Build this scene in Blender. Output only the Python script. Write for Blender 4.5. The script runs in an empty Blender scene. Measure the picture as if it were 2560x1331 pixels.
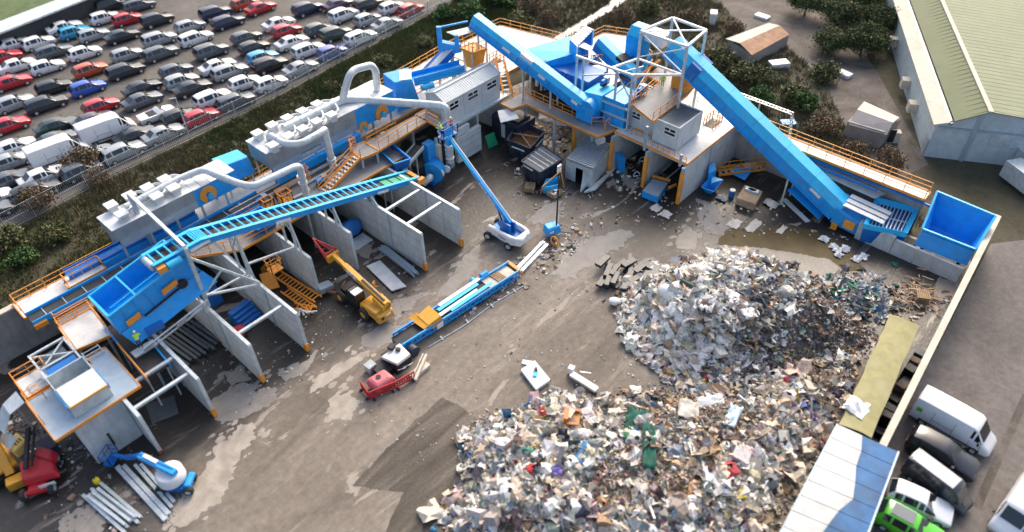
import bpy, math, random
import numpy as np
from mathutils import Vector, Matrix
random.seed(7); rng = np.random.default_rng(7)
C = bpy.context.scene.collection
PI = math.pi
# ---------------------------------------------------------------- camera (a drone hovering 50 m above the yard)
FPX = 1832.0
def cam_axes():
    p, ro, ya = (math.radians(a) for a in (42.92, -1.19, 43.03))
    fw = Vector((math.cos(ya)*math.cos(p), math.sin(ya)*math.cos(p), -math.sin(p)))
    r = fw.cross(Vector((0, 0, 1))).normalized(); u = r.cross(fw)
    return math.cos(ro)*r + math.sin(ro)*u, -math.sin(ro)*r + math.cos(ro)*u, fw
RT, UP, FW = cam_axes()
CAM = Vector((0, 0, 50))
def at(px, py, z=0.0):
    """place on the survey grid at height z that the drone sees at (px, py)"""
    d = RT*((px-1280)/FPX) - UP*((py-665.5)/FPX) + FW
    return CAM + d*((z-CAM.z)/d.z)
cd = bpy.data.cameras.new('camera'); co = bpy.data.objects.new('camera', cd); C.objects.link(co)
m = Matrix.Identity(4)
for i in range(3): m[i][0], m[i][1], m[i][2], m[i][3] = RT[i], UP[i], -FW[i], CAM[i]
co.matrix_world = m; cd.sensor_width = 36; cd.lens = 36*FPX/2560; cd.clip_end = 2000; cd.clip_start = .5
cd.dof.use_dof = True; cd.dof.focus_distance = 76; cd.dof.aperture_fstop = 0.062
bpy.context.scene.camera = co
# ---------------------------------------------------------------- light
W = bpy.data.worlds.new('World'); bpy.context.scene.world = W; W.use_nodes = True
nt = W.node_tree; bg = nt.nodes['Background']; sk = nt.nodes.new('ShaderNodeTexSky')
SUN_EL, SUN_DIR = math.radians(38), Vector((.92, .39, 0)).normalized()
sk.sky_type = 'NISHITA'; sk.sun_disc = False; sk.sun_elevation = SUN_EL
sk.sun_rotation = math.atan2(SUN_DIR.x, SUN_DIR.y); sk.air_density = 1.0; sk.dust_density = 6.0; sk.ozone_density = .6
nt.links.new(sk.outputs[0], bg.inputs[0]); bg.inputs[1].default_value = .15
sd = bpy.data.lights.new('sun', 'SUN'); sd.energy = .5; sd.angle = math.radians(24); sd.color = (1, .95, .88)
so = bpy.data.objects.new('sun', sd); C.objects.link(so)
sv = Vector((SUN_DIR.x*math.cos(SUN_EL), SUN_DIR.y*math.cos(SUN_EL), math.sin(SUN_EL)))
so.rotation_euler = sv.to_track_quat('Z', 'Y').to_euler()
vs = bpy.context.scene.view_settings; vs.view_transform = 'Standard'; vs.look = 'None'; vs.exposure = 1.0; vs.gamma = 1
# ---------------------------------------------------------------- materials (wall, cladding and blue bases raised to stand in for missing skylight)
MATS = {}
def M(name, col, rough=.6, metal=0., var=.12, sc=1.2, bump=0., dirt=0., dcol=(.16, .13, .1), spec=.5, streak=0.):
    if name in MATS: return MATS[name]
    mt = bpy.data.materials.new(name); mt.use_nodes = True; MATS[name] = mt
    n = mt.node_tree; b = n.nodes['Principled BSDF']; L = n.links.new
    tc = n.nodes.new('ShaderNodeNewGeometry')
    nz = n.nodes.new('ShaderNodeTexNoise'); nz.inputs['Scale'].default_value = sc; nz.inputs['Detail'].default_value = 6; nz.inputs['Roughness'].default_value = .65
    L(tc.outputs['Position'], nz.inputs['Vector'])
    cr = n.nodes.new('ShaderNodeValToRGB')
    cr.color_ramp.elements[0].position = .3; cr.color_ramp.elements[1].position = .7
    cr.color_ramp.elements[0].color = (*[c*(1-var) for c in col], 1); cr.color_ramp.elements[1].color = (*[min(1, c*(1+var)) for c in col], 1)
    L(nz.outputs['Fac'], cr.inputs[0]); out = cr.outputs[0]
    if dirt:
        n2 = n.nodes.new('ShaderNodeTexNoise'); n2.inputs['Scale'].default_value = .55; n2.inputs['Detail'].default_value = 8; n2.inputs['Roughness'].default_value = .7
        L(tc.outputs['Position'], n2.inputs['Vector'])
        mr = n.nodes.new('ShaderNodeMapRange'); mr.inputs[1].default_value = .45; mr.inputs[2].default_value = .75; mr.inputs[4].default_value = dirt
        L(n2.outputs['Fac'], mr.inputs[0])
        mx = n.nodes.new('ShaderNodeMix'); mx.data_type = 'RGBA'; mx.inputs[7].default_value = (*dcol, 1)
        L(mr.outputs[0], mx.inputs[0]); L(out, mx.inputs[6]); out = mx.outputs[2]
    if streak:                                   # rain and rust runs: noise stretched down the face
        mp = n.nodes.new('ShaderNodeMapping'); mp.inputs['Scale'].default_value = (2.2, 2.2, .22); L(tc.outputs['Position'], mp.inputs['Vector'])
        n4 = n.nodes.new('ShaderNodeTexNoise'); n4.inputs['Scale'].default_value = 1.1; n4.inputs['Detail'].default_value = 7; n4.inputs['Roughness'].default_value = .7; L(mp.outputs[0], n4.inputs['Vector'])
        m4 = n.nodes.new('ShaderNodeMapRange'); m4.inputs[1].default_value = .48; m4.inputs[2].default_value = .72; m4.inputs[4].default_value = streak; L(n4.outputs['Fac'], m4.inputs[0])
        x4 = n.nodes.new('ShaderNodeMix'); x4.data_type = 'RGBA'; x4.inputs[7].default_value = (*dcol, 1); L(m4.outputs[0], x4.inputs[0]); L(out, x4.inputs[6]); out = x4.outputs[2]
    L(out, b.inputs['Base Color'])
    b.inputs['Roughness'].default_value = rough; b.inputs['Metallic'].default_value = metal; b.inputs['Specular IOR Level'].default_value = spec
    if bump:
        bp = n.nodes.new('ShaderNodeBump'); bp.inputs['Strength'].default_value = bump; bp.inputs['Distance'].default_value = .1
        n3 = n.nodes.new('ShaderNodeTexNoise'); n3.inputs['Scale'].default_value = sc*6; n3.inputs['Detail'].default_value = 5
        L(tc.outputs['Position'], n3.inputs['Vector']); L(n3.outputs['Fac'], bp.inputs['Height']); L(bp.outputs[0], b.inputs['Normal'])
    return mt
BLUE = M('blue_paint', (.005, .34, .84), .42, dirt=.2, var=.14, dcol=(.2, .22, .22), streak=.22)
DBLUE = M('dark_blue_paint', (.006, .15, .5), .4, dirt=.15)
LBLUE = M('light_and_sunlit_blue', (.02, .5, .88), .4, dirt=.12, dcol=(.3, .32, .3), streak=.12)  # on tops of blue parts: the same blue with sunlight put in
ORG = M('orange_paint', (.85, .33, .04), .5, dirt=.35)
YEL = M('yellow_paint', (.75, .36, .03), .45, dirt=.4, streak=.2)
GALV = M('galvanised_steel', (.56, .62, .64), .42, .3, var=.2, sc=2)
SILV = M('silver_sheet', (.62, .66, .67), .38, .3, var=.12, streak=.3, dcol=(.3, .3, .29))
WHT = M('white_sheet', (.76, .77, .76), .45, dirt=.2, dcol=(.4, .38, .34))
DECK = M('deck_sheet', (.7, .7, .68), .5, dirt=.45, dcol=(.33, .29, .24))
GDECK = M('grey_deck', (.24, .245, .25), .55, dirt=.5, dcol=(.17, .15, .13))
CONC = M('concrete_wall', (.55, .585, .59), .8, dirt=.4, dcol=(.3, .285, .26), bump=.2, streak=.4)
CONC2 = M('brown_concrete', (.4, .37, .34), .85, dirt=.6, bump=.2, streak=.5)
CREAM = M('cream_coping', (.6, .55, .45), .8, dirt=.3)
CLAD = M('grey_cladding', (.58, .62, .63), .5, dirt=.15, streak=.2, dcol=(.3, .29, .27))
BELT = M('rubber_belt', (.03, .032, .035), .7, dirt=.5, dcol=(.13, .11, .09))
BLK = M('black_metal', (.015, .016, .018), .55)
RUB = M('tyre_rubber', (.03, .03, .03), .85)
NAVY = M('navy_paint', (.02, .032, .06), .5, dirt=.4)
RED = M('red_paint', (.55, .02, .03), .45, dirt=.3)
PINKR = M('faded_red_plastic', (.6, .16, .18), .5, dirt=.2)
WOOD = M('raw_wood', (.36, .25, .14), .85, var=.3)
GRN = M('green_sheet', (.02, .36, .17), .5, dirt=.2)
RUST = M('rusty_steel', (.22, .09, .04), .85, var=.35)
GLASS = M('dark_glass', (.015, .018, .02), .08, spec=.8)
BRN = M('brown_dirt', (.16, .125, .095), .9, var=.35, bump=.5)
SLATE = M('slate_and_dark_reflection', (.1, .13, .16), .35, .3)  # on the cabin roofs the dark tone paints a sky reflection
BLUSTEEL = M('blue_grey_steel', (.38, .47, .54), .45, .3)
# ---------------------------------------------------------------- mesh builder
class MB:
    def __init__(s): s.v = []; s.f = []; s.sm = []
    def add(s, vs, fs, smooth=False):
        o = len(s.v); s.v += [tuple(p) for p in vs]; s.f += [tuple(i+o for i in f) for f in fs]; s.sm += [smooth]*len(fs); return s
    def hexa(s, a):
        return s.add(a, [(0, 3, 2, 1), (4, 5, 6, 7), (0, 1, 5, 4), (1, 2, 6, 5), (2, 3, 7, 6), (3, 0, 4, 7)])
    def bx(s, x0, x1, y0, y1, z0, z1):
        return s.hexa([(x0, y0, z0), (x1, y0, z0), (x1, y1, z0), (x0, y1, z0), (x0, y0, z1), (x1, y0, z1), (x1, y1, z1), (x0, y1, z1)])
    def box(s, cx, cy, z0, sx, sy, sz, rz=0.):
        c, n = math.cos(rz), math.sin(rz); P = []
        for z in (z0, z0+sz):
            for a, b in ((-1, -1), (1, -1), (1, 1), (-1, 1)):
                x, y = a*sx/2, b*sy/2; P.append((cx+x*c-y*n, cy+x*n+y*c, z))
        return s.hexa(P)
    def beam(s, p, q, w=.1, h=None, up=(0, 0, 1)):
        h = h or w; p, q = Vector(p), Vector(q); d = (q-p).normalized(); u = Vector(up)
        if abs(d.dot(u)) > .98: u = Vector((1, 0, 0))
        r = d.cross(u).normalized()*(w/2); t = r.cross(d).normalized()*(h/2)
        return s.hexa([p-r-t, p+r-t, p+r+t, p-r+t, q-r-t, q+r-t, q+r+t, q-r+t])
    def tube(s, pts, r, n=10, cap=True):
        pts = [Vector(p) for p in pts]; R = r if isinstance(r, (list, tuple)) else [r]*len(pts); P = []; u = None
        for i, p in enumerate(pts):
            d = (pts[min(i+1, len(pts)-1)]-pts[max(i-1, 0)]).normalized()
            if u is None: u = Vector((0, 0, 1)) if abs(d.z) < .9 else Vector((1, 0, 0))
            a = d.cross(u).normalized(); u = a.cross(d).normalized()
            for k in range(n): t = 2*PI*k/n; P.append(p+(a*math.cos(t)+u*math.sin(t))*R[i])
        F = []
        for i in range(len(pts)-1):
            for k in range(n): F.append((i*n+k, i*n+(k+1) % n, (i+1)*n+(k+1) % n, (i+1)*n+k))
        s.add(P, F, True)
        if cap:
            s.add(P[:n], [tuple(range(n-1, -1, -1))]); s.add(P[-n:], [tuple(range(n))])
        return s
    def cyl(s, p, q, r, r2=None, n=16): return s.tube([p, q], [r, r if r2 is None else r2], n)
    def extr(s, poly, vec):
        n = len(poly); v = Vector(vec); P = [Vector(p) for p in poly]
        return s.add(P+[p+v for p in P], [tuple(range(n-1, -1, -1)), tuple(range(n, 2*n))]+[(i, (i+1) % n, n+(i+1) % n, n+i) for i in range(n)])
    def plate(s, poly, t=.05):
        n = len(poly); P = [Vector(p) for p in poly]; nn = (P[1]-P[0]).cross(P[2]-P[0]).normalized()*t
        return s.extr(P, -nn)
    def tray(s, bot, top, t=.08, floor=True):
        """open box: bottom and top loops of four points, walls t thick"""
        B, T = [Vector(p) for p in bot], [Vector(p) for p in top]; k = len(B)
        cb, ct = sum(B, Vector())/k, sum(T, Vector())/k
        ib = [p+(cb-p).normalized()*t*1.4 for p in B]; it = [p+(ct-p).normalized()*t*1.4 for p in T]
        for i in range(k):
            j = (i+1) % k
            s.add([B[i], B[j], ib[j], ib[i], T[i], T[j], it[j], it[i]], [(0, 1, 5, 4), (2, 3, 7, 6), (4, 5, 6, 7), (0, 3, 2, 1)])
        if floor: s.add([p+(0*p) for p in ib], [tuple(range(k))])
        return s
    def rail(s, pts, h=1.1, w=.06, sp=1.5, mid=True):
        P = [Vector(p) for p in pts]; up = Vector((0, 0, h))
        for a, b in zip(P, P[1:]):
            s.beam(a+up, b+up, w); 
            if mid: s.beam(a+up*.55, b+up*.55, w*.8)
            n = max(1, round((b-a).length/sp))
            for i in range(n+1):
                c = a.lerp(b, i/n); s.beam(c, c+up, w)
        return s
    def build(s, name, mat, parent=None, org=None, col=None):
        if org is None: org = Vector(parent['_o']) if parent is not None and '_o' in parent else Vector((0, 0, 0))
        me = bpy.data.meshes.new(name); o = Vector(org)
        me.from_pydata([(p[0]-o.x, p[1]-o.y, p[2]-o.z) for p in s.v], [], s.f)
        me.polygons.foreach_set('use_smooth', s.sm); me.update()
        for mm in (mat if isinstance(mat, (list, tuple)) else [mat]): me.materials.append(mm)
        ob = bpy.data.objects.new(name, me); C.objects.link(ob)
        if parent is not None: ob.parent = parent
        else: ob.location = o
        ob['_o'] = tuple(o)
        return ob
def tag(o, label, cat, group=None):
    o['label'] = label; o['category'] = cat
    if group: o['group'] = group
    return o
def thing(name, label, cat, loc=(0, 0, 0), group=None):
    o = bpy.data.objects.new(name, None); C.objects.link(o); o.location = loc; o['_o'] = tuple(loc); o.empty_display_size = .3
    return tag(o, label, cat, group)
def struct(o): o['kind'] = 'structure'; return o
def copy_tree(o, parent=None):
    c = o.copy(); C.objects.link(c)
    if parent is not None: c.parent = parent
    for ch in list(o.children): copy_tree(ch, c)
    return c
def text(s, size, loc, xdir, ydir, mat, parent, name='lettering'):
    cu = bpy.data.curves.new(name, 'FONT'); cu.body = s; cu.size = size; cu.extrude = .006; cu.align_x = 'CENTER'; cu.align_y = 'CENTER'
    q = bpy.data.objects.new(name, cu); C.objects.link(q); bpy.context.view_layer.update(); me = bpy.data.meshes.new_from_object(q.evaluated_get(bpy.context.evaluated_depsgraph_get())); bpy.data.objects.remove(q); o = bpy.data.objects.new(name, me); C.objects.link(o); me.materials.clear(); me.materials.append(mat)
    x = Vector(xdir).normalized(); z = x.cross(Vector(ydir)).normalized(); y = z.cross(x)
    mm = Matrix((x, y, z)).transposed().to_4x4(); mm.translation = Vector(loc)-Vector(parent['_o']); o.parent = parent; o.matrix_local = mm
    return o
def arc(a, b, c, n=5):
    a, b, c = Vector(a), Vector(b), Vector(c)
    return [a*(1-t)**2+b*2*t*(1-t)+c*t*t for t in [i/n for i in range(n+1)]]
def bend(pts, r=.8):
    P = [Vector(p) for p in pts]; out = [P[0]]
    for i in range(1, len(P)-1):
        d0 = (P[i-1]-P[i]); d1 = (P[i+1]-P[i]); k = min(r, d0.length*.48, d1.length*.48)
        out += arc(P[i]+d0.normalized()*k, P[i], P[i]+d1.normalized()*k)
    return out+[P[-1]]
def V(*a): return Vector(a)
# ---------------------------------------------------------------- ground
def ground_mat(name, cols, sc, rough=.9, bump=.4, warp=None, aniso=(1, 1, 1), gloss=None):
    mt = bpy.data.materials.new(name); mt.use_nodes = True; n = mt.node_tree; b = n.nodes['Principled BSDF']; L = n.links.new
    g = n.nodes.new('ShaderNodeNewGeometry'); mp = n.nodes.new('ShaderNodeMapping'); mp.inputs['Scale'].default_value = aniso; mp.inputs['Rotation'].default_value = (0, 0, -.15)
    L(g.outputs['Position'], mp.inputs['Vector'])
    nz = n.nodes.new('ShaderNodeTexNoise'); nz.inputs['Scale'].default_value = sc; nz.inputs['Detail'].default_value = 10; nz.inputs['Roughness'].default_value = .62; nz.inputs['Distortion'].default_value = .6
    L(mp.outputs[0], nz.inputs['Vector'])
    cr = n.nodes.new('ShaderNodeValToRGB'); e = cr.color_ramp.elements
    while len(e) < len(cols): e.new(.5)
    for i, (p, c) in enumerate(cols): e[i].position = p; e[i].color = (*c, 1)
    L(nz.outputs['Fac'], cr.inputs[0])
    n2 = n.nodes.new('ShaderNodeTexNoise'); n2.inputs['Scale'].default_value = sc*14; n2.inputs['Detail'].default_value = 8; n2.inputs['Roughness'].default_value = .7
    L(g.outputs['Position'], n2.inputs['Vector'])
    mr = n.nodes.new('ShaderNodeMapRange'); mr.inputs[1].default_value = .3; mr.inputs[2].default_value = .7; mr.inputs[3].default_value = .72; mr.inputs[4].default_value = 1.25
    L(n2.outputs['Fac'], mr.inputs[0])
    mx = n.nodes.new('ShaderNodeMix'); mx.data_type = 'RGBA'; mx.blend_type = 'MULTIPLY'; mx.inputs[0].default_value = 1
    L(cr.outputs[0], mx.inputs[6]); L(mr.outputs[0], mx.inputs[7]); L(mx.outputs[2], b.inputs['Base Color'])
    b.inputs['Roughness'].default_value = rough
    bp = n.nodes.new('ShaderNodeBump'); bp.inputs['Strength'].default_value = bump; bp.inputs['Distance'].default_value = .15
    L(n2.outputs['Fac'], bp.inputs['Height']); L(bp.outputs[0], b.inputs['Normal'])
    mt['n'] = 1
    return mt, n, b, g, mx
def sheet(name, poly, z, mat, sub=0):
    bmv = [(p[0], p[1], z) for p in poly]
    s = MB().add(bmv, [tuple(range(len(bmv)))]); return struct(s.build(name, mat))
SCRUB = ground_mat('scrub_soil', [(.3, (.04, .038, .02)), (.45, (.062, .056, .031)), (.58, (.085, .073, .047)), (.72, (.055, .062, .026))], .09, .95, .8)[0]
sheet('ground', [(-400, -400), (900, -400), (900, 900), (-400, 900)], -.02, SCRUB)
# yard: trodden concrete under mud, wetter and darker along the two rows of bays
YARD, yn, yb, yg, ymx = ground_mat('yard_concrete', [(.3, (.12, .1, .079)), (.44, (.175, .147, .116)), (.56, (.225, .192, .155)), (.7, (.285, .245, .202))], .11, .75, .35, aniso=(.55, 1.5, 1))
def yard_extra():
    n = yn; L = n.links.new
    sp = n.nodes.new('ShaderNodeSeparateXYZ'); L(yg.outputs['Position'], sp.inputs[0])
    def mth(op, a, b_):
        q = n.nodes.new('ShaderNodeMath'); q.operation = op
        for i, x in enumerate((a, b_)):
            if isinstance(x, (int, float)): q.inputs[i].default_value = x
            else: L(x, q.inputs[i])
        return q.outputs[0]
    def rng_(x, a, b_):
        q = n.nodes.new('ShaderNodeMapRange'); q.inputs[1].default_value = a; q.inputs[2].default_value = b_; L(x, q.inputs[0]); return q.outputs[0]
    def noise(sc, det=8, ro=.6, dist=0., asp=(1, 1, 1)):
        mp = n.nodes.new('ShaderNodeMapping'); mp.inputs['Scale'].default_value = asp; mp.inputs['Rotation'].default_value = (0, 0, -.2); L(yg.outputs['Position'], mp.inputs['Vector'])
        q = n.nodes.new('ShaderNodeTexNoise'); q.inputs['Scale'].default_value = sc; q.inputs['Detail'].default_value = det; q.inputs['Roughness'].default_value = ro; q.inputs['Distortion'].default_value = dist
        L(mp.outputs[0], q.inputs['Vector']); return q.outputs['Fac']
    wet = mth('MAXIMUM', mth('MAXIMUM', rng_(sp.outputs[1], 38, 44.5), rng_(sp.outputs[0], 45, 56)), mth('MULTIPLY', rng_(sp.outputs[0], 7, -1), .8))
    wn = mth('ADD', mth('MULTIPLY', wet, .62), mth('MULTIPLY', noise(.16), .75))
    wf = rng_(wn, .55, .8)
    mx = n.nodes.new('ShaderNodeMix'); mx.data_type = 'RGBA'; mx.inputs[7].default_value = (.026, .0215, .018, 1)
    L(mth('MULTIPLY', wf, .96), mx.inputs[0]); L(ymx.outputs[2], mx.inputs[6])
    # pale dried slurry with hard ragged edges, streaked along the driving direction
    pn = noise(.2, 12, .66, 1.2, (.5, 1.1, 1)); pf = rng_(pn, .6, .615)
    sn = noise(.9, 10, .7, .5, (.16, 1.2, 1)); sf = mth('MULTIPLY', rng_(sn, .57, .66), .42)
    fine = noise(3.5, 6, .7); pf2 = mth('MULTIPLY', pf, mth('ADD', .45, mth('MULTIPLY', fine, .55)))
    pale = mth('MAXIMUM', pf2, sf)
    tr_ = mth('MULTIPLY', rng_(noise(1.7, 9, .72, .4, (.09, 1.1, 1)), .54, .7), .4)   # tyre streaks, darker
    m3 = n.nodes.new('ShaderNodeMix'); m3.data_type = 'RGBA'; m3.inputs[7].default_value = (.09, .075, .06, 1); L(tr_, m3.inputs[0]); L(mx.outputs[2], m3.inputs[6]); mx = m3
    m2 = n.nodes.new('ShaderNodeMix'); m2.data_type = 'RGBA'; m2.inputs[7].default_value = (.38, .335, .28, 1)
    L(pale, m2.inputs[0]); L(mx.outputs[2], m2.inputs[6]); L(m2.outputs[2], yb.inputs['Base Color'])
    rr = n.nodes.new('ShaderNodeMapRange'); rr.inputs[3].default_value = .8; rr.inputs[4].default_value = .38; L(wf, rr.inputs[0]); L(rr.outputs[0], yb.inputs['Roughness'])
yard_extra()
sheet('yard_floor', [(-40, -2), (-40, 62), (60, 62), (70, 60), (70, 2.6), (40, .8)], -.012, YARD)
TAR = ground_mat('car_park_tarmac', [(.3, (.09, .08, .072)), (.5, (.13, .117, .105)), (.7, (.175, .158, .14))], .08, .85, .3)[0]
sheet('car_park', [(-60, 75), (20, 82.6), (40, 83.2), (77, 87), (140, 93), (150, 260), (-60, 250)], -.008, TAR)
LANE = ground_mat('lane_asphalt', [(.3, (.085, .076, .068)), (.5, (.13, .116, .105)), (.7, (.175, .156, .142))], .12, .8, .3)[0]
sheet('service_road', [(-40, -3), (37, .3), (74, 2.2), (78, -1), (92, -60), (-40, -60)], -.006, LANE)
DIRTR = ground_mat('dirt_track_soil', [(.3, (.05, .042, .033)), (.45, (.1, .086, .074)), (.6, (.145, .128, .113)), (.75, (.2, .18, .16))], .25, .9, .5)[0]
sheet('dirt_track', [(77, 14), (84, 12), (92, 18), (112, 33), (136, 60), (124, 66), (106, 46), (95, 30), (86, 23)], -.004, DIRTR)
sheet('dirt_track', [(98, 42), (102, 37), (107, 41), (118, 56), (113, 60), (105, 50)], -.002, DIRTR)
WATER = M('stream_water', (.3, .3, .28), .12, spec=.7)
sheet('stream', [tuple(at(*p)[:2]) for p in [(1330, 128), (1390, 92), (1430, 66), (1480, 36), (1520, 12), (1545, -20), (1590, -20), (1560, 8), (1500, 44), (1450, 76), (1415, 94), (1350, 132)]], 0, WATER)
# ================================================================ long wing of the plant
ordn = ['first', 'second', 'third', 'fourth', 'fifth', 'sixth', 'seventh', 'eighth']
bw = MB().bx(-12, 57.2, 62, 62.4, 0, 4.75)
t = thing('back_wall', 'long brown concrete wall behind the sorting hall deck, pale coping on top', 'wall', (3, 62, 0))
bw.build('wall_panel', CONC2, t); MB().bx(-12, 57.2, 61.9, 62.5, 4.753, 4.93).build('coping', CREAM, t)
for i, (x, y0, y1) in enumerate([(4.85, 43.1, 49.4), (9.65, 43, 61.9), (14.35, 43, 61.9), (19, 43, 61.9), (24.05, 48, 61.9), (28.75, 48, 61.9), (33.2, 42.8, 61.9), (38.15, 42.7, 61.9)]):
    lab = {0: 'short grey bay wall with a dark red foot, nearest the hopper platform', 1: 'grey bay wall with orange foot, first one up from the hopper platform', 2: 'grey bay wall under the white braced portal frame leg, orange foot',
           3: 'grey bay wall between blue plates and orange stair sections', 4: 'shorter grey bay wall left of the yellow telehandler jib, no orange foot', 5: 'shorter grey bay wall right of the telehandler jib, no orange foot',
           6: 'grey bay wall beside the bundle of steel beams, orange foot', 7: 'end bay wall nearest the big boom lift, grey with orange foot'}[i]
    t = thing('bay_wall', lab, 'wall', (x, y0, 0), 'concrete bay walls of the long wing')
    MB().bx(x-.1, x+.1, y0, y1, 0, 4.7).build('wall_panel', CONC, t)
    b = MB().bx(x-.14, x+.14, y0-.05, y1, 4.703, 4.83); b.bx(x-.14, x+.14, y0-.12, y0-.003, 0, 4.7); b.build('wall_cap', GALV, t)
    b = MB()
    for z in (1.2, 2.4, 3.6): b.bx(x-.106, x-.1005, y0, y1, z, z+.03)
    for yy in np.arange(y0+2.3, y1, 2.3): b.bx(x-.1055, x-.1005, yy, yy+.03, 0, 4.69)
    b.build('panel_joint', M('joint_mortar', (.22, .225, .22), .9), t)
    b = MB(); b.bx(x-.16, x-.107, y0+4.6, y0+4.85, 0, 4.68); b.bx(x+.103, x+.16, y0+4.6, y0+4.85, 0, 4.68); b.build('joint_post', BLUSTEEL, t)
    if i not in (4, 5):
        MB().bx(x-.17, x+.17, y0-.2, y0+.25, .02, .95 if i else .3).build('foot_guard', ORG if i else RUST, t)
for i, (x0, x1, y, lab) in enumerate([(4.9, 9.5, 44.2, 'nearer galvanised tie beam over the first bay by the hopper platform'), (4.9, 9.5, 46.6, 'farther galvanised tie beam over the first bay by the hopper platform'),
        (14.5, 18.9, 44.9, 'galvanised tie beam above the blue stacked plates'), (33.3, 38, 45.0, 'nearer galvanised tie beam over the last bay, near its open end'), (33.3, 38, 48.2, 'farther galvanised tie beam over the last bay, by the green belt')]):
    b = MB().bx(x0, x1, y-.14, y+.14, 4.48, 4.53); b.bx(x0, x1, y-.14, y+.14, 4.64, 4.69); b.bx(x0, x1, y-.03, y+.03, 4.532, 4.638)
    tag(b.build('tie_beam', GALV, org=(x0, y, 4.5)), lab, 'beam', 'steel tie beams between bay walls')
# ---- walkways
def walkway(name, lab, poly, z, mat, rails=(), kick=True, legs=(), group='walkways of the plant', th=.14, sp=1.5, edge=ORG):
    o = (*poly[0][:2], z); t = thing(name, lab, 'walkway', o, group)
    MB().extr([(p[0], p[1], z-th) for p in poly], (0, 0, th)).build('deck_plate', mat, t)
    if rails:
        b = MB()
        for r in rails: b.rail([(p[0], p[1], z) for p in r], sp=sp)
        b.build('handrail', ORG, t)
    if kick:
        b = MB(); n = len(poly)
        for i in range(n):
            p, q = poly[i], poly[(i+1) % n]; b.beam((p[0], p[1], z-.06), (q[0], q[1], z-.06), .07, .26)
        b.build('toe_board', edge, t)
    if legs:
        for (x, y, z0) in legs: MB().bx(x-.09, x+.09, y-.09, y+.09, z0, z-th-.003).build('support_leg', GALV, t)
    return t
walkway('walkway', 'long white walkway along the back wall with orange handrail, behind the sorting machines', [(3.2, 59.7), (57, 59.7), (57, 62.3), (3.2, 62.3)], 5.0, DECK,
        [[(6.1, 59.9+2.2), (57, 62.1)], [(3.4, 59.8), (3.4, 62.1), (6.0, 62.1)]])
walkway('walkway', 'grey service deck under the ribbed conveyor, above the middle bays', [(16.5, 57.6), (17, 55.9), (20.4, 53.5), (40.5, 53.4), (40.5, 59.5), (16.5, 59.5)], 4.98, GDECK,
        [[(17.2, 56), (20.4, 53.7), (26.2, 53.6)], [(26.8, 55.0), (27.0, 57.5), (30.3, 57.5)], [(22.3, 57.3), (25.5, 57.3)]], legs=[(20.5, 53.8, 0), (28, 53.8, 0), (36, 53.8, 0)])
walkway('walkway', 'short white step platform with orange rails at the left end of the sorting belt', [(7.2, 59.55), (10.6, 59.55), (10.6, 60.5), (7.2, 60.5)], 5.75, DECK, [[(7.3, 59.65), (7.3, 60.4), (10.5, 60.4), (10.5, 59.65)]], sp=.9)
walkway('walkway', 'narrow orange edged catwalk in front of the long sorting belt', [(4.8, 56.7), (11.5, 56.7), (11.5, 57.5), (4.8, 57.5)], 5.0, GDECK, [[(4.9, 56.8), (11.4, 56.8)], [(4.9, 56.8), (4.9, 57.4)]])
walkway('walkway', 'pale square platform with orange rails left of the blue trough', [(4.5, 52.9), (7.3, 52.3), (7.6, 56.6), (4.7, 56.6)], 5.0, DECK, [[(7.6, 56.5), (4.8, 56.5), (4.6, 53)], [(7.3, 52.4), (7.5, 56.4)]], legs=[(4.8, 53.2, 0), (7, 52.9, 0)])
walkway('walkway', 'small pale landing with orange rails beside the scissor frame, at the far left', [(-.1, 50.9), (2.3, 50.9), (2.3, 53.3), (-.1, 53.3)], 5.0, DECK, [[(-.05, 51), (-.05, 53.2), (2.2, 53.2), (2.2, 52.4)]], legs=[(.1, 51.2, 0), (2, 51.2, 0)])
t = walkway('hopper_platform', 'big blue grey steel platform around the white lidded hopper', [(-.3, 45.4), (6.3, 45.5), (6.3, 51.4), (4.8, 51.4), (4.8, 50.6), (-.3, 50.6)], 5.0, BLUSTEEL,
            [[(-.2, 47.5), (-.2, 50.5), (.9, 50.5)], [(.9, 50.5), (.9, 49.8)]], kick=True)
t['category'] = 'platform'; t['group'] = 'hopper platforms'
t = thing('concrete_base_wall', 'grey concrete wall below the hopper platform, at the lower left', 'wall', (1, 46, 0))
b = MB().bx(1.05, 4.7, 45.7, 45.95, 0, 4.6); b.bx(1.05, 1.3, 45.953, 50.4, 0, 4.6); b.build('wall_panel', CONC, t)
MB().bx(2.6, 2.75, 45.55, 45.69, 1.0, 2.4).build('bracket', BLK, t)
# handrail with chute beside platform: right rail
# ---- lidded hopper
t = thing('lidded_hopper', 'open steel hopper with white folded lid on the blue grey platform', 'hopper', (1.6, 46, 5))
MB().tray([(1.6, 46.2, 5.02), (4.5, 46.2, 5.02), (4.5, 50.4, 5.02), (1.6, 50.4, 5.02)], [(1.6, 46.2, 6.3), (4.5, 46.2, 6.3), (4.5, 50.4, 6.3), (1.6, 50.4, 6.3)], .08).build('hopper_body', GALV, t)
b = MB().extr([(1.7, 46.15, 6.32), (4.42, 46.15, 6.32), (4.42, 47.3, 6.42), (1.7, 47.3, 6.42)], (0, 0, .06)); b.extr([(1.7, 47.31, 6.42), (4.42, 47.31, 6.42), (4.42, 48.5, 6.36), (1.7, 48.5, 6.36)], (0, 0, .06)); b.build('lid', WHT, t)
MB().beam((1.6, 46.05, 6.35), (4.5, 46.05, 6.35), .1, .14).build('yellow_edge', YEL, t)
b = MB()
MB().bx(1.5, 1.58, 46.3, 48.4, 5.7, 6.3).build('side_panel', BLUE, t); MB().bx(4.53, 4.6, 46.3, 48.4, 5.7, 6.3).build('side_panel', BLUE, t)
t = thing('scissor_frame', 'grey braced lifting frame with blue cross beam behind the lidded hopper', 'frame', (2, 51.4, 5))
b = MB()
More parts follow.
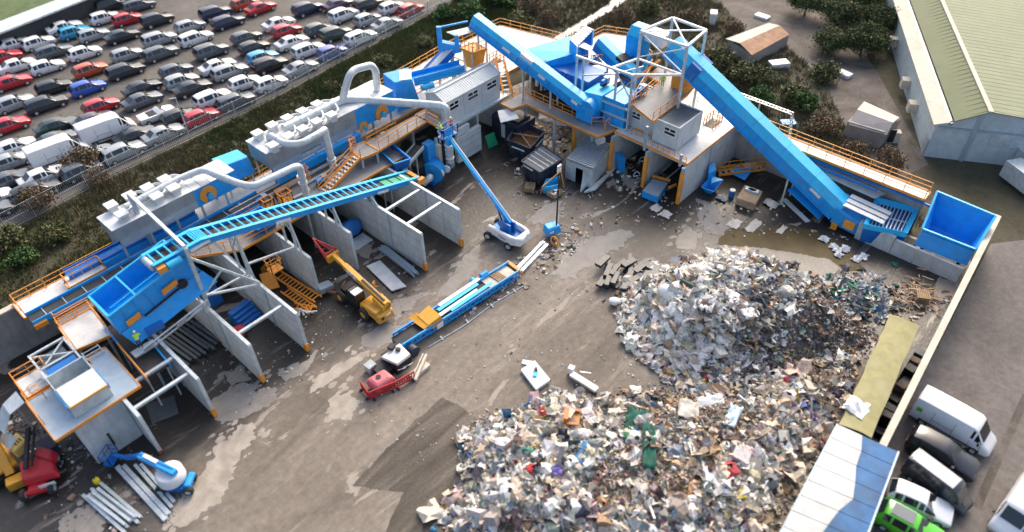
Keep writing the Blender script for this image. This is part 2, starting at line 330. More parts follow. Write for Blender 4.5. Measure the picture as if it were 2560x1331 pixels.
for x in (1.7, 4.4): b.beam((x, 50.7, 5.6), (x, 54.4, 5.6), .16)
for y in (50.8, 52.2, 54.3): b.beam((1.7, y, 5.6), (4.4, y, 5.6), .16)
b.beam((1.7, 52.2, 5.5), (4.4, 54.3, 5.5), .1); b.beam((4.4, 52.2, 5.5), (1.7, 54.3, 5.5), .1)
for x in (1.7, 4.4):
    for y in (50.8, 54.3): b.beam((x, y, 0), (x, y, 5.5), .14)
b.build('frame', GALV, t); MB().bx(1.9, 4.2, 51.0, 51.9, 5.3, 5.62).build('cross_beam', DBLUE, t)
MB().bx(2.1, 4.0, 52.4, 54, 5.1, 5.3).build('dark_tray', SLATE, t)
for i, (x, y, lab) in enumerate([(.7, 49.3, 'folded grey sheet chute at the far left of the hopper platform')]):
    b = MB().extr([(-1.6, 50.6, 4.7), (-.4, 50.6, 5.0), (-.4, 52.2, 5.0), (-1.6, 52, 4.7)], (0, 0, .06)); b.extr([(-2.6, 50.2, 3.6), (-1.6, 50.6, 4.7), (-1.6, 52, 4.7), (-2.8, 51.6, 3.6)], (0, 0, .06))
    b.extr([(-3, 49.8, 2.4), (-2.2, 49.6, 3.2), (-2.4, 51.4, 3.2), (-3.2, 51.2, 2.4)], (0, 0, .06)); b.beam((-2.8, 50.6, 0), (-2.4, 50.6, 3.4), .12); b.beam((-1.0, 51.4, 0), (-1.0, 51.4, 4.8), .12)
    tag(b.build('sheet_chute', GALV, org=(-2, 51, 2)), lab, 'chute')
for (xa, xb, lab) in ((.4, 1.5, 'pair of slim pipe rails left of the lidded hopper'), (4.7, 6.0, 'slim grey pipe rails right of the lidded hopper')):
    b = MB()
    for k in range(3): b.beam((xa, 51.0+k*.45, 5.15), (xb, 51.0+k*.45, 5.15), .07)
    b.beam((xa, 50.9, 5.1), (xa, 52.1, 5.1), .07); b.beam((xb, 50.9, 5.1), (xb, 52.1, 5.1), .07); b.beam((xa, 51.5, 0), (xa, 51.5, 5.1), .08); b.beam((xb, 51.5, 0), (xb, 51.5, 5.1), .08)
    tag(b.build('pipe_rail', GALV, org=(xa, 51, 5)), lab, 'rail')
# ---- generic belt conveyor along a poly-line: tray sides, belt, cross bars
def conveyor(name, lab, pts, w, h=.5, side=BLUE, belt=BELT, legs=(), cat='conveyor', group='belt conveyors', bars=0, barm=None, t0=.1):
    P = [Vector(p) for p in pts]; t = thing(name, lab, cat, P[0], group)
    sides = [MB(), MB()]; bl = MB()
    for a, c in zip(P, P[1:]):
        d = (c-a).normalized(); r = Vector((d.y, -d.x, 0)).normalized()
        for k, sg in enumerate((-1, 1)): sides[k].beam(a+r*sg*w/2, c+r*sg*w/2, t0, h)
        bl.beam(a, c, w-t0*1.2, .06)
    for s in sides: s.build('side_frame', side, t)
    bl.build('belt', belt, t)
    if legs:
        for f0, z0 in legs:
            L = [0]; 
            for a, c in zip(P, P[1:]): L.append(L[-1]+(c-a).length)
            s = f0*L[-1]; i = max(k for k in range(len(P)-1) if L[k] <= s+1e-6); p = P[i].lerp(P[i+1], (s-L[i])/(L[i+1]-L[i])); d = (P[i+1]-P[i]).normalized(); r = Vector((d.y, -d.x, 0)).normalized()*w*.42
            for sg in (-1, 1): MB().beam(p+r*sg-V(0, 0, h*.5), (p+r*sg).xy.to_3d()+V(0, 0, z0), .12).build('support_leg', GALV, t)
    return t
t = conveyor('belt_conveyor', 'long dark sorting belt between blue rails along the left end of the plant', [(3.4, 58.55, 5.45), (26, 58.55, 5.45)], 1.5, .62, BLUE)
b = MB(); 
for k in range(12): b.bx(4.6+k*1.75, 4.66+k*1.75, 57.85, 59.25, 5.492, 5.53)
b.build('belt_joint', GALV, t); MB().bx(3.35, 4.4, 57.55, 57.78, 5.0, 5.45).build('drive_guard', ORG, t)
# ---- blue parallel belts below the small sorter
t = conveyor('belt_conveyor', 'dark blue accelerator belt below the smaller silver sorter', [(7.8, 61.1, 5.9), (20, 61.1, 5.9)], 1.3, .5, DBLUE, DBLUE)
MB().bx(10.7, 20, 60.1, 60.4, 5.3, 5.95).build('side_cover', BLUE, t)
# ---- ballistic trough (big open blue box) feeding from the ribbed conveyor
t = thing('blue_trough', 'huge open blue steel trough tilted below the ribbed conveyor', 'trough', (11, 51.5, 5))
def tz(x): return 8.55+(x-7.5)*.2
rim = [(7.45, 50.25, tz(7.45)), (14.5, 50.25, tz(14.5)), (14.5, 53.9, tz(14.5)-.2), (7.45, 53.9, tz(7.45)-.2)]
low = [(7.55, 50.1, 6.6), (15.2, 50.1, 8.1), (15.2, 53.7, 8.1), (7.55, 53.7, 6.6)]
MB().tray(low, rim, .1).build('trough_body', BLUE, t)
b = MB()
for a, c in zip(rim, rim[1:]+rim[:1]): b.beam(a, c, .16, .12)
mid = [(9.9, 50.25, tz(9.9)), (9.9, 53.9, tz(9.9)-.2)]; b.beam(*mid, .14, .12); b.build('rim', LBLUE, t)
b = MB()
for k in range(8): u = k/7; b.beam(Vector(low[0]).lerp(low[1], u)+V(0, -.03, 0), Vector(rim[0]).lerp(rim[1], u)+V(0, -.05, 0), .1, .08, up=(1, 0, 0))
b.build('stiffener', BLUE, t)
b = MB()
for k in range(4): b.beam((8.2, 50.9+k*.55, 6.95+k*.1), (14.2, 50.9+k*.55, 8.15+k*.1), .14, .2)
b.build('screen_bar', LBLUE, t)
b = MB(); b.extr([(11.7, 49.98, 7.9), (13.1, 49.98, 8.2), (13.1, 49.98, 8.75), (11.7, 49.98, 8.45)], (0, -.12, 0)); b.build('drive_guard', ORG, t)
MB().extr([(8.3, 49.98, 6.9), (9.5, 49.98, 7.15), (9.5, 49.98, 7.7), (8.3, 49.98, 7.45)], (0, -.12, 0)).build('drive_guard', ORG, t)
b = MB().beam((9.7, 49.8, 7.1), (13.6, 49.8, 7.95), .12, .12); b.build('drive_belt', BLK, t)
MB().cyl((13.4, 49.99, 8.0), (13.4, 49.75, 8.0), .42).build('pulley', BLK, t)
b = MB()
for x in (8.3, 11.3, 14.3):
    for y in (50.5, 53.5): b.bx(x-.09, x+.09, y-.09, y+.09, 4.9, 6.55+(x-7.5)*.19)
b.beam((8, 50.3, 6.4), (15, 50.3, 7.8), .2, .3); b.build('support_leg', GALV, t)
# lower slope panel of the trough
MB().extr([(7.6, 50.0, 6.6), (15.3, 50.0, 8.1), (15.9, 49.2, 6.9), (8.1, 49.3, 5.3)], (0, .05, -.05)).build('apron_panel', BLUE, t)
# grey perforated skid below
t = thing('steel_skid', 'grey steel skid plate with a long slot and triangular opening under the blue trough', 'frame', (11, 48.9, 5))
P0, P1 = Vector((8.2, 48.9, 4.6)), Vector((14.2, 48.9, 5.6))
def pl(u, v): return P0.lerp(P1, u)+V(0, -.55*v, .85*v-.2)
b = MB()
def qd(b, a, c, d, e): b.plate([a, c, d, e], .08)
for (u0, u1, v0, v1) in [(0, 1, 0, .3), (0, 1, 1.3, 1.6), (0, .16, .3, 1.3), (.52, .66, .3, 1.3), (.94, 1, .3, 1.3)]: qd(b, pl(u0, v0), pl(u1, v0), pl(u1, v1), pl(u0, v1))
b.beam(pl(.66, .3), pl(.94, 1.3), .12); b.build('skid_plate', GALV, t)
b = MB(); b.beam((8.4, 48.9, 0), (8.4, 48.9, 4.4), .2); b.beam((14, 48.9, 4.8), (14, 48.9, 5.5), .2); b.build('support_leg', GALV, t)
MB().bx(9.2, 10.6, 49.2, 49.8, 5.5, 6.2).build('motor', DBLUE, t)
# ---- ribbed long conveyor
def conv_pts():
    return [V(11.9, 50.8, 10.75), V(16.1, 50.8, 10.75), V(39.4, 50.8, 4.25)]
P = conv_pts(); t = conveyor('ribbed_conveyor', 'long blue incline conveyor with ladder like cross bars and green belt end', P, 1.62, .62, BLUE, legs=())
b = MB()
for y in (-.86, .86):
    for a, c in zip(P, P[1:]): b.beam(a+V(0, y, .33), c+V(0, y, .33), .34, .07)
b.build('top_flange', LBLUE, t)
b = MB(); L0 = 4.2
xs = [12.3, 13.0, 13.7, 14.4, 15.2]+[15.75+.2*k for k in range(6)]+[17.2+.72*k for k in range(25)]
for x in xs:
    z = 10.75 if x < 16.1 else 10.75-(x-16.1)*6.5/23.3
    b.beam((x, 50.0, z+.3), (x, 51.6, z+.3), .12, .09)
b.build('cross_bar', LBLUE, t)
f = lambda x: 10.75-(x-16.1)*6.5/23.3
b = MB(); b.hexa([(35.4, 50.08, f(35.4)+.02), (38.8, 50.08, f(38.8)+.02), (38.8, 51.52, f(38.8)+.02), (35.4, 51.52, f(35.4)+.02), (35.4, 50.08, f(35.4)+.12), (38.8, 50.08, f(38.8)+.12), (38.8, 51.52, f(38.8)+.12), (35.4, 51.52, f(35.4)+.12)])
b.build('green_belt', GRN, t)
b = MB()
for x in (36.4, 37.5): b.beam((x, 50.1, f(x)+.15), (x, 51.5, f(x)+.15), .1, .06)
b.build('belt_cleat', BLK, t)
b = MB().beam((39.3, 49.7, 4.45), (39.3, 51.9, 4.45), .45, .3); b.bx(39.0, 39.75, 49.35, 49.8, 4.0, 4.6); b.build('end_guard', ORG, t)
b = MB().cyl((11.95, 50.05, 10.75), (11.95, 51.55, 10.75), .3); b.build('head_roller', GALV, t)
MB().bx(12.0, 12.7, 49.35, 49.9, 10.35, 10.85).build('drive_guard', ORG, t); MB().cyl((12.8, 49.55, 10.6), (14.0, 49.55, 10.6), .3).build('motor', LBLUE, t)
for x, zb in ((19.0, 4.83), (24.05, 4.83), (28.75, 4.83), (33.2, 4.83)):
    zt = f(x)-.35; b = MB()
    for y in (50.0, 51.6): b.beam((x, y, zb), (x, y, zt), .18)
    b.beam((x, 49.2, zb), (x, 50.0, zt), .14); b.beam((x, 50, (zb+zt)/2), (x, 51.6, zt), .1); b.beam((x, 51.6, (zb+zt)/2), (x, 50, zt), .1)
    if x > 20: b.build('trestle', GALV, t)
    else: b19 = b
b = b19
b.beam((19.0, 50.0, 6.2), (24.05, 50.0, 5.0), .16); b.beam((14.5, 49.8, 5.6), (19.0, 50.0, 5.2), .16)
b.beam((19, 50, 5), (17.2, 50.4, 9.8), .14); b.build('trestle', GALV, t)
MB().extr([(14.4, 50.4, 9.95), (18.6, 50.4, 9.6), (18.6, 51.2, 9.6), (14.4, 51.2, 9.95)], (0, 0, .1)).build('spill_tray', CREAM, t)
for x, w in ((15.0, 1.8), (22.8, 1.4), (34, 1.3)):
    z = (10.75 if x < 16.1 else f(x))-.1; b = MB().beam((x, 49.9, z-.1), (x+w, 49.9, z-.1-(0 if x < 16 else w*.28)), .1, .28); b.build('name_plate', WHT, t)
# ---- portal frame
t = thing('portal_frame', 'tall white steel goal post frame straddling the ribbed conveyor', 'frame', (14.6, 50, 4.8))
b = MB().beam((14.6, 49.5, 11.5), (15.1, 60.1, 11.3), .26, .3); b.build('top_beam', WHT, t)
MB().beam((14.5, 49.5, 4.8), (14.6, 49.5, 11.35), .3).build('post', GALV, t); MB().beam((15.1, 60.1, 5), (15.1, 60.1, 11.15), .5, .3).build('post', BLUSTEEL, t)
b = MB().beam((14.6, 49.3, 10.4), (18.9, 48.2, 5.2), .2); b.beam((14.5, 49.3, 6.2), (18.9, 48.2, 5.0), .18); b.beam((14.6, 49.3, 6.3), (16.4, 48.9, 8.0), .14); b.build('brace', GALV, t)
# ---- optical sorters
def sorter(lab, x0, xm, x1, y0, y1, z0, zt, boxes, name='optical_sorter'):
    t = thing(name, lab, 'sorting machine', (x0, y0, 5), 'optical sorting machines')
    MB().bx(x0, xm, y0, y1, z0, zt).build('housing', M('brushed_sheet', (.33, .385, .41), .4, .3, var=.2, sc=.8, dirt=.2, streak=.25), t)
    MB().bx(xm+.003, x1, y0-.03, y1, z0-.7, zt-.05).build('blue_housing', BLUE, t)
    b = MB(); n = int((x1-xm)/.75)
    b.bx(x0-.05, xm, y0-.06, y1+.05, zt+.003, zt+.06)
    for k in range(n): b.bx(xm+.06+k*(x1-xm)/n, xm+(k+1)*(x1-xm)/n, y0-.06, y1, zt-.047, zt+.02)
    b.build('roof_panel', WHT, t)
    for j, (px, py) in enumerate(boxes):
        p = at(px, py, zt+.85); q = MB().box(p.x, p.y, zt+.05, .72, .85, .62); o = q.build('vent_neck', SILV, t)
        MB().box(p.x, p.y, zt+.672, 1.0, 1.05, .2).build('vent_cap', WHT, o)
    for x in np.arange(x0+.3, x1, 2.6):
        for y in (y0+.15, y1-.15): MB().bx(x-.1, x+.1, y-.1, y+.1, 5.0, z0-(.003 if x < xm-.2 else .703)).build('support_leg', BLUSTEEL, t)
    MB().bx(x0+.2, xm, y0-.02, y0+.25, z0-.75, z0-.003).build('base_beam', BLUSTEEL, t)
    b = MB(); b.bx(x0+.1, xm-.05, y0-.012, y0-.002, z0+.05, z0+.08)
    for x in np.arange(x0+1.2, xm, 1.25): b.bx(x, x+.03, y0-.011, y0-.002, z0+.081, zt-.02)
    b.build('panel_joint', BLUSTEEL, t)
    return t
t1 = sorter('smaller silver sorting machine with roof vents, behind the blue trough', 12.4, 20.2, 24.6, 59.45, 62.3, 7.75, 9.0,
            [(303, 533), (390, 489), (433, 468), (276, 511), (322, 487), (367, 467), (410, 446)])
t2 = sorter('larger silver sorting machine with two rows of roof vents, in front of the cars', 28.2, 39.3, 44.7, 59.35, 62.9, 7.2, 9.0,
            [(643, 331), (679, 311), (717, 293), (755, 276), (792, 258), (681, 361), (720, 338), (756, 320), (791, 302), (828, 285)])
def disc(t, x, y, z, r):
    b = MB(); n = 20; P = []
    for k in range(n+1):
        a = -PI*.35+k*1.7*PI/n; P.append((x+r*math.cos(a), y, z+r*math.sin(a)))
    P += [(x+r*.32*math.cos(-PI*.35+k*1.7*PI/8), y, z+r*.32*math.sin(-PI*.35+k*1.7*PI/8)) for k in range(8, -1, -1)]
    vs = P+[(p[0], y-.12, p[2]) for p in P]; k = len(P)
    m_ = n+1
    F = []
    for i in range(n):
        j = m_+8-round(i*8/n); j2 = m_+8-round((i+1)*8/n)
        F.append((i, i+1, j2, j) if j != j2 else (i, i+1, j)); F.append(tuple(q+k for q in ((i, i+1, j2, j) if j != j2 else (i, i+1, j))))
    F += [(i, (i+1) % k, (i+1) % k+k, i+k) for i in range(k)]
    b.add(vs, F).build('belt_guard', ORG, t)
    MB().cyl((x+r*.15, y-.02, z-r*.25), (x+r*.15, y-.35, z-r*.25), r*.34).build('motor', LBLUE, t)
disc(t1, 21.4, 59.38, 7.95, .85); disc(t2, 42.7, 59.28, 7.1, .9); disc(t2, 40.0, 59.28, 6.55, .62)
tl = text('STEINERT', .5, (33.1, 59.31, 6.83), (1, 0, 0), (0, 0, 1), WHT, t2)
tl = text('STEINERT', .42, (16.9, 59.42, 7.4), (1, 0, 0), (0, 0, 1), WHT, t1)
b = MB(); b.bx(31.9, 34.4, 59.3, 59.325, 7.1, 7.16); b.build('logo_bar', BLK, t2)
MB().bx(28.4, 39, 58.6, 59.2, 5.4, 6.4).build('side_conveyor', BLUE, t2)
b = MB(); b.bx(28.4, 39, 58.5, 58.6, 6.3, 6.5); b.build('edge_strip', BLUE, t2)
# ---- air ducts
def duct(lab, paths, rad, rings=(), group='silver air ducts', mat=None):
    t = thing('air_duct', lab, 'duct', paths[0][0], group)
    for P in paths:
        q = bend(P, .7); b = MB().tube(q, rad, 14); o = b.build('pipe', mat or SILV, t)
        b = MB(); acc = 0
        for a, c in zip(P, P[1:]):
            a, c = Vector(a), Vector(c); n = int((c-a).length/2.2); d = (c-a).normalized()
            for k in range(1, n+1): p = a.lerp(c, k/(n+1)); b.tube([p-d*.05, p+d*.05], rad*1.09, 14)
        if b.v: b.build('flange', GALV, o)
    if rings:
        b = MB()
        for p, r in rings: b.tube([V(*p)-V(0, 0, .05), V(*p)+V(0, 0, .05)], r, 14)
        b.build('clamp_ring', WHT, t)
    return t
a = at(805, 328, 9.75)
t = duct('silver duct looping off the larger sorter roof and dropping to the orange stair', [[(29.9, 61.2, 9.2), (29.9, 60.8, 9.75), (29.9, 58.4, 9.75), (31.0, 57.2, 9.75), (33.8, 57.4, 9.75), (34.2, 57.6, 9.75), (34.25, 57.6, 5.6)], [(34.25, 57.6, 5.7), (34.25, 57.6, 1)]], .36, [((34.25, 57.6, 6.1), .5), ((34.25, 57.6, 5.8), .5), ((34.25, 57.6, 5.2), .44)])
b = MB()
for (px, py) in [(679, 311), (717, 293), (755, 276), (792, 258), (720, 338), (756, 320), (791, 302), (828, 285)]:
    p = at(px, py, 9.75); s = -1 if p.y > 60.9 else 1
    b.tube(bend([(p.x+.3, p.y, 9.6), (p.x+.9, p.y, 9.65), (p.x+1.3, p.y+s*.6, 9.65), (p.x+1.6, 61.0, 9.65)], .4), .15, 8)
t = duct('thick silver manifold duct on the larger sorter, running right to the grey cabin and down', [[(31.6, 61.0, 9.7), (39.6, 61.2, 9.5), (41, 60.2, 9.1), (45.9, 53.1, 9.0), (46.2, 52.4, 8.9), (46.0, 52.2, 1.9)]], .42, [((46.0, 52.2, 4.3), .52), ((46, 52.2, 2.6), .52)])
b.build('branch_pipe', SILV, t)
b = MB()
for k in range(2): b.tube([(45.2-k*.9, 52.0-.1*k, 1.6), (45.0-k*.9, 51.9, 1.6)], .46, 14)
b.build('pipe_collar', WHT, t)
duct('silver arch shaped duct rising behind the larger sorter against the cars', [[(39.2, 61.2, 9.4), (40.2, 60.6, 12.1), (41.2, 60.9, 12.4), (43.3, 60.6, 12.2), (43.6, 60.4, 11.5), (43.6, 60.7, 8.6)]], .4)
b = MB()
for (px, py) in [(303, 533), (390, 489), (322, 487), (367, 467), (410, 446), (433, 468)]:
    p = at(px, py, 9.75); s = -1 if p.y > 60.9 else 1
    b.tube(bend([(p.x+.3, p.y, 9.6), (p.x+.8, p.y, 9.65), (p.x+1.2, p.y+s*.6, 9.65), (p.x+1.5, 60.9, 9.65)], .4), .14, 8)
t = duct('silver duct bending from the smaller sorter roof over the orange rails', [[(14.6, 60.9, 9.6), (19.8, 61.0, 9.75), (22.2, 60.6, 9.8), (23.2, 56.0, 9.8), (23.8, 54.6, 9.8), (28.4, 54.6, 9.6), (29.0, 54.8, 9.2), (29.0, 55.0, 5.6)]], .34, [((29, 55, 8.0), .45), ((29, 55, 7.2), .45)])
b.build('branch_pipe', SILV, t)
# ---- blue hoods
t = thing('conveyor_hood', 'bright blue hood with sloped roof between the two silver sorters', 'hood', (25.5, 61.5, 7), 'blue conveyor hoods')
b = MB().hexa([(24.0, 60.9, 6.6), (27.3, 60.9, 6.6), (27.3, 63.4, 6.6), (24.0, 63.4, 6.6), (24.3, 61.2, 8.7), (27.1, 61.2, 8.4), (27.1, 63.2, 8.4), (24.3, 63.2, 8.7)]); b.build('hood_shell', BLUE, t)
MB().hexa([(24.3, 61.25, 8.71), (27.1, 61.25, 8.41), (27.1, 63.15, 8.41), (24.3, 63.15, 8.71), (24.3, 61.4, 8.78), (27.1, 61.4, 8.48), (27.1, 63.1, 8.48), (24.3, 63.1, 8.78)]).build('top_panel', LBLUE, t)
b = MB()
for x in (24.3, 27): b.beam((x, 61.2, 4.95), (x, 61.2, 6.6), .14); b.beam((x, 63, 4.95), (x, 63, 6.6), .14)
b.build('support_leg', GALV, t)
t = thing('conveyor_hood', 'tall blue hood with pale lid, beside the arch duct and grey cabin roof', 'hood', (47, 61, 5), 'blue conveyor hoods')
MB().hexa([(45.6, 60.0, 5.6), (48.4, 59.2, 5.6), (49.4, 61.8, 5.6), (46.4, 63.2, 5.6), (45.9, 60.4, 9.1), (47.6, 59.3, 9.1), (49.3, 61.9, 9.1), (46.4, 63, 9.1)]).build('hood_shell', BLUE, t)
MB().extr([(46.5, 60.2, 9.12), (47.6, 59.4, 9.12), (49.2, 61.2, 9.12), (48.0, 62.0, 9.12)], (0, 0, .08)).build('lid', WHT, t)
b = MB(); b.bx(46.2, 46.4, 60.4, 60.6, 4.9, 5.6); b.bx(48.8, 49, 61.5, 61.7, 4.9, 5.6); b.build('support_leg', GALV, t)
t = conveyor('belt_conveyor', 'blue troughed conveyor running from the tall hood behind the cabin', [(48.6, 60.6, 8.3), (54.6, 58.4, 8.3)], 1.5, 1.0, BLUE, BLUE, legs=[(.3, 4.95), (.9, 4.95)])
MB().beam((48.8, 59.7, 8.0), (54.4, 57.6, 8.0), .2, .3).build('side_rail', LBLUE, t); MB().cyl((48.8, 59.2, 7.6), (50.2, 58.7, 7.6), .35).build('motor', LBLUE, t)
# white covered incline
t = thing('covered_conveyor', 'white covered incline conveyor with dark blue sides, behind the cabin roof', 'conveyor', (53, 61, 5), 'covered conveyors')
A, B_ = V(51.4, 62.4, 6.3), V(55.0, 60.6, 9.6); r = V(.5, .85, 0).normalized()*-1.0
b = MB()
for k in range(3):
    u0, u1 = -1+k*.68, -1+k*.68+.62; b.plate([A+r*u0+V(0, 0, .4), A+r*u1+V(0, 0, .4), B_+r*u1+V(0, 0, .4), B_+r*u0+V(0, 0, .4)], -.06)
b.build('cover_panel', WHT, t)
b = MB(); b.beam(A, B_, 2.1, .7); b.build('side_frame', DBLUE, t)
b = MB(); b.beam((53.5, 61.3, 4.9), (53.5, 61.3, 7.8), .2); b.beam((55, 60.3, 4.9), (55, 60.3, 9), .2); b.build('support_leg', GALV, t)
t = thing('head_frame', 'open dark blue head frame with white lid, left of the covered conveyor top', 'frame', (55, 60, 9))
b = MB()
b.hexa([(53.9, 61.6, 9.6), (54.3, 61.2, 9.6), (54.6, 61.5, 9.6), (54.2, 61.9, 9.6), (53.9, 61.6, 12.4), (54.3, 61.2, 12.4), (54.6, 61.5, 12.4), (54.2, 61.9, 12.4)])
b.hexa([(54.6, 59.4, 9.6), (55, 59.1, 9.6), (55.3, 59.4, 9.6), (54.9, 59.7, 9.6), (54.6, 59.4, 11.8), (55, 59.1, 11.8), (55.3, 59.4, 11.8), (54.9, 59.7, 11.8)])
b.beam((54.3, 61.5, 12.3), (57.6, 60.1, 12.3), .18); b.beam((54.4, 61.4, 10.2), (55, 59.4, 10.2), .7, .8); b.beam((54.4, 61.4, 9.3), (56.6, 60.6, 9.3), .8, 1); b.build('frame', BLUE, t)
MB().extr([(54.9, 61.0, 11.6), (57.4, 60.0, 11.6), (57.0, 59.0, 11.4), (55.2, 59.6, 11.4)], (0, 0, .08)).build('lid', WHT, t)
b = MB(); b.beam((54.8, 60.3, 4.9), (54.8, 60.3, 9.3), .25); b.beam((57, 60.4, 4.9), (57, 60.4, 9), .25); b.build('support_leg', GALV, t)
t = walkway('walkway', 'orange sheeted landing below the head of the diagonal blue conveyor', [(56, 57.9), (57.9, 57.4), (58.0, 59.8), (56, 60)], 9.6, ORG, [[(56.1, 59.9), (56.1, 58), (57.8, 57.5)]], sp=.6, legs=[(56.2, 58.2, 5), (57.7, 59.5, 5)])
MB().hexa([(56.4, 58.2, 7.2), (57.6, 57.9, 7.2), (57.6, 59.4, 7.2), (56.4, 59.5, 7.2), (56.1, 58, 9.4), (57.9, 57.6, 9.4), (58, 59.7, 9.4), (56.1, 59.8, 9.4)]).build('chute', ORG, t)
# ---- grey portable cabin on the deck
def cabin(name, lab, x0, x1, y0, y1, z0, ze, zr, ridge_axis, wins, roofm):
    t = thing(name, lab, 'cabin', (x0, y0, z0), 'portable cabins on the plant'); b = MB().bx(x0, x1, y0, y1, z0, ze)
    if ridge_axis == 'x':
        ym = (y0+y1)/2; b.extr([(x0+.01, y0+.01, ze-.002), (x0+.01, y1-.01, ze-.002), (x0+.01, ym, zr-.03)], (x1-x0-.02, 0, 0))
    b.build('wall', CLAD, t)
    b = MB()
    if ridge_axis == 'x':
        for s, ya in ((1, y0-.12), (-1, y1+.12)):
            b.plate([(x0-.1, ya, ze), (x1+.1, ya, ze), (x1+.1, ym, zr), (x0-.1, ym, zr)] if s > 0 else [(x1+.1, ya, ze), (x0-.1, ya, ze), (x0-.1, ym, zr), (x1+.1, ym, zr)], -.05)
        o = b.build('roof', roofm, t); b = MB()
        for x in np.arange(x0, x1, .3):
            for ya in (y0-.12, y1+.12): b.beam((x, ya, ze+.075), (x, ym, zr+.075), .05, .06)
        b.build('roof_rib', GALV, o); b = MB(); b.beam((x0-.1, ym, zr+.1), (x1+.1, ym, zr+.1), .3, .08); b.build('ridge_cap', CLAD, o)
        b = MB(); b.beam((x1+.12, y0-.1, ze+.05), (x1+.12, ym, zr+.08), .14, .2); b.beam((x1+.12, ym, zr+.08), (x1+.12, y1+.1, ze+.05), .14, .2); b.build('barge_board', WHT, o)
    else:
        b.bx(x0+.12, x1-.12, y0+.12, y1-.12, ze+.003, ze+.03); o = b.build('roof', roofm, t); b = MB()
        for y in np.arange(y0+.3, y1-.2, .28): b.bx(x0+.15, x1-.15, y, y+.05, ze+.033, ze+.08)
        b.build('roof_rib', roofm, o); b = MB(); b.bx(x0-.06, x1+.06, y0-.06, y0+.1, ze+.003, ze+.16); b.bx(x0-.06, x1+.06, y1-.1, y1+.06, ze+.003, ze+.16); b.bx(x0-.06, x0+.1, y0+.103, y1-.103, ze+.003, ze+.16); b.bx(x1-.1, x1+.06, y0+.103, y1-.103, ze+.003, ze+.16); b.build('parapet', CLAD, o)
    for (face, u, z, w, h) in wins:
        def q(u0, u1, za, zb, d):
            return [(u0, y0-d, za), (u1, y0-d, za), (u1, y0-d, zb), (u0, y0-d, zb)] if face == 'y' else [(x0-d, u1, za), (x0-d, u0, za), (x0-d, u0, zb), (x0-d, u1, zb)]
        fr = MB().plate(q(u, u+w, z, z+h, .06), .06).build('window', WHT, t); b = MB(); g = .1
        b.plate(q(u+g, u+w-g, z+g, z+h*.42, .068), .02); b.plate(q(u+g, u+w*.48, z+h*.56, z+h-g, .068), .02); b.plate(q(u+w*.56, u+w-g, z+h*.56, z+h-g, .068), .02); b.build('pane', GLASS, fr)
    for x in np.arange(x0+2.9, x1-.5, 2.9): MB().bx(x, x+.06, y0-.03, y0-.002, z0, ze).build('wall_joint', GALV, t)
    for x in (x0, x1): MB().bx(x-.05, x+.05, y0-.05, y0-.003, z0, ze).build('corner_trim', GALV, t)
    return t
t = cabin('portable_cabin', 'long grey cabin with ribbed pitched roof and three white framed windows', 47.4, 56.2, 53.9, 57.0, 5.25, 8.25, 9.0, 'x', [('y', 48.0, 6.9, 1.5, 1.0), ('y', 50.9, 6.9, 1.7, 1.0), ('y', 54.0, 6.9, 1.7, 1.0)], CLAD)
MB().bx(47, 57.2, 53.4, 57.2, 4.95, 5.24).build('floor_frame', GALV, t)
b = MB(); b.bx(46.9, 47.39, 53.95, 54.05, 5.6, 7.8); b.build('door', CLAD, t)
t = thing('support_wall', 'brown grey concrete wall carrying the long grey cabin', 'wall', (54, 55, 0))
b = MB().bx(52.2, 52.5, 53.9, 61.9, 0, 4.9); b.bx(56.7, 57, 53.9, 61.9, 0, 4.9); b.bx(52.503, 54.4, 57, 57.2, 0, 4.9); b.build('wall_panel', CONC, t)
t = thing('white_panel_stack', 'white slatted panel boxes stacked under the long cabin', 'panel', (48.5, 53, 0))
b = MB()
for k in range(4): b.bx(48.0, 51.9, 53.0, 53.5, .35+k*.85, 1.14+k*.85)
b.bx(48.2, 50.2, 53.1, 53.5, 3.8, 4.7); b.build('panel', CLAD, t)
tag(MB().extr([(52.9, 52.8, .02), (54.3, 52.6, .02), (54.2, 53.1, 1.6), (52.8, 53.3, 1.6)], (.02, .08, 0)).build('green_board', GRN, org=(53, 53, 0)), 'green board leaning below the long grey cabin', 'board')
b = MB()
for x, y in ((47.3, 54.3), (45.3, 53.5), (44.9, 57)): b.bx(x-.12, x+.12, y-.12, y+.12, 0, 5)
b.bx(47.0, 47.6, 53.3, 54.0, 0, 5); tag(b.build('support_frame', GALV, org=(46, 54, 0)), 'galvanised posts carrying the ramp beside the grey cabin', 'frame')
walkway('walkway', 'white deck strip with orange rail between tall hood and grass bank', [(42.5, 62.35), (60, 62.35), (60, 67.8), (42.5, 66.2)], 5.0, DECK, [[(42.6, 66.1), (59.9, 67.7)]], legs=[(44, 65.9, 0), (50, 66.5, 0), (56, 67, 0)])
for k, (x, y, lab) in enumerate([(30.4, 57.3, 'orange access ladder beside the dropping silver duct of the smaller sorter'), (36.9, 57.9, 'orange access ladder behind the grey stair landing')]):
    b = MB(); b.beam((x, y, 5), (x, y, 7.4), .08); b.beam((x+.5, y, 5), (x+.5, y, 7.4), .08)
    for i in range(8): b.beam((x, y, 5.2+.3*i), (x+.5, y, 5.2+.3*i), .05)
    for i in range(3): b.tube([(x, y, 6+.6*i), (x-.05, y-.5, 6+.6*i), (x+.25, y-.75, 6+.6*i), (x+.55, y-.5, 6+.6*i), (x+.5, y, 6+.6*i)], .03, 5)
    tag(b.build('access_ladder', ORG, org=(x, y, 5)), lab, 'ladder', 'orange access ladders')
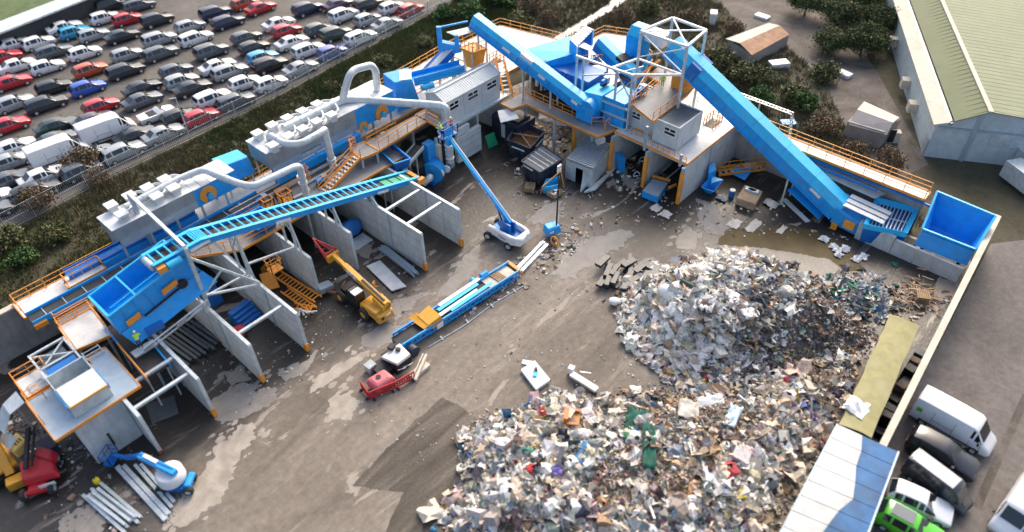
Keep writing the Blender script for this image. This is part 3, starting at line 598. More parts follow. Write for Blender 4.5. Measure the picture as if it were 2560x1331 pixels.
for k, (x, y, c_, lab) in enumerate([(20.6, 57.2, LBLUE, 'blue drive motor on the grey deck left of the rail cages'), (25.6, 58.0, DBLUE, 'dark blue drive motor behind the left rail cage'), (31.6, 56.2, BLUE, 'blue drive motor at the foot of the orange stair'), (35.2, 56.9, DBLUE, 'dark blue drive motor under the grey stair landing'), (40.8, 57.6, BLUE, 'blue drive motor below the ramp to the cabin')]):
    t = thing('drive_motor', lab, 'motor', (x, y, 5), 'drive motors on the deck'); MB().cyl((x-.45, y, 5.5), (x+.25, y, 5.5), .28).build('motor_body', c_, t); MB().bx(x+.26, x+.75, y-.3, y+.3, 5.1, 5.85).build('gearbox', BLUSTEEL, t); MB().bx(x-.4, x+.7, y-.25, y+.25, 4.99, 5.22).build('base', BLK, t)
for k, (P, lab) in enumerate([([(17.5, 57.0, 5.15), (22.5, 56.8, 5.15), (22.5, 57.8, 5.15)], 'grey cable duct bent along the left part of the service deck'), ([(28, 56.2, 5.15), (30, 56.0, 5.15), (30.2, 57.2, 5.15), (40, 57.3, 5.15)], 'grey cable duct bent along the right part of the service deck')]):
    b = MB()
    for a_, c_ in zip(P, P[1:]): b.beam(a_, c_, .3, .14)
    tag(b.build('cable_duct', GALV, org=P[0]), lab, 'cable duct', 'cable ducts on the service deck')
# ---- ramp, landing, stair in orange
walkway('walkway', 'grey ramp with orange edges from the stair landing to the grey cabin', [(38.3, 54.6), (45.6, 55.0), (45.6, 56.8), (38.3, 56.8)], 6.4, GDECK, [[(38.4, 54.7), (45.5, 55.1)], [(38.4, 56.7), (42.5, 56.7)]])
walkway('walkway', 'brownish corner walkway with orange edge beside the vertical silver duct', [(45.6, 53.2), (47.2, 53.2), (47.2, 57), (45.6, 57)], 6.4, GDECK, [[(45.7, 53.3), (45.7, 55)]], legs=[(45.8, 53.4, 0)])
walkway('walkway', 'square grey landing at the top of the orange stair', [(36.0, 54.9), (38.2, 54.5), (38.2, 57.2), (36.4, 57.2)], 6.4, GDECK, [[(36.1, 56.2), (36.4, 57.1), (37.2, 57.1)]], legs=[(36.3, 55.1, 0), (38, 54.7, 0)])
def stair(lab, A, B, w=1.0, n=9, grp='orange stairs', rails=True, name='stair'):
    A, B = Vector(A), Vector(B); d = B-A; r = Vector((d.y, -d.x, 0)).normalized()*(w/2); t = thing(name, lab, 'stair', A, grp)
    b = MB(); b.beam(A-r, B-r, .1, .28); b.beam(A+r, B+r, .1, .28); b.build('stringer', ORG, t)
    b = MB(); dd = d.xy.to_3d().normalized()*.13
    for k in range(n): p = A.lerp(B, (k+.5)/n); b.plate([p-r-dd, p+r-dd, p+r+dd, p-r+dd], .05)
    b.build('tread', GALV, t)
    if rails:
        b = MB(); 
        for s in (-1, 1):
            for h in (.55, 1.05): b.beam(A+r*s+V(0, 0, h), B+r*s+V(0, 0, h), .06)
            for k in range(5): p = A.lerp(B, k/4)+r*s; b.beam(p, p+V(0, 0, 1.05), .06)
        b.build('handrail', ORG, t)
    return t
stair('orange stair rising to the grey landing beside the vertical duct', (30.9, 54.9, 5.0), (36.1, 55.6, 6.4), 1.1, 11)
for p in [((25.2, 56.4), (26.2, 57.2)), ((26.8, 55.9), (28.0, 56.9))]:
    (xa, ya), (xb, yb2) = p
    t = thing('rail_cage', 'small orange rail cage on the grey deck, ' + ('left one by the ribbed conveyor' if xa < 26 else 'right one by the ribbed conveyor'), 'rail', (xa, ya, 5), 'orange rail cages')
    MB().rail([(xa, ya, 5), (xb, ya, 5), (xb, yb2, 5), (xa, yb2, 5), (xa, ya, 5)], 1.2, .08, .5).build('handrail', ORG, t); MB().bx(xa, xb, ya, yb2, 5.003, 5.15).build('base', ORG, t)
t = thing('access_cage', 'hanging orange ladder cage below the ribbed conveyor trestle', 'ladder', (21.5, 49.6, 4))
b = MB().rail([(20.8, 49.4, 4.1), (22.0, 49.4, 4.1), (22.0, 50.4, 4.1), (20.8, 50.4, 4.1), (20.8, 49.4, 4.1)], 1.1, .07, .5); b.bx(20.8, 22, 49.4, 50.4, 4.0, 4.1); b.build('cage', ORG, t)
# ---- blue chutes set in the deck
def chute(lab, c4, z, h, t_=.12):
    t = thing('chute', lab, 'chute', (*c4[0], z), 'blue chutes in the deck')
    top = [(x, y, z+h) for x, y in c4]; cx, cy = sum(p[0] for p in c4)/4, sum(p[1] for p in c4)/4
    MB().tray([(cx+(x-cx)*.8, cy+(y-cy)*.8, z) for x, y in c4], top, t_, True).build('chute_body', DBLUE, t)
    b = MB()
    for a, c in zip(top, top[1:]+top[:1]): b.beam(a, c, .14, .1)
    b.build('rim', BLUE, t); MB().extr([(cx+(x-cx)*.82, cy+(y-cy)*.82, z+h*.35) for x, y in c4], (0, 0, .05)).build('dark_lining', BELT, t)
    return t
chute('open blue chute with dark lining right of the orange stair landing', [(38.5, 52.6), (40.3, 52.0), (40.9, 56), (39.3, 56.3)], 4.2, 1.3)
chute('open blue chute with dark lining behind the middle of the ribbed conveyor', [(22.6, 53.7), (24.8, 53.7), (24.8, 56.6), (22.6, 56.6)], 4.99, .9)
# small silver belts on the deck
t = conveyor('belt_conveyor', 'slim grey belt with silver rails in front of the larger sorter', [(22.5, 58.3, 5.5), (36, 58.3, 5.5)], .8, .3, GALV, BELT)
t = conveyor('belt_conveyor', 'grey belt with silver rails beside the blue fan', [(36.5, 52.6, 3.4), (43.4, 54.2, 4.6)], 1.2, .4, GALV, BELT, legs=[(.1, 0), (.8, 0)])
# blue fan
t = thing('blower_fan', 'round blue blower fan with grey inlet pipes at the end of the ribbed conveyor', 'fan', (44, 53, 0))
MB().cyl((43.5, 52.7, 1.5), (44.6, 53.2, 1.5), 1.25, n=24).build('fan_housing', BLUE, t); MB().bx(43.9, 45.1, 53.4, 54.4, 1.8, 4.6).build('outlet_box', BLUE, t)
MB().tube(bend([(43.0, 52.4, 1.5), (42.6, 52.2, 1.5), (42.0, 52.6, 1.0)], .3), .4, 12).build('inlet_pipe', GALV, t); MB().bx(43.3, 45, 52.4, 53.6, 0, .3).build('base_frame', DBLUE, t)
MB().bx(42.4, 43.2, 53.4, 54.6, .6, 2.4).build('motor', BLK, t)
t = thing('control_cabinet', 'beige control cabinet with black front beside the vertical silver duct', 'cabinet', (45.2, 52.9, 0))
MB().bx(45.0, 45.5, 52.8, 53.6, 0, 4.3).build('cabinet', CREAM, t); MB().bx(45.52, 45.7, 52.5, 53.3, 1.4, 4.2).build('front_panel', BLK, t)
b = MB()
for k in range(4): b.bx(45.6, 45.75, 52.44, 52.5, 1.7+k*.6, 2.1+k*.6)
b.build('gauge', WHT, t)
# dark conveyor running down from the hopper platform
t = conveyor('belt_conveyor', 'short dark feed belt with blue sides right of the hopper platform', [(8.0, 46.4, 4.3), (8.3, 53.5, 4.9)], 2.0, .7, BLUE, BELT, legs=[(.1, 0), (.9, 0)])
MB().beam((7.0, 45.8, 4.9), (7.1, 50.6, 5.3), .1, .5).build('orange_guard', ORG, t)
# ================================================================ short wing (right): bays, decks, tower, diagonal conveyors
t = thing('back_wall', 'brown grey concrete wall behind the short wing, white walkway along its top', 'wall', (70, 30, 0))
MB().bx(70.6, 70.95, 9.0, 61.9, 0, 4.7).build('wall_panel', CONC2, t)
for (y, lab) in [(29.8, 'grey bay wall with tall orange pillar, nearest the blue diagonal conveyor'), (34.4, 'grey bay wall with tall orange pillar, middle of the three bay pillars'), (39.0, 'grey bay wall with tall orange pillar, beside the corrugated container'), (44.4, 'bay wall whose orange pillar stands behind the navy skips')]:
    t = thing('bay_wall', lab, 'wall', (58.7, y, 0), 'concrete bay walls of the short wing')
    MB().bx(58.9, 70.5, y-.12, y+.12, 0, 4.7).build('wall_panel', CONC, t)
    MB().bx(58.55, 58.88, y-.2, y+.2, .02, 4.1).build('pillar_guard', ORG, t)
    b = MB().bx(58.6, 58.88, y-.16, y+.16, 4.103, 4.75); b.bx(64, 64.25, y-.18, y-.123, 0, 4.7); b.build('steel_post', BLUSTEEL, t)
walkway('walkway', 'long white walkway with double orange rails along the short wing back wall', [(69.3, 8.9), (70.9, 8.9), (70.9, 29.6), (69.3, 29.6)], 5.0, DECK, [[(69.4, 9), (69.4, 29.5)], [(70.85, 9), (70.85, 29.5)]], sp=2.0)
walkway('walkway', 'white sunlit deck around the small grey cabin, orange kerb at the front', [(59.2, 29.7), (69.2, 29.7), (73.5, 30.3), (73.5, 39.2), (59.4, 39.3)], 5.0, DECK, [[(68.5, 35.4), (73.4, 35.2), (73.4, 30.4)]], th=.3)
walkway('walkway', 'long grey walkway with orange rail beneath the diagonal blue conveyor', [(57.3, 40.0), (59.6, 39.5), (62.6, 40.6), (60.6, 43), (58.9, 44.5), (58.9, 53), (55.4, 53), (55.4, 51.2), (57.3, 50.6)], 5.0, GDECK,
        [[(58.6, 41.9), (58.7, 52)], [(57.4, 52.9), (58.7, 52.9)], [(58.7, 40.2), (61.0, 40.6), (61.8, 41.6)], [(58.5, 41.9), (59.5, 40.9)]], th=.4)
b = MB(); b.hexa([(57.2, 39.9, 3.9), (57.9, 39.4, 4.2), (58.3, 40.2, 4.2), (57.6, 40.6, 3.9), (57.2, 39.9, 4.7), (57.9, 39.4, 4.7), (58.3, 40.2, 4.7), (57.6, 40.6, 4.7)]); tag(b.build('corner_bracket', GALV, org=(57.6, 40, 4)), 'triangular grey bracket under the pointed walkway corner', 'bracket')
tag(MB().extr([(53.2, 51.0, 4.2), (55.2, 49.9, 4.3), (55.9, 51.6, 4.6), (54.4, 52.6, 4.6)], (0, 0, .08)).build('white_flap', WHT, org=(54.5, 51, 4.3)), 'white sheet flap hanging off the walkway below the long cabin', 'panel')
b = MB()
for x, y in ((57.6, 51), (57.6, 46.5), (59, 42)): b.bx(x-.13, x+.13, y-.13, y+.13, 0, 4.58)
tag(b.build('support_frame', GALV, org=(57.6, 47, 0)), 'grey posts under the long walkway behind the navy skips', 'frame')
stair('orange folding stair with yellow guard rails right of the long cabin', (57.3, 53.6, 5.0), (59.6, 57.0, 7.4), 1.0, 8)
# white-ish deck behind, with orange rails near scrub
walkway('walkway', 'white back deck with orange rails above the scrub, behind the diagonal conveyor top', [(57.2, 57.5), (72.8, 57.5), (70.8, 67.4), (60.02, 67.8), (60.02, 62.33), (57.2, 62.33)], 5.0, DECK, [[(60.1, 67.7), (70.7, 67.3), (72.7, 57.6)]], sp=1.8, legs=[(70.4, 66.8, 0), (62, 67.2, 0), (72, 58, 0)])
walkway('walkway', 'white deck with orange rail behind the ribbed white cap box', [(66, 45.5), (76, 45.5), (79.6, 51.6), (78.2, 55), (73.8, 55.2), (72.8, 57.4), (66, 57.4)], 5.0, DECK, [[(72.7, 57.3), (73.7, 55.2), (78.1, 54.9), (79.4, 51.7), (76, 45.7)]], sp=1.8, legs=[(78, 54, 0), (79, 51.8, 0), (75.6, 46, 0)])
for i, (x, y) in enumerate([(61.5, 60), (64.5, 58.5), (66.9, 31.3)]):
    t = thing('stair_hatch', 'orange framed stair opening in the white back deck, ' + ('farther from the tower', 'nearer the tower', 'right of the small dark roofed cabin')[i], 'hatch', (x, y, 5), 'orange framed deck openings')
    MB().rail([(x, y, 5), (x+2, y, 5), (x+2, y+1.2, 5), (x, y+1.2, 5)], 1.0, .08, .7).build('handrail', ORG, t); MB().bx(x, x+2, y, y+1.2, 5.003, 5.04).build('opening', BLK, t)
# ---- covered diagonal conveyors
def cov_conv(lab, A, B, w, h, dash=(), legs=(), col=BLUE, colt=LBLUE):
    A, B = Vector(A), Vector(B); d = (B-A).normalized(); r = Vector((d.y, -d.x, 0)).normalized(); up = r.cross(d).normalized()
    if up.z < 0: up = -up
    t = thing('covered_conveyor', lab, 'conveyor', A, 'covered conveyors')
    def sec(p): return [p-r*w/2-up*h/2, p+r*w/2-up*h/2, p+r*w/2+up*h*.1, p-r*w/2+up*h*.1]
    MB().hexa(sec(A)+sec(B)).build('trough', col, t)
    def top(p): return [p+r*w/2+up*h*.1, p+r*w*.3+up*h*.5, p-r*w*.3+up*h*.5, p-r*w/2+up*h*.1]
    b = MB(); n = 6
    for k in range(n):
        p, q = A.lerp(B, k/n+.0004), A.lerp(B, (k+1)/n-.0004); P, Q = top(p), top(q)
        b.add(P+Q, [(0, 1, 5, 4), (1, 2, 6, 5), (2, 3, 7, 6), (0, 3, 2, 1), (4, 5, 6, 7)])
    b.build('cover', colt, t)
    b = MB(); L_ = (B-A).length
    for s in (-1, 1):
        for k in range(int(L_/1.6)): p = A.lerp(B, (k+.6)*1.6/L_)+r*s*(w/2+.04); b.beam(p-up*h*.5, p+up*h*.08, .1, .08, up=d)
        b.beam(A+r*s*(w/2+.05)-up*h*.5, B+r*s*(w/2+.05)-up*h*.5, .1, .16)
    b.build('side_rib', col, t)
    if dash:
        b = MB()
        for (f, ln, s) in dash: p = A.lerp(B, f)+r*s*(w/2+.1); b.beam(p-d*ln/2, p+d*ln/2, .05, .32)
        b.build('name_plate', WHT, t)
    if legs:
        for f, z0 in legs:
            p = A.lerp(B, f)-up*h*.5
            for s in (-1, 1): q = p+r*s*w*.42; MB().beam(q, V(q.x, q.y, z0), .18).build('support_leg', GALV, t)
    return t, r, d, up
cA, r, d, up = cov_conv('long bright blue covered conveyor slanting down from the white frame to the orange walkway', (58.1, 59.4, 12.6), (59.3, 43.6, 6.9), 1.7, 1.5, dash=[(.34, 1.2, 1), (.66, 1.0, 1), (.95, .9, 1), (.93, 1.2, -1)], legs=[(.08, 4.9), (.5, 4.9), (.75, 4.9)])
q = V(58.1, 59.4, 12.6).lerp(V(59.3, 43.6, 6.9), .5)+up*.55
MB().beam(q-d*.9-r*-.55, q+d*.9-r*-.55, .4, .5).build('inspection_lid', WHT, cA)
b = MB(); P = [V(59.3, 44.0, 7.0), V(59.5, 41.6, 6.9)]
b.tube([(58.6, 42.9, 6.6), (60.2, 42.9, 6.6)], 1.15, 16); b.bx(58.5, 60.4, 42.0, 44.2, 5.1, 6.9); b.build('tail_housing', BLUE, cA)
MB().cyl((60.4, 42.4, 6.2), (61.6, 42.2, 6.2), .5).build('motor', DBLUE, cA)
cB, r, d, up = cov_conv('biggest blue covered conveyor slanting from the tower down to the grated hopper', (67.3, 38.0, 12.8), (67.0, 15.4, 1.95), 2.4, 2.1, dash=[(.88, 1.4, 1)], legs=[(.76, 0)])
MB().hexa([(65.9, 13.0, .2), (68.2, 12.4, .8), (68.2, 15.8, 1.2), (65.8, 15.8, .5), (65.9, 13.0, 1.8), (68.2, 12.4, 2.4), (68.2, 15.8, 3.1), (65.8, 15.8, 2.6)]).build('tail_housing', BLUE, cB)
b = MB().bx(65.5, 65.88, 13.3, 14.4, .9, 1.7); b.bx(65.5, 65.8, 14.9, 15.5, .1, .8); b.build('drive_guard', ORG, cB)
b = MB()
for k in range(3): b.plate([(66.2+k*.75, 11.0, 2.7+.1*k), (66.8+k*.75, 11.0, 2.72+.1*k), (66.7+k*.75, 15.2, 3.0+.1*k), (66.1+k*.75, 15.2, 2.98+.1*k)], .08)
b.build('tail_cover', WHT, cB)
MB().extr([(65.7, 20.9, 2.2), (68.8, 20.3, 2.6), (68.8, 16.5, 1.0), (65.7, 16.9, .4)], (0, 0, .1)).build('under_guard', BLUE, cB)
p0 = V(67.3, 38.0, 12.8); MB().beam(p0+d*3.2, p0+d*4.6, 2.46, 1.9).build('dark_gap_collar', DBLUE, cB)
b = MB().extr([(68.8, 20.4, 3.6), (70.5, 20.2, 3.6), (70.5, 12.6, 3.2), (68.9, 13.2, 3.2)], (0, 0, .06))
tag(b.build('roof_sheet', WHT, org=(69, 17, 3)), 'bright white corrugated sheet roof behind the lower end of the big conveyor', 'roof sheet')
b = MB()
for k in range(2): b.beam((69.25-.5*k, 8.2+5*k, 4.6-.3*k), (69.25-.5*k, 22, 4.6-.3*k), .18, .2)
tag(b.build('pipe_run', DBLUE, org=(69, 15, 4)), 'dark blue and white pipe run along the short wing wall', 'pipe')
# ---- blue processing block under tower
t = thing('drum_screen', 'dark blue ribbed drum housing behind the diagonal conveyor, below the curved walkway', 'sorting machine', (62.5, 47, 5))
b = MB().bx(61.2, 64.6, 44.6, 51.4, 5.2, 8.4); b.build('housing', DBLUE, t); b = MB()
for k in range(9): b.bx(61.08, 61.197, 44.8+k*.78, 44.95+k*.78, 5.2, 8.4)
b.build('housing_rib', DBLUE, t); MB().cyl((61.0, 47.6, 7.3), (60.6, 47.6, 7.3), .35).build('motor', ORG, t)
b = MB()
for x in (61.4, 64.4):
    for y in (44.8, 51.2): b.bx(x-.1, x+.1, y-.1, y+.1, 4.9, 5.2)
b.build('support_leg', GALV, t)
t = thing('feed_housing', 'long light blue box housing sloping up to the ribbed white cap', 'conveyor', (62, 51, 8), 'blue box housings')
P = [at(1300, 128, 8.9), at(1352, 160, 8.9), at(1452, 130, 9.7), at(1432, 90, 9.7)]
MB().hexa([p-V(0, 0, 1.1) for p in P]+P).build('housing', BLUE, t); b = MB()
b.hexa([p+V(0, 0, .004) for p in P]+[p+V(0, 0, .06) for p in P]); b.build('top_panel', LBLUE, t)
c0, c1 = (P[0]+P[1])/2, (P[2]+P[3])/2; b = MB()
for f in (.15, .6): c = c0.lerp(c1, f); b.beam(c-V(0, 0, 1.1), V(c.x, c.y, 5), .3)
b.build('support_leg', GALV, t)
t = thing('cap_box', 'ribbed white topped blue box with open dark end above the tower gap', 'hood', (65, 49, 9))
P = [at(1424, 100, 11.0), at(1443, 118, 11.0), at(1483, 76, 11.0), at(1462, 66, 11.0)]
B4 = [p-V(0, 0, 1.9) for p in P]
b = MB(); b.hexa([B4[0], B4[1], B4[1]+(B4[2]-B4[1])*.06, B4[0]+(B4[3]-B4[0])*.06, P[0], P[1], P[1]+(P[2]-P[1])*.06, P[0]+(P[3]-P[0])*.06])
b.hexa([B4[3], B4[2], B4[2]+(B4[1]-B4[2])*.06, B4[3]+(B4[0]-B4[3])*.06, P[3], P[2], P[2]+(P[1]-P[2])*.06, P[3]+(P[0]-P[3])*.06]); b.hexa([B4[0], B4[0]+(B4[1]-B4[0])*.06, B4[3]+(B4[2]-B4[3])*.06, B4[3], P[0], P[0]+(P[1]-P[0])*.06, P[3]+(P[2]-P[3])*.06, P[3]]); b.build('side_panel', BLUE, t)
b = MB(); b.hexa([p+V(0, 0, .004) for p in P]+[p+V(0, 0, .1) for p in P])
for k in range(7): f = (k+.5)/7; b.beam(P[0].lerp(P[3], f)+V(0, 0, .14), P[1].lerp(P[2], f)+V(0, 0, .14), .1, .08)
b.build('ribbed_lid', WHT, t); b = MB().beam(P[1]+V(0, 0, .1), P[1]-V(0, 0, 1.9), .14); b.beam(P[2]+V(0, 0, .1), P[2]-V(0, 0, 1.9), .14); b.build('edge_trim', WHT, t)
c = sum(B4, Vector())/4; MB().beam(c, V(c.x, c.y, 5), 1.4).build('support_column', DBLUE, t)
cC, _, _, _ = cov_conv('short blue covered conveyor with an open dark hatch, between cap box and tower', at(1500, 105, 9.6), at(1592, 195, 7.4), 1.9, 1.5, legs=[(.4, 5), (.85, 5)])
A_, B2 = at(1500, 105, 9.6), at(1592, 195, 7.4); dd = (B2-A_).normalized(); MB().beam(A_.lerp(B2, .52)+V(0, 0, .15), A_.lerp(B2, .66)+V(0, 0, .15), 1.5, 1.55).build('open_hatch', BLK, cC)
t = thing('tall_chute', 'tall vertical blue chute with rounded light blue top behind the white tower frame', 'chute', (70, 44.5, 5))
b = MB(); b.bx(69.2, 71.4, 43.4, 45.4, 4.9, 11.0); b.build('chute_body', BLUE, t)
b = MB().hexa([(69.2, 43.4, 11.004), (71.4, 43.4, 11.004), (71.4, 45.4, 11.004), (69.2, 45.4, 11.004), (69.9, 43.5, 12), (71.3, 43.5, 12), (71.3, 45.3, 12), (69.9, 45.3, 12)]); b.build('cowl', LBLUE, t)
MB().hexa([(70.2, 41.0, 10.2), (72, 41.0, 10.2), (71.4, 43.37, 10.6), (70, 43.37, 10.6), (70.2, 41, 11.6), (72, 41, 11.6), (71.4, 43.37, 11.9), (70, 43.37, 11.9)]).build('white_elbow', WHT, t)
t = conveyor('belt_conveyor', 'wide dark belt conveyor under the white tower beams, with orange safety strip', [at(1610, 135, 8.6), at(1560, 200, 7.4)], 2.0, .9, BLUE, BELT, legs=[(.2, 5), (.8, 5)])
p, q = at(1650, 150, 8.8), at(1580, 205, 7.6); MB().beam(p, q, .25, .18).build('safety_strip', ORG, t)
t = thing('blue_block', 'box shaped blue machine block standing between the white tower posts', 'sorting machine', (61, 40, 5))
b = MB().bx(60.2, 63.4, 38.8, 41.6, 5.0, 8.2); b.build('housing', BLUE, t); MB().hexa([(59.6, 41.7, 6.6), (62.6, 41.7, 6.6), (62.6, 44.2, 6.6), (59.6, 44.2, 6.6), (59.9, 41.7, 8.3), (62.6, 41.7, 8.3), (62.6, 44.2, 7.9), (59.9, 44.2, 7.9)]).build('light_hood', LBLUE, t)
b = MB(); b.beam((60, 44.4, 7.6), (60.3, 38.4, 7.6), .22); b.beam((60.2, 44.2, 6.3), (60.3, 38.4, 6.3), .25); b.build('cross_beam', GALV, t)
MB().bx(60.6, 63, 41.7, 44, 5.0, 6.55).build('lower_box', DBLUE, t)
walkway('walkway', 'bent grey walkway with orange rails above the dark blue drum housing', [(60.8, 52.0), (60.4, 51.0), (64.6, 48.3), (66.4, 46.6), (67.0, 47.4), (65.2, 49.2)], 8.0, GDECK, [[(60.5, 51.1), (64.6, 48.4), (66.4, 46.7)]], legs=[(60.9, 51.4, 5), (64.8, 48.6, 5)])
# ---- white steel tower
t = thing('steel_tower', 'open white steel tower frame around the head of the biggest blue conveyor', 'frame', (63, 38, 5))
F = [at(1603, 78, 15), at(1682, 45, 15), at(1766, 76, 15), at(1718, 117, 15)]
b = MB()
for i in range(4): b.beam(F[i], F[(i+1) % 4], .24)
b.build('top_beam', WHT, t); b = MB(); b.beam(F[0], F[2], .14); b.beam(F[1], F[3], .14); b.build('cross_brace', WHT, t)
for p in F: MB().beam((p.x, p.y, 5.0), (p.x, p.y, 14.86), .24).build('post', GALV, t)
G = [at(1440, 140, 11.6), at(1585, 190, 11.6)]
b = MB().beam(G[0], G[1], .24); b.beam(G[0].lerp(G[1], .62), F[0]-V(0, 0, 3.2), .22); b.beam(G[1].lerp(G[0], .05), F[3]-V(0, 0, 3.2), .22); b.beam(F[0]-V(0, 0, 3.2), F[3]-V(0, 0, 3.2), .2); b.build('front_beam', WHT, t)
for f, z0 in ((0.02, 5), (.72, 5), (.98, 5), (.14, 5)):
    p = G[0].lerp(G[1], f); MB().beam((p.x, p.y, z0), (p.x, p.y, 11.45), .2).build('post', GALV, t)
b = MB(); p0, p1 = G[0].lerp(G[1], .72), G[1]; b.beam(p0-V(0, 0, .4), p1-V(0, 0, 3), .1); b.beam(p1-V(0, 0, .4), p0-V(0, 0, 3), .1); b.build('face_brace', GALV, t); b = MB(); b.beam(F[0]-V(0, 0, .2), F[3]-V(0, 0, 3), .12); b.beam(F[3]-V(0, 0, .2), F[0]-V(0, 0, 3), .12); b.build('face_brace', GALV, t)
# ---- upper deck with orange rails, worker, orange stair tower
walkway('walkway', 'upper steel deck on the tower with orange kerb where a worker stands', [(59.6, 34.7), (66.6, 34.9), (70, 35.6), (70, 41), (67.4, 40.6), (67, 38.9), (61.0, 38.4)], 8.0, GDECK, [[(59.7, 34.8), (66.5, 35.0)], [(61.1, 38.3), (66.9, 38.8)]], th=.2)
t = thing('stair_tower', 'orange sheeted stair tower beside the worker on the upper deck', 'stair', (67, 36, 8), 'orange stairs')
b = MB(); b.bx(66.9, 67.0, 35.2, 37.2, 8.05, 9.9); b.bx(67.6, 69.8, 37.6, 37.7, 8.05, 10.6); b.bx(67.1, 69.8, 35.15, 35.25, 8.05, 10.8); b.build('side_sheet', ORG, t)
b = MB()
for k in range(9): b.bx(67.3+k*.26, 67.55+k*.26, 36, 37.3, 8.2+k*.24, 8.28+k*.24)
b.build('tread', WHT, t); b = MB(); b.rail([(69.8, 37.5, 10.4), (69.8, 35.3, 10.4), (67.2, 35.3, 10.4)], 1.1, .09, .6); b.build('handrail', ORG, t); MB().bx(67.2, 70, 35.26, 37.58, 10.3, 10.4).build('landing', ORG, t)
b = MB(); b.rail([(60.6, 35.3, 5.0), (60.0, 37.5, 5.0)], 1, .07, .6); tag(b.build('kerb_rail', ORG, org=(60, 36, 5)), 'short orange rail below the upper deck edge', 'rail')
cabin('portable_cabin', 'small grey cabin with dark flat ribbed roof on the white deck', 60.4, 64.9, 31.9, 35.0, 5.15, 7.8, 8, 'y', [('x', 32.2, 6.6, 1.5, .95)], SLATE)
cabin('portable_cabin', 'grey cabin half hidden under the upper tower deck', 61.2, 65.5, 35.25, 40.0, 5.15, 7.6, 8, 'y', [('x', 37.2, 6.3, 1.2, .9)], SLATE)
for x, y in ((58.75, 34.5), (58.75, 30.0)): tag(MB().bx(x-.12, x+.12, y+.2, y+.44, 4.76, 7.75 if y > 32 else 6.2).build('deck_post', BLUSTEEL, org=(x, y, 4.8)), 'blue grey post rising above the '+('middle' if y > 32 else 'conveyor side')+' orange pillar at the deck edge', 'post')
for k, (x, y, z, c_, lab) in enumerate([(60.4, 45.6, 5.2, LBLUE, 'light blue drive motor between drum housing and the diagonal conveyor tail'), (64.2, 43.2, 5.2, BLUE, 'blue drive motor low between the tower posts'), (65.4, 47.2, 8.2, DBLUE, 'dark blue drive motor on the bent walkway below the white cap box'), (63.2, 38.9, 8.25, BLUE, 'blue drive motor beside the orange safety strip on the tower'), (61.9, 43.0, 8.3, DBLUE, 'dark blue drive motor on top of the light hood in the tower')]):
    t = thing('drive_motor', lab, 'motor', (x, y, z), 'drive motors on the tower'); MB().cyl((x-.45, y, z+.5), (x+.25, y, z+.5), .28).build('motor_body', c_, t); MB().bx(x+.26, x+.75, y-.3, y+.3, z+.1, z+.85).build('gearbox', BLUSTEEL, t); MB().bx(x-.4, x+.7, y-.25, y+.25, z, z+.22).build('base', BLK, t)
for k, (P_, lab) in enumerate([([(59.9, 44.6, 9.8), (62.5, 42.0, 9.8), (66.0, 40.6, 9.8)], 'grey pipe crossing the tower above the light hood'), ([(60.2, 38.3, 9.6), (60.2, 38.3, 5.1), (60.0, 40.5, 5.1)], 'grey cable pipe running down the front tower post'), ([(68.0, 36.2, 13.5), (68.2, 36.0, 8.1)], 'grey pipe dropping inside the tower beside the orange stair')]):
    tag(MB().tube(bend(P_, .4), .09, 8).build('cable_pipe', GALV, org=P_[0]), lab, 'pipe', 'pipes on the tower')
tag(MB().rail([(67.3, 40.5, 8.0), (61.0, 38.45, 8.0)], 1.1, .07, 1.0).build('handrail_run', ORG, org=(64, 39, 8)), 'orange rail run behind the worker on the upper tower deck', 'rail')
tag(MB().rail([(59.4, 30, 5.0), (59.5, 34.4, 5.0)], .6, .06, .8).build('handrail_run', ORG, org=(59.4, 32, 5)), 'low orange rail in front of the small dark roofed cabin', 'rail')
# ---- back cable ladder
b = MB(); 
for k in (0, .5): b.beam((75.6-k, 36, 5.2), (75.6-k, 26, 5.2), .1)
for i in range(22): b.beam((75.6, 36-i*.45, 5.2), (75.1, 36-i*.45, 5.2), .05)
for k in (0, .5): b.beam((75.6-k, 26, 5.2), (75.6-k, 25.2, 0), .1)
for i in range(10): b.beam((75.6, 25.9-.08*i, 4.7-i*.5), (75.1, 25.9-.08*i, 4.7-i*.5), .07)
for y in (35, 30): b.beam((75.4, y, 0), (75.4, y, 5.1), .14)
tag(b.build('cable_ladder', SILV, org=(75.5, 31, 5)), 'silver cable ladder on posts outside the short wing, curving down', 'ladder')
# ---- lower right: grated hopper, concrete surround, big blue skip
t = thing('concrete_surround', 'blue grey concrete block wall in front of the grated hopper and blue skip', 'wall', (66, 8, 0))
for k, (y0, y1, z) in enumerate([(9.4, 13.0, 2.1), (7.2, 9.35, 1.8), (2.9, 7.15, 1.8)]): MB().bx(65.8, 66.1, y0, y1, 0, z).build('wall_block', CONC, t)
MB().bx(66.103, 70.5, 12.7, 13.0, 0, 2.0).build('wall_block', CONC, t)
t = thing('grated_hopper', 'light blue hopper with dark slatted grate in front of the big blue skip', 'hopper', (68.5, 10.8, 2))
R4 = [at(2160, 560, 2.6), at(2270, 583, 2.6), at(2300, 520, 2.9), at(2190, 492, 2.9)]
c = sum(R4, Vector())/4; inn = [p.lerp(c, .24)-V(0, 0, .35) for p in R4]
b = MB()
for i in range(4): j = (i+1) % 4; b.add([R4[i], R4[j], inn[j], inn[i], R4[i]-V(0, 0, .6), R4[j]-V(0, 0, .6)], [(0, 1, 2, 3), (0, 4, 5, 1)])
b.build('hopper_rim', LBLUE, t); b = MB()
for k in range(9): f = (k+.5)/9; b.beam(inn[0].lerp(inn[1], f), inn[3].lerp(inn[2], f), .12, .1)
b.beam(inn[0].lerp(inn[3], .45), inn[1].lerp(inn[2], .45), .12, .1); b.build('grate_bar', SILV, t)
MB().extr([p-V(0, 0, 1) for p in inn], (0, 0, .05)).build('dark_floor', BLK, t)
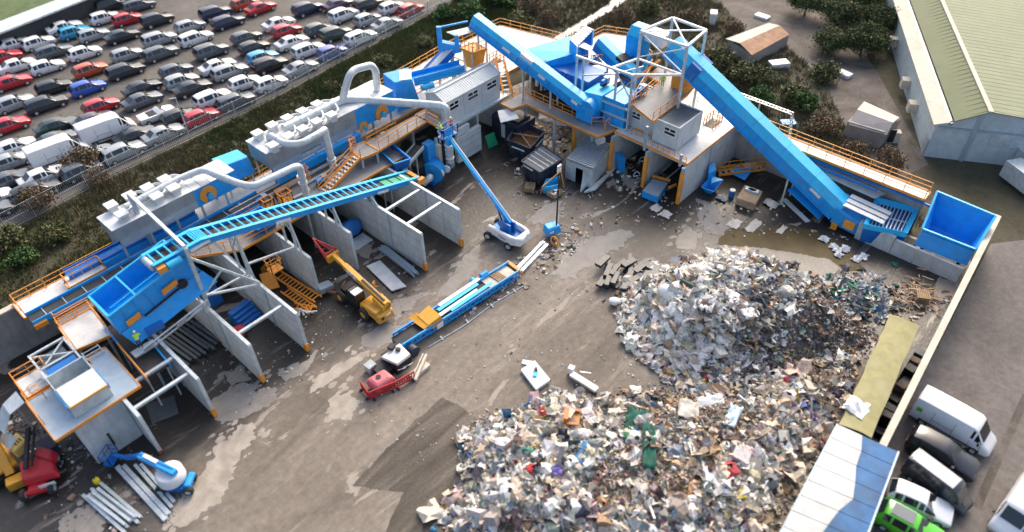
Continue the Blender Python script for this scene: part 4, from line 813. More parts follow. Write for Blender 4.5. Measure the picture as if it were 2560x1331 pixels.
MB().hexa([p.lerp(c, .1)-V(0, 0, 2.4) for p in R4]+[p.lerp(c, .02)-V(0, 0, .61) for p in R4]).build('hopper_base', DBLUE, t)
t = thing('blue_skip', 'huge deep blue open skip hopper in the corner by the boundary wall', 'skip', (70, 5.5, 1))
T4 = [at(2306, 572, 3.4), at(2440, 624, 3.4), at(2490, 540, 5.0), at(2343, 479, 5.0)]; c = sum(T4, Vector())/4
MB().tray([V(p.x+(c.x-p.x)*.25, p.y+(c.y-p.y)*.25, 1.4) for p in T4], T4, .12).build('skip_body', BLUE, t); b = MB()
for i in range(4): b.beam(T4[i], T4[(i+1) % 4], .2, .14)
b.build('rim', LBLUE, t); MB().extr([T4[0]-V(0, 0, .3), T4[1]-V(0, 0, .3), T4[1]-V(.6, 0, 1.7), T4[0]-V(.6, 0, 1.7)], (.1, 0, 0)).build('front_apron', BLUE, t)
b = MB()
for p in T4: q = p.lerp(c, .3); b.beam((q.x, q.y, 0), (q.x, q.y, 1.2), .3)
b.build('support_leg', BLK, t); MB().bx(66.3, 67.3, 7.6, 8.6, .4, 1.7).build('motor', BLK, t)
# ---- boundary wall
t = thing('boundary_wall', 'long boundary wall with cream coping between the rubbish yard and the parked vans', 'wall', (55, 1.5, 0))
MB().extr([(30, .05, 0), (73.2, 2.65, 0), (73.2, 2.95, 0), (30, .35, 0)], (0, 0, 3.7)).build('wall_panel', CONC2, t)
MB().extr([(30, -.05, 3.703), (73.3, 2.55, 3.703), (73.3, 3.1, 3.703), (30, .45, 3.703)], (0, 0, .16)).build('coping', CREAM, t)
# ================================================================ people
SKIN = M('skin', (.5, .3, .22), .6); HIVL = M('lime_hi_vis', (.42, .75, .02), .7); HIVO = M('orange_hi_vis', (.85, .12, .05), .7); TRSD = M('dark_trousers', (.03, .03, .045), .8); HELW = M('white_helmet', (.75, .75, .72), .4); HELB = M('blue_helmet', (.1, .35, .6), .4)
def skin_mesh(name, chains, mat, parent, root=0):
    vs, rs, es = [], [], []
    idx = {}
    for ch in chains:
        prev = None
        for p, r in ch:
            k = tuple(round(c, 3) for c in p)
            if k not in idx: idx[k] = len(vs); vs.append(p); rs.append(r)
            if prev is not None and prev != idx[k]: es.append((prev, idx[k]))
            prev = idx[k]
    me = bpy.data.meshes.new(name); me.from_pydata(vs, es, []); me.materials.append(mat)
    ob = bpy.data.objects.new(name, me); C.objects.link(ob); ob.parent = parent
    md = ob.modifiers.new('skin', 'SKIN'); md.use_smooth_shade = True
    for i, r in enumerate(rs): me.skin_vertices[0].data[i].radius = (r, r)
    me.skin_vertices[0].data[root].use_root = True
    s = ob.modifiers.new('sub', 'SUBSURF'); s.levels = 1; s.render_levels = 1
    return ob
def person(lab, loc, yaw, jm, tm, hm, lean=0., arms=((.2, .35, 1.05), (-.2, .35, 1.05)), step=.0):
    t = thing('person', lab, 'person', loc, 'workers in hi-vis clothing'); t.rotation_euler[2] = yaw
    def L(x, y, z): return (x, y+max(0, z-.95)*lean, z-max(0, z-.95)*abs(lean)*.25)
    pel = L(0, 0, .96); ch = L(0, 0, 1.28); nk = L(0, .01, 1.47); hd = L(0, .03, 1.60); tp = L(0, .03, 1.70)
    body = [[(pel, .12), (L(0, 0, 1.12), .115), (ch, .14), (nk, .055), (hd, .085), (tp, .07)]]
    legs, slv = [], []
    for s, st in ((1, step), (-1, -step)):
        hip = (s*.1, 0, .9); kn = (s*.11, st*.5+.03, .48); an = (s*.11, st, .08); toe = (s*.12, st+.2, .035)
        body.append([(pel, .12), (hip, .085), (kn, .055), (an, .04), (toe, .035)]); legs.append([((0, 0, .98), .125), (hip, .1), (kn, .072), ((s*.11, st, .12), .06)])
        a = arms[0 if s > 0 else 1]; sh = L(s*.19, 0, 1.4); el = ((sh[0]+a[0])/2+s*.08, (sh[1]+a[1])/2-.06, (sh[2]+a[2])/2-.08); wr = a
        d = Vector((a[0]-el[0], a[1]-el[1], a[2]-el[2])).normalized(); palm = tuple(Vector(wr)+d*.06)
        body.append([(ch, .14), (sh, .06), (el, .042), (wr, .028), (palm, .03)]); slv.append([((ch[0], ch[1], ch[2]), .155), (sh, .08), (el, .06), (wr, .045)])
        q = d.cross(Vector((0, 0, 1))).normalized()
        for k in range(4): b0 = Vector(palm)+q*(k-1.5)*.02+d*.03; body.append([(palm, .03), (tuple(b0), .01), (tuple(b0+d*(.04+.008*(k in (1, 2)))-V(0, 0, .01)), .009), (tuple(b0+d*.06-V(0, 0, .03)), .008)])
        b0 = Vector(wr)+d*.03+q*s*.035; body.append([(palm, .03), (tuple(b0), .011), (tuple(b0+d*.035+q*s*.01), .009)])
    skin_mesh('body', body, SKIN, t)
    skin_mesh('jacket', [[(L(0, 0, .93), .13), (L(0, 0, 1.12), .14), (ch, .16), (L(0, .005, 1.44), .08)]]+slv, jm, t)
    skin_mesh('trousers', legs, tm, t)
    b = MB(); o = Vector(loc)
    n = 10; c = Vector(hd)+V(0, 0, .045); P = [c+V(.125*math.cos(2*PI*k/n), .14*math.sin(2*PI*k/n), 0) for k in range(n)]; Q = [c+V(.1*math.cos(2*PI*k/n), .11*math.sin(2*PI*k/n), .09) for k in range(n)]
    b.add([p+o for p in P+Q+[c+V(0, 0, .13)]], [(k, (k+1) % n, n+(k+1) % n, n+k) for k in range(n)]+[(n+k, n+(k+1) % n, 2*n) for k in range(n)]+[tuple(range(n-1, -1, -1))], True); b.build('helmet', hm, t)
    b = MB(); f = Vector(hd)+V(0, .08, 0)
    for s in (-1, 1): b.box(f.x+o.x+s*.035, f.y+o.y+.004, f.z+o.z+.01, .02, .012, .012)
    b.box(f.x+o.x, f.y+o.y+.012, f.z+o.z-.03, .022, .03, .035); b.box(f.x+o.x, f.y+o.y+.002, f.z+o.z-.055, .05, .01, .01)
    for s in (-1, 1): b.box(f.x+o.x+s*.088, f.y+o.y-.08, f.z+o.z-.02, .015, .04, .05)
    b.build('face', SKIN, t)
    b = MB().cyl(o+Vector(L(0, 0, 1.08)), o+Vector(L(0, 0, 1.13)), .172, n=12); b.build('reflective_band', WHT, t)
    return t
p = at(1658, 208, 8.0); person('worker in lime hi-vis suit standing on the upper tower deck', (66.2, 38.0, 8.0), 2.2, HIVL, HIVL, HELW, .1)
person('bending worker in lime jacket and pale helmet by the blue trough drive', (8.2, 48.9, 5.15), -.4, HIVL, TRSD, HELW, .6, ((.2, .55, 1.2), (-.2, .6, 1.15)))
MB_ = MB().bx(7.4, 9.3, 48.4, 49.2, 4.98, 5.13); tag(MB_.build('step_plate', GALV, org=(8, 48.8, 5)), 'small steel step plate the lime jacketed worker at the trough stands on', 'platform')
# ================================================================ machines
def wheel(parent, c, r, w, axis, rimm=YEL, name='wheel'):
    c, a = Vector(c), Vector(axis).normalized(); h = w/2
    b = MB(); n = 20
    b.tube([c-a*h, c-a*h*.7, c+a*h*.7, c+a*h], [r*.86, r, r, r*.86], n); o = b.build(name, RUB, parent)
    b = MB(); b.cyl(c-a*(h+.012), c+a*(h+.012), r*.52, n=14); b.build('rim', rimm, o); return o
# ---- telehandler (faces +Y)
t = thing('telehandler', 'yellow telehandler with raised boom and red lifting jib between the bay walls', 'telehandler', (25.9, 43.8, 0))
X = 25.9
for x in (X-1.0, X+1.0):
    for y, r in ((45.6, .62), (42.1, .66)): wheel(t, (x, y, r), r, .42, (1, 0, 0))
b = MB().bx(X-.55, X+.75, 40.6, 46.2, .6, 1.15); b.build('chassis', BLK, t)
b = MB()
b.hexa([(X-.95, 40.3, .7), (X+1.0, 40.3, .7), (X+.95, 42.9, .95), (X-.9, 42.9, .95), (X-.9, 40.45, 1.75), (X+.95, 40.45, 1.85), (X+.85, 42.9, 1.5), (X-.8, 42.9, 1.5)])
b.hexa([(X-.9, 40.0, .55), (X+.95, 40.0, .55), (X+1, 40.6, .55), (X-.95, 40.6, .55), (X-.75, 40.05, 1.35), (X+.8, 40.05, 1.35), (X+.95, 40.6, 1.5), (X-.9, 40.6, 1.5)]); b.build('rear_bodywork', YEL, t)
b = MB().bx(X-.6, X-.3, 39.99, 40.04, .9, 1.2); b.build('rear_vent', BLK, t)
MB().bx(X-.05, X+.5, 40.0, 40.03, 1.05, 1.25).build('badge', WHT, t)
b = MB().hexa([(X-1.05, 42.9, .9), (X-.05, 42.9, .9), (X-.05, 44.7, .9), (X-1.05, 44.9, .9), (X-1.0, 43.0, 2.4), (X-.1, 43.0, 2.4), (X-.1, 44.3, 2.4), (X-1.0, 44.3, 2.4)]); o = b.build('cab', GLASS, t)
b = MB().bx(X-1.02, X-.08, 43.0, 43.75, 2.403, 2.5); b.build('cab_roof', WHT, o)
b = MB()
for x in (X-1.02, X-.08):
    b.beam((x, 42.9, .9), (x, 43, 2.4), .08); b.beam((x, 44.8, .9), (x, 44.3, 2.4), .08)
b.beam((X-1, 44.3, 2.42), (X-.1, 44.3, 2.42), .08); b.build('cab_frame', BLK, o)
P0, P1 = V(X+.35, 40.2, 2.15), V(X+.75, 48.3, 3.15); d = (P1-P0).normalized()
b = MB().beam(P0, P1-d*1.8, .5, .55); b.beam(P1-d*2.2, P1, .38, .42); bo = b.build('boom', YEL, t)
MB().beam(P0+d*1.2+V(.3, 0, .2), P1-d*2.2+V(.28, 0, .16), .12, .12).build('hydraulic_ram', BLK, bo)
MB().beam(P0+V(0, 0, .32)+d*.3, P0+V(0, 0, .32)+d*3.6, .2, .1).build('boom_cover', BLK, bo)
b = MB(); b.beam(P0-V(.4, 0, .3), P0-V(.4, 0, .3)+d*1.6, .14, .7); b.beam(P0+V(.4, 0, -.3), P0+V(.4, 0, -.3)+d*1.6, .14, .7); b.build('boom_mount', YEL, t)
q = P0.lerp(P1, .62)+V(-.262, 0, 0); xd = d; text('JCB', .5, q, -xd, V(0, 0, 1), M('letter_blue', (.02, .08, .45), .5), t)
MB().beam(q-d*.75+V(.007, 0, 0), q+d*.75+V(.007, 0, 0), .008, .5).build('decal_panel', WHT, t)
b = MB().beam(P1+V(-.65, .1, -.25), P1+V(.65, .1, -.25), .3, .8); b.beam(P1+V(-.5, .35, -.75), P1+V(.5, .35, -.75), .16, .2); b.build('carriage', YEL, t)
b = MB(); tip = P1+V(-.1, 3.0, .5)
for sx in (-.6, .6): b.beam(P1+V(sx, .35, -.5), tip, .11); b.beam(P1+V(sx, .35, .25), tip, .11); b.beam(P1+V(sx, .35, -.6), P1+V(sx, .35, .35), .13)
for z in (-.55, .3): b.beam(P1+V(-.65, .35, z), P1+V(.65, .35, z), .14)
b.beam(P1+V(-.33, 1.5, -.1), P1+V(.25, 1.5, -.1), .09); b.build('lifting_jib', RED, t)
b = MB().beam((X-1.0, 46.2, .7), (X-1.4, 47.4, .5), .2, .2); b.beam((X-.9, 46, .9), (X+.4, 46.6, 1.0), .12); b.build('stabiliser', RUST, t)
b = MB(); b.tube([(X+1.25, 43.1, 1.9), (X+1.5, 42.9, 1.9)], .04); b.box(X+1.4, 43.3, 1.8, .35, .08, .5, .3); b.build('mirror', YEL, t)
MB().hexa([(23.9, 47.5, .3), (25.3, 47.2, .3), (25.5, 48.3, .3), (24.1, 48.7, .3), (24, 47.4, 1.0), (25.3, 47.1, 1.0), (25.4, 48.2, .8), (24.1, 48.6, .8)]).build('tool_box', BLUSTEEL, t)
# ---- boom lift 1
def boom_lift(lab, wheels, chm, hull, hullm, base, end, boomm, inner=None, grp='boom lifts', rimm=GALV, w=.42, wr=.5):
    t = thing('boom_lift', lab, 'boom lift', (sum(q[0] for q in wheels)/4, sum(q[1] for q in wheels)/4, 0), grp)
    ax = (Vector((*wheels[1], 0))-Vector((*wheels[0], 0))).normalized()
    for q in wheels: wheel(t, (*q, wr), wr, .36, ax, rimm)
    b = MB(); c = [Vector((*q, wr+.05)) for q in wheels]; b.beam(c[0], c[1], .3, .3); b.beam(c[2], c[3], .3, .3); b.beam((c[0]+c[1])/2, (c[2]+c[3])/2, 1.2, .45); b.build('chassis', chm, t)
    return t
t = boom_lift('big blue boom lift with white counterweight raising two workers to the silver duct', [(40.7, 41.3), (43.0, 41.9), (40.9, 38.6), (43.2, 39.2)], BLUE, None, None, None, None, None)
Xc, Yc = 42.0, 39.6
def hull_side(s):
    b = MB(); pts = []
    prof = [(1.9, 1.1, 1.2, .62), (1.2, .85, 1.25, .95), (0, .75, 1.25, 1.05), (-1.3, .75, 1.2, 1.1), (-2.0, .9, 1.0, .95), (-2.3, 1.1, .7, .6)]
    P = []
    for (dy, z, hw, hh) in prof: P += [(Xc+s*hw*.97, Yc+dy, z), (Xc+s*hw*1.05, Yc+dy, z+hh*.5), (Xc+s*hw, Yc+dy, z+hh), (Xc+s*(hw-.4), Yc+dy, z+hh+.03), (Xc+s*(hw-.42), Yc+dy, z)]
    F = []
    for i in range(5):
        for k in range(5): a = i*5+k; c = i*5+(k+1) % 5; F.append((a, c, c+5, a+5) if s > 0 else (a, a+5, c+5, c))
    F += [tuple(range(5)), tuple(range(29, 24, -1))]
    return b.add(P, F, False)
hull_side(1).build('side_cowl', WHT, t); hull_side(-1).build('side_cowl', WHT, t)
MB().hexa([(Xc-.8, Yc-2.3, .85), (Xc+.8, Yc-2.3, .85), (Xc+1.0, Yc-1.7, .8), (Xc-1, Yc-1.7, .8), (Xc-.7, Yc-2.35, 1.65), (Xc+.7, Yc-2.35, 1.65), (Xc+.95, Yc-1.7, 1.9), (Xc-.95, Yc-1.7, 1.9)]).build('counterweight', WHT, t)
b = MB().bx(Xc-.78, Xc+.78, Yc-1.65, Yc+1.2, .8, 1.25); b.bx(Xc-.45, Xc-.25, Yc-.6, Yc+.8, 1.253, 2.5); b.bx(Xc+.25, Xc+.45, Yc-.6, Yc+.8, 1.253, 2.5); b.build('turret', DBLUE, t)
text('Genie', .42, (Xc-1.32, Yc-.3, 1.4), (0, -1, 0), (0, 0, 1), M('letter_blue', (.02, .08, .45), .5), t)
B0, B1 = V(42.1, 39.4, 2.35), V(43.0, 48.6, 8.2); d = (B1-B0).normalized()
b = MB().beam(B0, B0.lerp(B1, .62), .42, .5); bo = b.build('boom', BLUE, t); MB().beam(B0.lerp(B1, .55), B1, .3, .36).build('boom_extension', LBLUE, bo)
MB().beam(B0+V(.18, 0, .3), B0.lerp(B1, .97)+V(.12, 0, .24), .1, .1).build('cable_track', WHT, bo)
MB().tube([(42.0, 40.2, 1.5), B0.lerp(B1, .22)-V(0, 0, .3)], .09, 8).build('hydraulic_ram', BLK, t)
up = Vector((1, 0, 0)).cross(d).normalized()
for f in (.28, .42): text('Genie', .55, B0.lerp(B1, f)+V(-.225, 0, 0), -d, up, WHT, t)
bz = 8.2; b = MB()
b.bx(42.3, 44.3, 48.7, 49.7, bz-.1, bz); b.rail([(42.3, 48.7, bz), (44.3, 48.7, bz), (44.3, 49.7, bz), (42.3, 49.7, bz), (42.3, 48.7, bz)], 1.1, .07, .7); b.build('basket', DBLUE, t)
MB().bx(42.35, 43.4, 48.62, 48.72, bz+.3, bz+1.05).build('basket_panel', BLUE, t); b = MB().beam(B1-V(.15, .2, .2), (43.2, 48.9, bz-.3), .5, .6); b.bx(42.5, 43.1, 48.3, 48.68, bz-.7, bz+.2); b.build('basket_mount', BLUE, t)
person('worker in lime jacket in the boom lift basket, left of the duct', (42.6, 49.25, bz), .6, HIVL, TRSD, HELB, .25, ((.25, .5, 1.25), (-.2, .5, 1.2)))
person('worker in orange jacket in the boom lift basket, right of the duct', (43.95, 49.2, bz), -.2, HIVO, TRSD, HELW, .1, ((.2, .4, 1.2), (-.25, .45, 1.3)))
# ---- low boom lift with white drum turret (bottom left)
t = boom_lift('blue boom lift with white drum turret among steel beams at the lower left', [(3.1, 39.6), (3.9, 40.4), (4.5, 38.0), (5.3, 38.9)], DBLUE, None, None, None, None, None, wr=.4)
MB().tube([(4.2, 39.5, .75), (4.2, 39.5, .95), (4.2, 39.5, 1.75), (4.2, 39.5, 1.85)], [.9, 1.05, 1.02, .9], 24).build('turret', WHT, t)
MB().beam((4.5, 38.1, .75), (5.5, 38.9, .75), .5, .4).build('counterweight', BLUE, t)
B0, B1 = V(4.45, 38.7, 2.15), V(3.4, 42.0, 2.3); d = (B1-B0).normalized()
bo = MB().beam(B0, B1, .5, .45).build('boom', BLUE, t); b = MB(); b.beam(B0+V(.02, .3, .25), B1+V(0, 0, .25), .1, .05); b.build('boom_slot', DBLUE, bo)
MB().beam((4.0, 40.3, 2.5), (3.6, 41.6, 2.55), .3, .1).build('control_cover', WHT, bo)
b = MB().beam(B1, (2.7, 43.2, 1.6), .3, .3); b.beam((2.7, 43.2, 1.6), (2.1, 44.4, 1.4), .25); b.build('jib', DBLUE, t)
b = MB().rail([(1.6, 44.2, .6), (2.6, 44.9, .6), (2.2, 45.5, .6), (1.2, 44.9, .6), (1.6, 44.2, .6)], 1.0, .06, .6); b.extr([(1.6, 44.2, .5), (2.6, 44.9, .5), (2.2, 45.5, .5), (1.2, 44.9, .5)], (0, 0, .1)); b.build('basket', DBLUE, t)
# ---- red boom lift bottom left
t = boom_lift('red boom lift with dark grey boom at the far lower left', [(-4.0, 46.9), (-2.3, 45.9), (-2.7, 49.3), (-1.0, 48.3)], RED, None, None, None, None, None, wr=.48, rimm=GALV)
b = MB(); pr = [(-1.4, 46.0, .75), (-3.7, 47.3, .75), (-3.3, 48.6, .8), (-1.2, 47.6, .8)]
tp = [(-1.55, 46.35, 1.45), (-3.45, 47.4, 1.45), (-3.0, 48.9, 1.75), (-1.0, 47.9, 1.75)]
b.hexa([pr[0], pr[3], pr[2], pr[1], tp[0], tp[3], tp[2], tp[1]]); b.build('bodywork', RED, t)
MB().hexa([(-1.1, 47.0, 1.2), (-.6, 47.8, 1.2), (-1.3, 49.2, 1.2), (-1.9, 48.5, 1.2), (-1.3, 47.1, 2.0), (-.8, 47.8, 2.0), (-1.4, 49, 2.0), (-2, 48.4, 2.0)]).build('side_cowl', RED, t)
MB().beam((-2.9, 46.2, 1.0), (-1.9, 45.75, 1.0), .06, .3).build('name_plate', WHT, t)
b = MB().beam((-2.9, 47.7, 1.9), (-1.2, 50.2, 3.0), .3, .3); b.beam((-2.5, 47.6, 1.9), (-.8, 50.0, 3.0), .14, .2); b.build('boom', BLK, t); MB().bx(-1.6, -.4, 48.6, 50.0, .3, 1.4).build('rear_box', NAVY, t)
# ---- yellow excavator part (edge of frame)
t = thing('excavator', 'yellow excavator with boxy engine cover, cut by the left edge', 'excavator', (-4, 50, 0))
b = MB().bx(-5.6, -3.6, 49.3, 50.0, .1, .8); b.bx(-5.6, -3.6, 52, 52.7, .1, .8); b.build('track', BLK, t)
MB().hexa([(-2.9, 49.6, 1.3), (-1.8, 49.9, 1.3), (-2.0, 51.3, 1.3), (-3.1, 51.0, 1.3), (-2.9, 49.6, 2.3), (-1.8, 49.9, 2.3), (-2.0, 51.3, 2.3), (-3.1, 51.0, 2.3)]).build('engine_cover', M('pale_yellow_paint', (.75, .55, .16), .45), t)
b = MB()
for k in range(3): b.box(-2.5+k*.2, 50.2+.05*k, 2.304, .1, .4, .01, .25)
b.build('vent', BLK, t); b = MB().beam((-3.9, 49.2, .8), (-3.3, 51.8, 3.6), .6, .5); b.beam((-3.3, 51.8, 3.6), (-2.4, 53.4, 2.8), .45, .5); b.build('boom_arm', YEL, t)
MB().bx(-5.2, -3.1, 49.5, 52.4, .9, 1.28).build('upper_frame', YEL, t); MB().hexa([(-4.6, 48.2, .1), (-3.2, 47.8, .1), (-2.9, 48.8, .1), (-4.4, 49.2, .1), (-4.6, 48.1, 1.1), (-3.2, 47.7, 1.1), (-2.9, 48.8, .8), (-4.4, 49.2, .8)]).build('counterweight', YEL, t)
b = MB(); b.tube(bend([(-2.6, 51.2, 2.0), (-2, 51.6, 2.2), (-1.6, 51.2, 1.8)], .3), .05, 6); b.build('hose', BLK, t)
# ---- lighting tower
t = thing('lighting_tower', 'small blue lighting tower with tall dark mast and white lamps, beside the boom lift', 'lighting tower', (45.4, 36.9, 0))
b = MB().hexa([(44.6, 36.4, .45), (46.2, 35.9, .45), (46.6, 37.1, .45), (45.0, 37.6, .45), (44.7, 36.5, 1.35), (46.1, 36.05, 1.35), (46.5, 37.05, 1.35), (45.1, 37.5, 1.35)]); b.build('cabinet', BLUE, t)
b = MB().hexa([(44.8, 36.6, 1.354), (45.5, 36.35, 1.354), (45.8, 37.2, 1.354), (45.1, 37.45, 1.354), (44.85, 36.65, 1.42), (45.45, 36.42, 1.42), (45.75, 37.15, 1.42), (45.15, 37.4, 1.42)]); b.build('top_panel', LBLUE, t)
MB().beam((44.85, 36.35, .95), (45.25, 36.22, .95), .05, .25).build('name_plate', WHT, t)
for c in ((45.0, 36.0), (46.0, 37.6)): wheel(t, (*c, .32), .32, .2, (.3, 1, 0), GALV)
b = MB(); 
for a in ((44.3, 35.3), (47.2, 35.2), (47.1, 37.9)): b.beam((45.7, 36.7, .5), (*a, .12), .08)
b.build('outrigger', BLK, t); MB().tube([(46.0, 36.5, 1.3), (46.05, 36.5, 4.2), (46.1, 36.5, 8.6)], [.1, .08, .05], 8).build('mast', BLK, t)
for k in range(4): MB().box(45.85+.3*(k % 2), 36.4, 8.0+.45*(k//2), .26, .16, .36, .4).build('lamp', WHT, t)
# ---- skid conveyor lying on the yard
t = thing('skid_conveyor', 'long blue conveyor frame lying on the open yard with yellow chute and loose sheets', 'conveyor', (32, 36.3, 0))
def sk(u, v, z): a = V(25.6, 36.9, 0); dx = V(12.9, -1.25, 0).normalized(); dy = V(-dx.y, dx.x, 0); p = a+dx*u+dy*v; return V(p.x, p.y, z)
for v in (-.8, .85):
    b = MB(); u0 = -1.5 if v < 0 else -.9
    b.beam(sk(u0, v, 1.15), sk(13.0, v, 1.15), .14, .26); b.beam(sk(u0, v, .5), sk(13.0, v, .5), .12, .14); n = 15
    for k in range(n): a_, c_ = u0+(13-u0)*k/n, u0+(13-u0)*(k+1)/n; b.beam(sk(a_, v, .5), sk(a_, v, 1.1), .1); b.beam(sk(a_, v, .55), sk(c_, v, 1.05), .07)
    b.build('side_frame', BLUE, t)
b = MB(); b.beam(sk(-1.2, .05, .85), sk(12.8, .05, .85), 1.5, .1); b.build('belt', BELT, t)
b = MB(); b.beam(sk(9.4, .05, .95), sk(12.6, .05, .95), 1.5, .06); b.build('worn_belt', CREAM, t)
b = MB()
for k in range(5): b.beam(sk(10.6+k*.2, -.6, 1.06), sk(10.5+k*.2, .75, 1.06), .14, .06)
b.build('slat', WOOD, t)
b = MB().beam(sk(13.0, -.95, .95), sk(13.0, 1.05, .95), .35, .4); b.build('end_guard', ORG, t)
b = MB()
for u in (-1, 2, 5, 8, 11, 12.5):
    for v in (-.75, .85): MB().beam(sk(u, v, 0), sk(u, v, .47), .14).build('support_leg', DBLUE, t)
b = MB(); 
for k, (v0, m_) in enumerate([(-.2, WHT), (.35, LBLUE), (.75, WHT), (-.55, LBLUE)]):
    MB().beam(sk(3.4+.4*k, v0, 1.2+.05*k), sk(8.2+.5*k, v0+.12, 1.25+.06*k), .38, .05).build('loose_sheet', m_, t)
MB().hexa([sk(2.2, -.9, .9), sk(3.5, -.9, .9), sk(3.5, 1.1, .9), sk(2.2, 1.1, .9), sk(1.9, -.7, 1.5), sk(3.3, -.8, 1.75), sk(3.3, 1.0, 1.75), sk(1.9, .9, 1.5)]).build('yellow_chute', YEL, t)
MB().plate([sk(1.4, -.7, 1.3), sk(2.1, -.8, 1.5), sk(2.1, 1.3, 1.5), sk(1.2, 1.5, 1.2)], .05).build('chute_lip', YEL, t)
b = MB(); b.beam(sk(2.6, -1.02, .9), sk(3.3, -1.02, .9), .03, .6); b.build('name_plate', WHT, t); b = MB(); b.bx(0, 0, 0, 0, 0, 0); 
MB().cyl(sk(9.6, 1.1, 1.2), sk(10.4, 1.1, 1.2), .28).build('motor', BLUE, t); MB().cyl(sk(8.8, 1.2, 1.0), sk(8.8, 1.5, 1.0), .3).build('pulley', LBLUE, t)
for p_, q_, w_, h_ in ((sk(13.4, -.3, .17), sk(18.4, .9, .17), .38, .3), (sk(13.4, .25, .17), sk(18.4, 1.4, .17), .38, .3), (sk(13.6, .1, .44), sk(18.0, 1.25, .44), .3, .2)): tag(MB().beam(p_, q_, w_, h_).build('steel_beam', SILV, org=p_), 'pale steel beam beyond the orange end of the blue skid conveyor', 'beam', 'pale beams at the skid conveyor end')
b = MB(); p = sk(18.9, .4, 0); b.tube([p+V(.0, .9*math.cos(a)*.5, .6+.6*math.sin(a)) for a in np.linspace(0, 2*PI, 16)], .09, 6); b.bx(p.x-.1, p.x+.1, p.y-.35, p.y-.2, 0, .5); tag(b.build('hoop', ORG, org=p), 'orange hoop frame leaning at the end of the pale steel beams', 'hoop')
# ---- chain string and rail along skid
b = MB(); b.tube([sk(1, -1.7, .05), sk(5, -1.9, .1), sk(9, -1.6, .05), sk(13, -1.8, .06)], .04, 6)
for u in (2.5, 5.5, 8.5, 11.4): b.beam(sk(u, -1.9, 0), sk(u, -1.5, .2), .12)
tag(b.build('pipe_line', GALV, org=sk(7, -1.7, 0)), 'thin grey pipe run on blocks along the blue skid conveyor', 'pipe')
t = thing('dismantled_head', 'dismantled black machine head with white cover at the end of the skid conveyor', 'machine', (23.4, 35.9, 0))
b = MB().bx(22.5, 24.2, 34.8, 36.8, 0, 1.2); b.bx(21.2, 22.6, 35.2, 36.9, 0, .7); b.build('frame', BLK, t)
MB().extr([(22.2, 36.3, 1.25), (22.6, 34.7, 1.25), (24.0, 34.6, 1.35), (24.2, 36.2, 1.35)], (0, 0, .3)).build('white_cover', WHT, t)
b = MB().box(23.4, 36.3, 1.66, .6, .5, .3, .3); b.box(23.6, 35.7, 1.66, .3, .4, .2, .5); b.build('black_unit', BLK, t)
b = MB()
for k in range(6): b.bx(20.9+k*.14, 20.98+k*.14, 36.5, 37.3, .1, .9)
b.build('cooling_fin', GALV, t); b = MB(); b.cyl((25.0, 35.2, .5), (25.0, 35.8, .5), .55); b.build('pulley', NAVY, t)
b = MB(); b.tube(bend([(22.4, 34.5, 1.0), (22.8, 34.1, 1.2), (23.2, 34.4, .8)], .3), .04, 6); b.tube(bend([(23, 34.5, .9), (23.4, 34.1, 1.1), (23.9, 34.4, .7)], .3), .04, 6); b.build('hose', GALV, t)
b = MB(); b.beam((22.9, 32.9, .5), (25.4, 34.2, .6), .2, .3); b.beam((22.9, 33.3, .5), (25.3, 34.5, .6), .1, .15); b.bx(23, 25, 33.3, 34, 0, .35); tag(b.build('frame_section', CREAM, org=(24, 33.7, 0)), 'pale slotted steel frame lying right of the red barriers', 'frame')
t = thing('water_tank', 'faded red moulded water tank with black filler cap inside red barriers', 'tank', (20.7, 34.9, 0))
b = MB(); ring = lambda z, k: [(19.9+k, 35.7-k, z), (19.9+k, 34.3+k, z), (21.7-k, 34.1+k, z), (21.7-k, 35.5-k, z)]
R0, R1, R2, R3 = ring(.1, 0), ring(.9, -.06), ring(1.15, .1), ring(1.25, .3); b.add(R0+R1+R2+R3, [tuple(a) for i in range(3) for a in [(i*4+k, i*4+(k+1) % 4, i*4+4+(k+1) % 4, i*4+4+k) for k in range(4)]]+[(12, 13, 14, 15), (3, 2, 1, 0)]); b.build('tank_shell', PINKR, t)
MB().cyl((20.7, 35.0, 1.25), (20.7, 35.0, 1.33), .22).build('filler_cap', BLK, t); 
def barrier(lab, a, c):
    a, c = Vector(a), Vector(c); t = thing('plastic_barrier', lab, 'barrier', a, 'red plastic barriers round the tank'); b = MB(); d = (c-a); n = int(d.length/.22)
    for z in (.25, .95): b.beam(a+V(0, 0, z), c+V(0, 0, z), .07, .18)
    for k in range(n+1): p = a.lerp(c, k/n); b.beam(p+V(0, 0, .2), p+V(0, 0, 1.0), .06, .1)
    b.build('barrier_panel', RED, t); b = MB()
    for f in (.1, .9): p = a.lerp(c, f); q = V(d.y, -d.x, 0).normalized(); b.beam(p-q*.3+V(0, 0, .08), p+q*.3+V(0, 0, .08), .16, .14)
    b.build('foot', BLK, t)
barrier('red slatted barrier in front of the faded tank, lower one', (19.3, 34.5, 0), (21.3, 33.8, 0)); barrier('red slatted barrier beside the tank, nearest the black machine head', (21.35, 33.75, 0), (23.2, 33.4, 0)); barrier('red slatted barrier closing the left end of the tank', (19.2, 34.6, 0), (19.5, 36.0, 0))
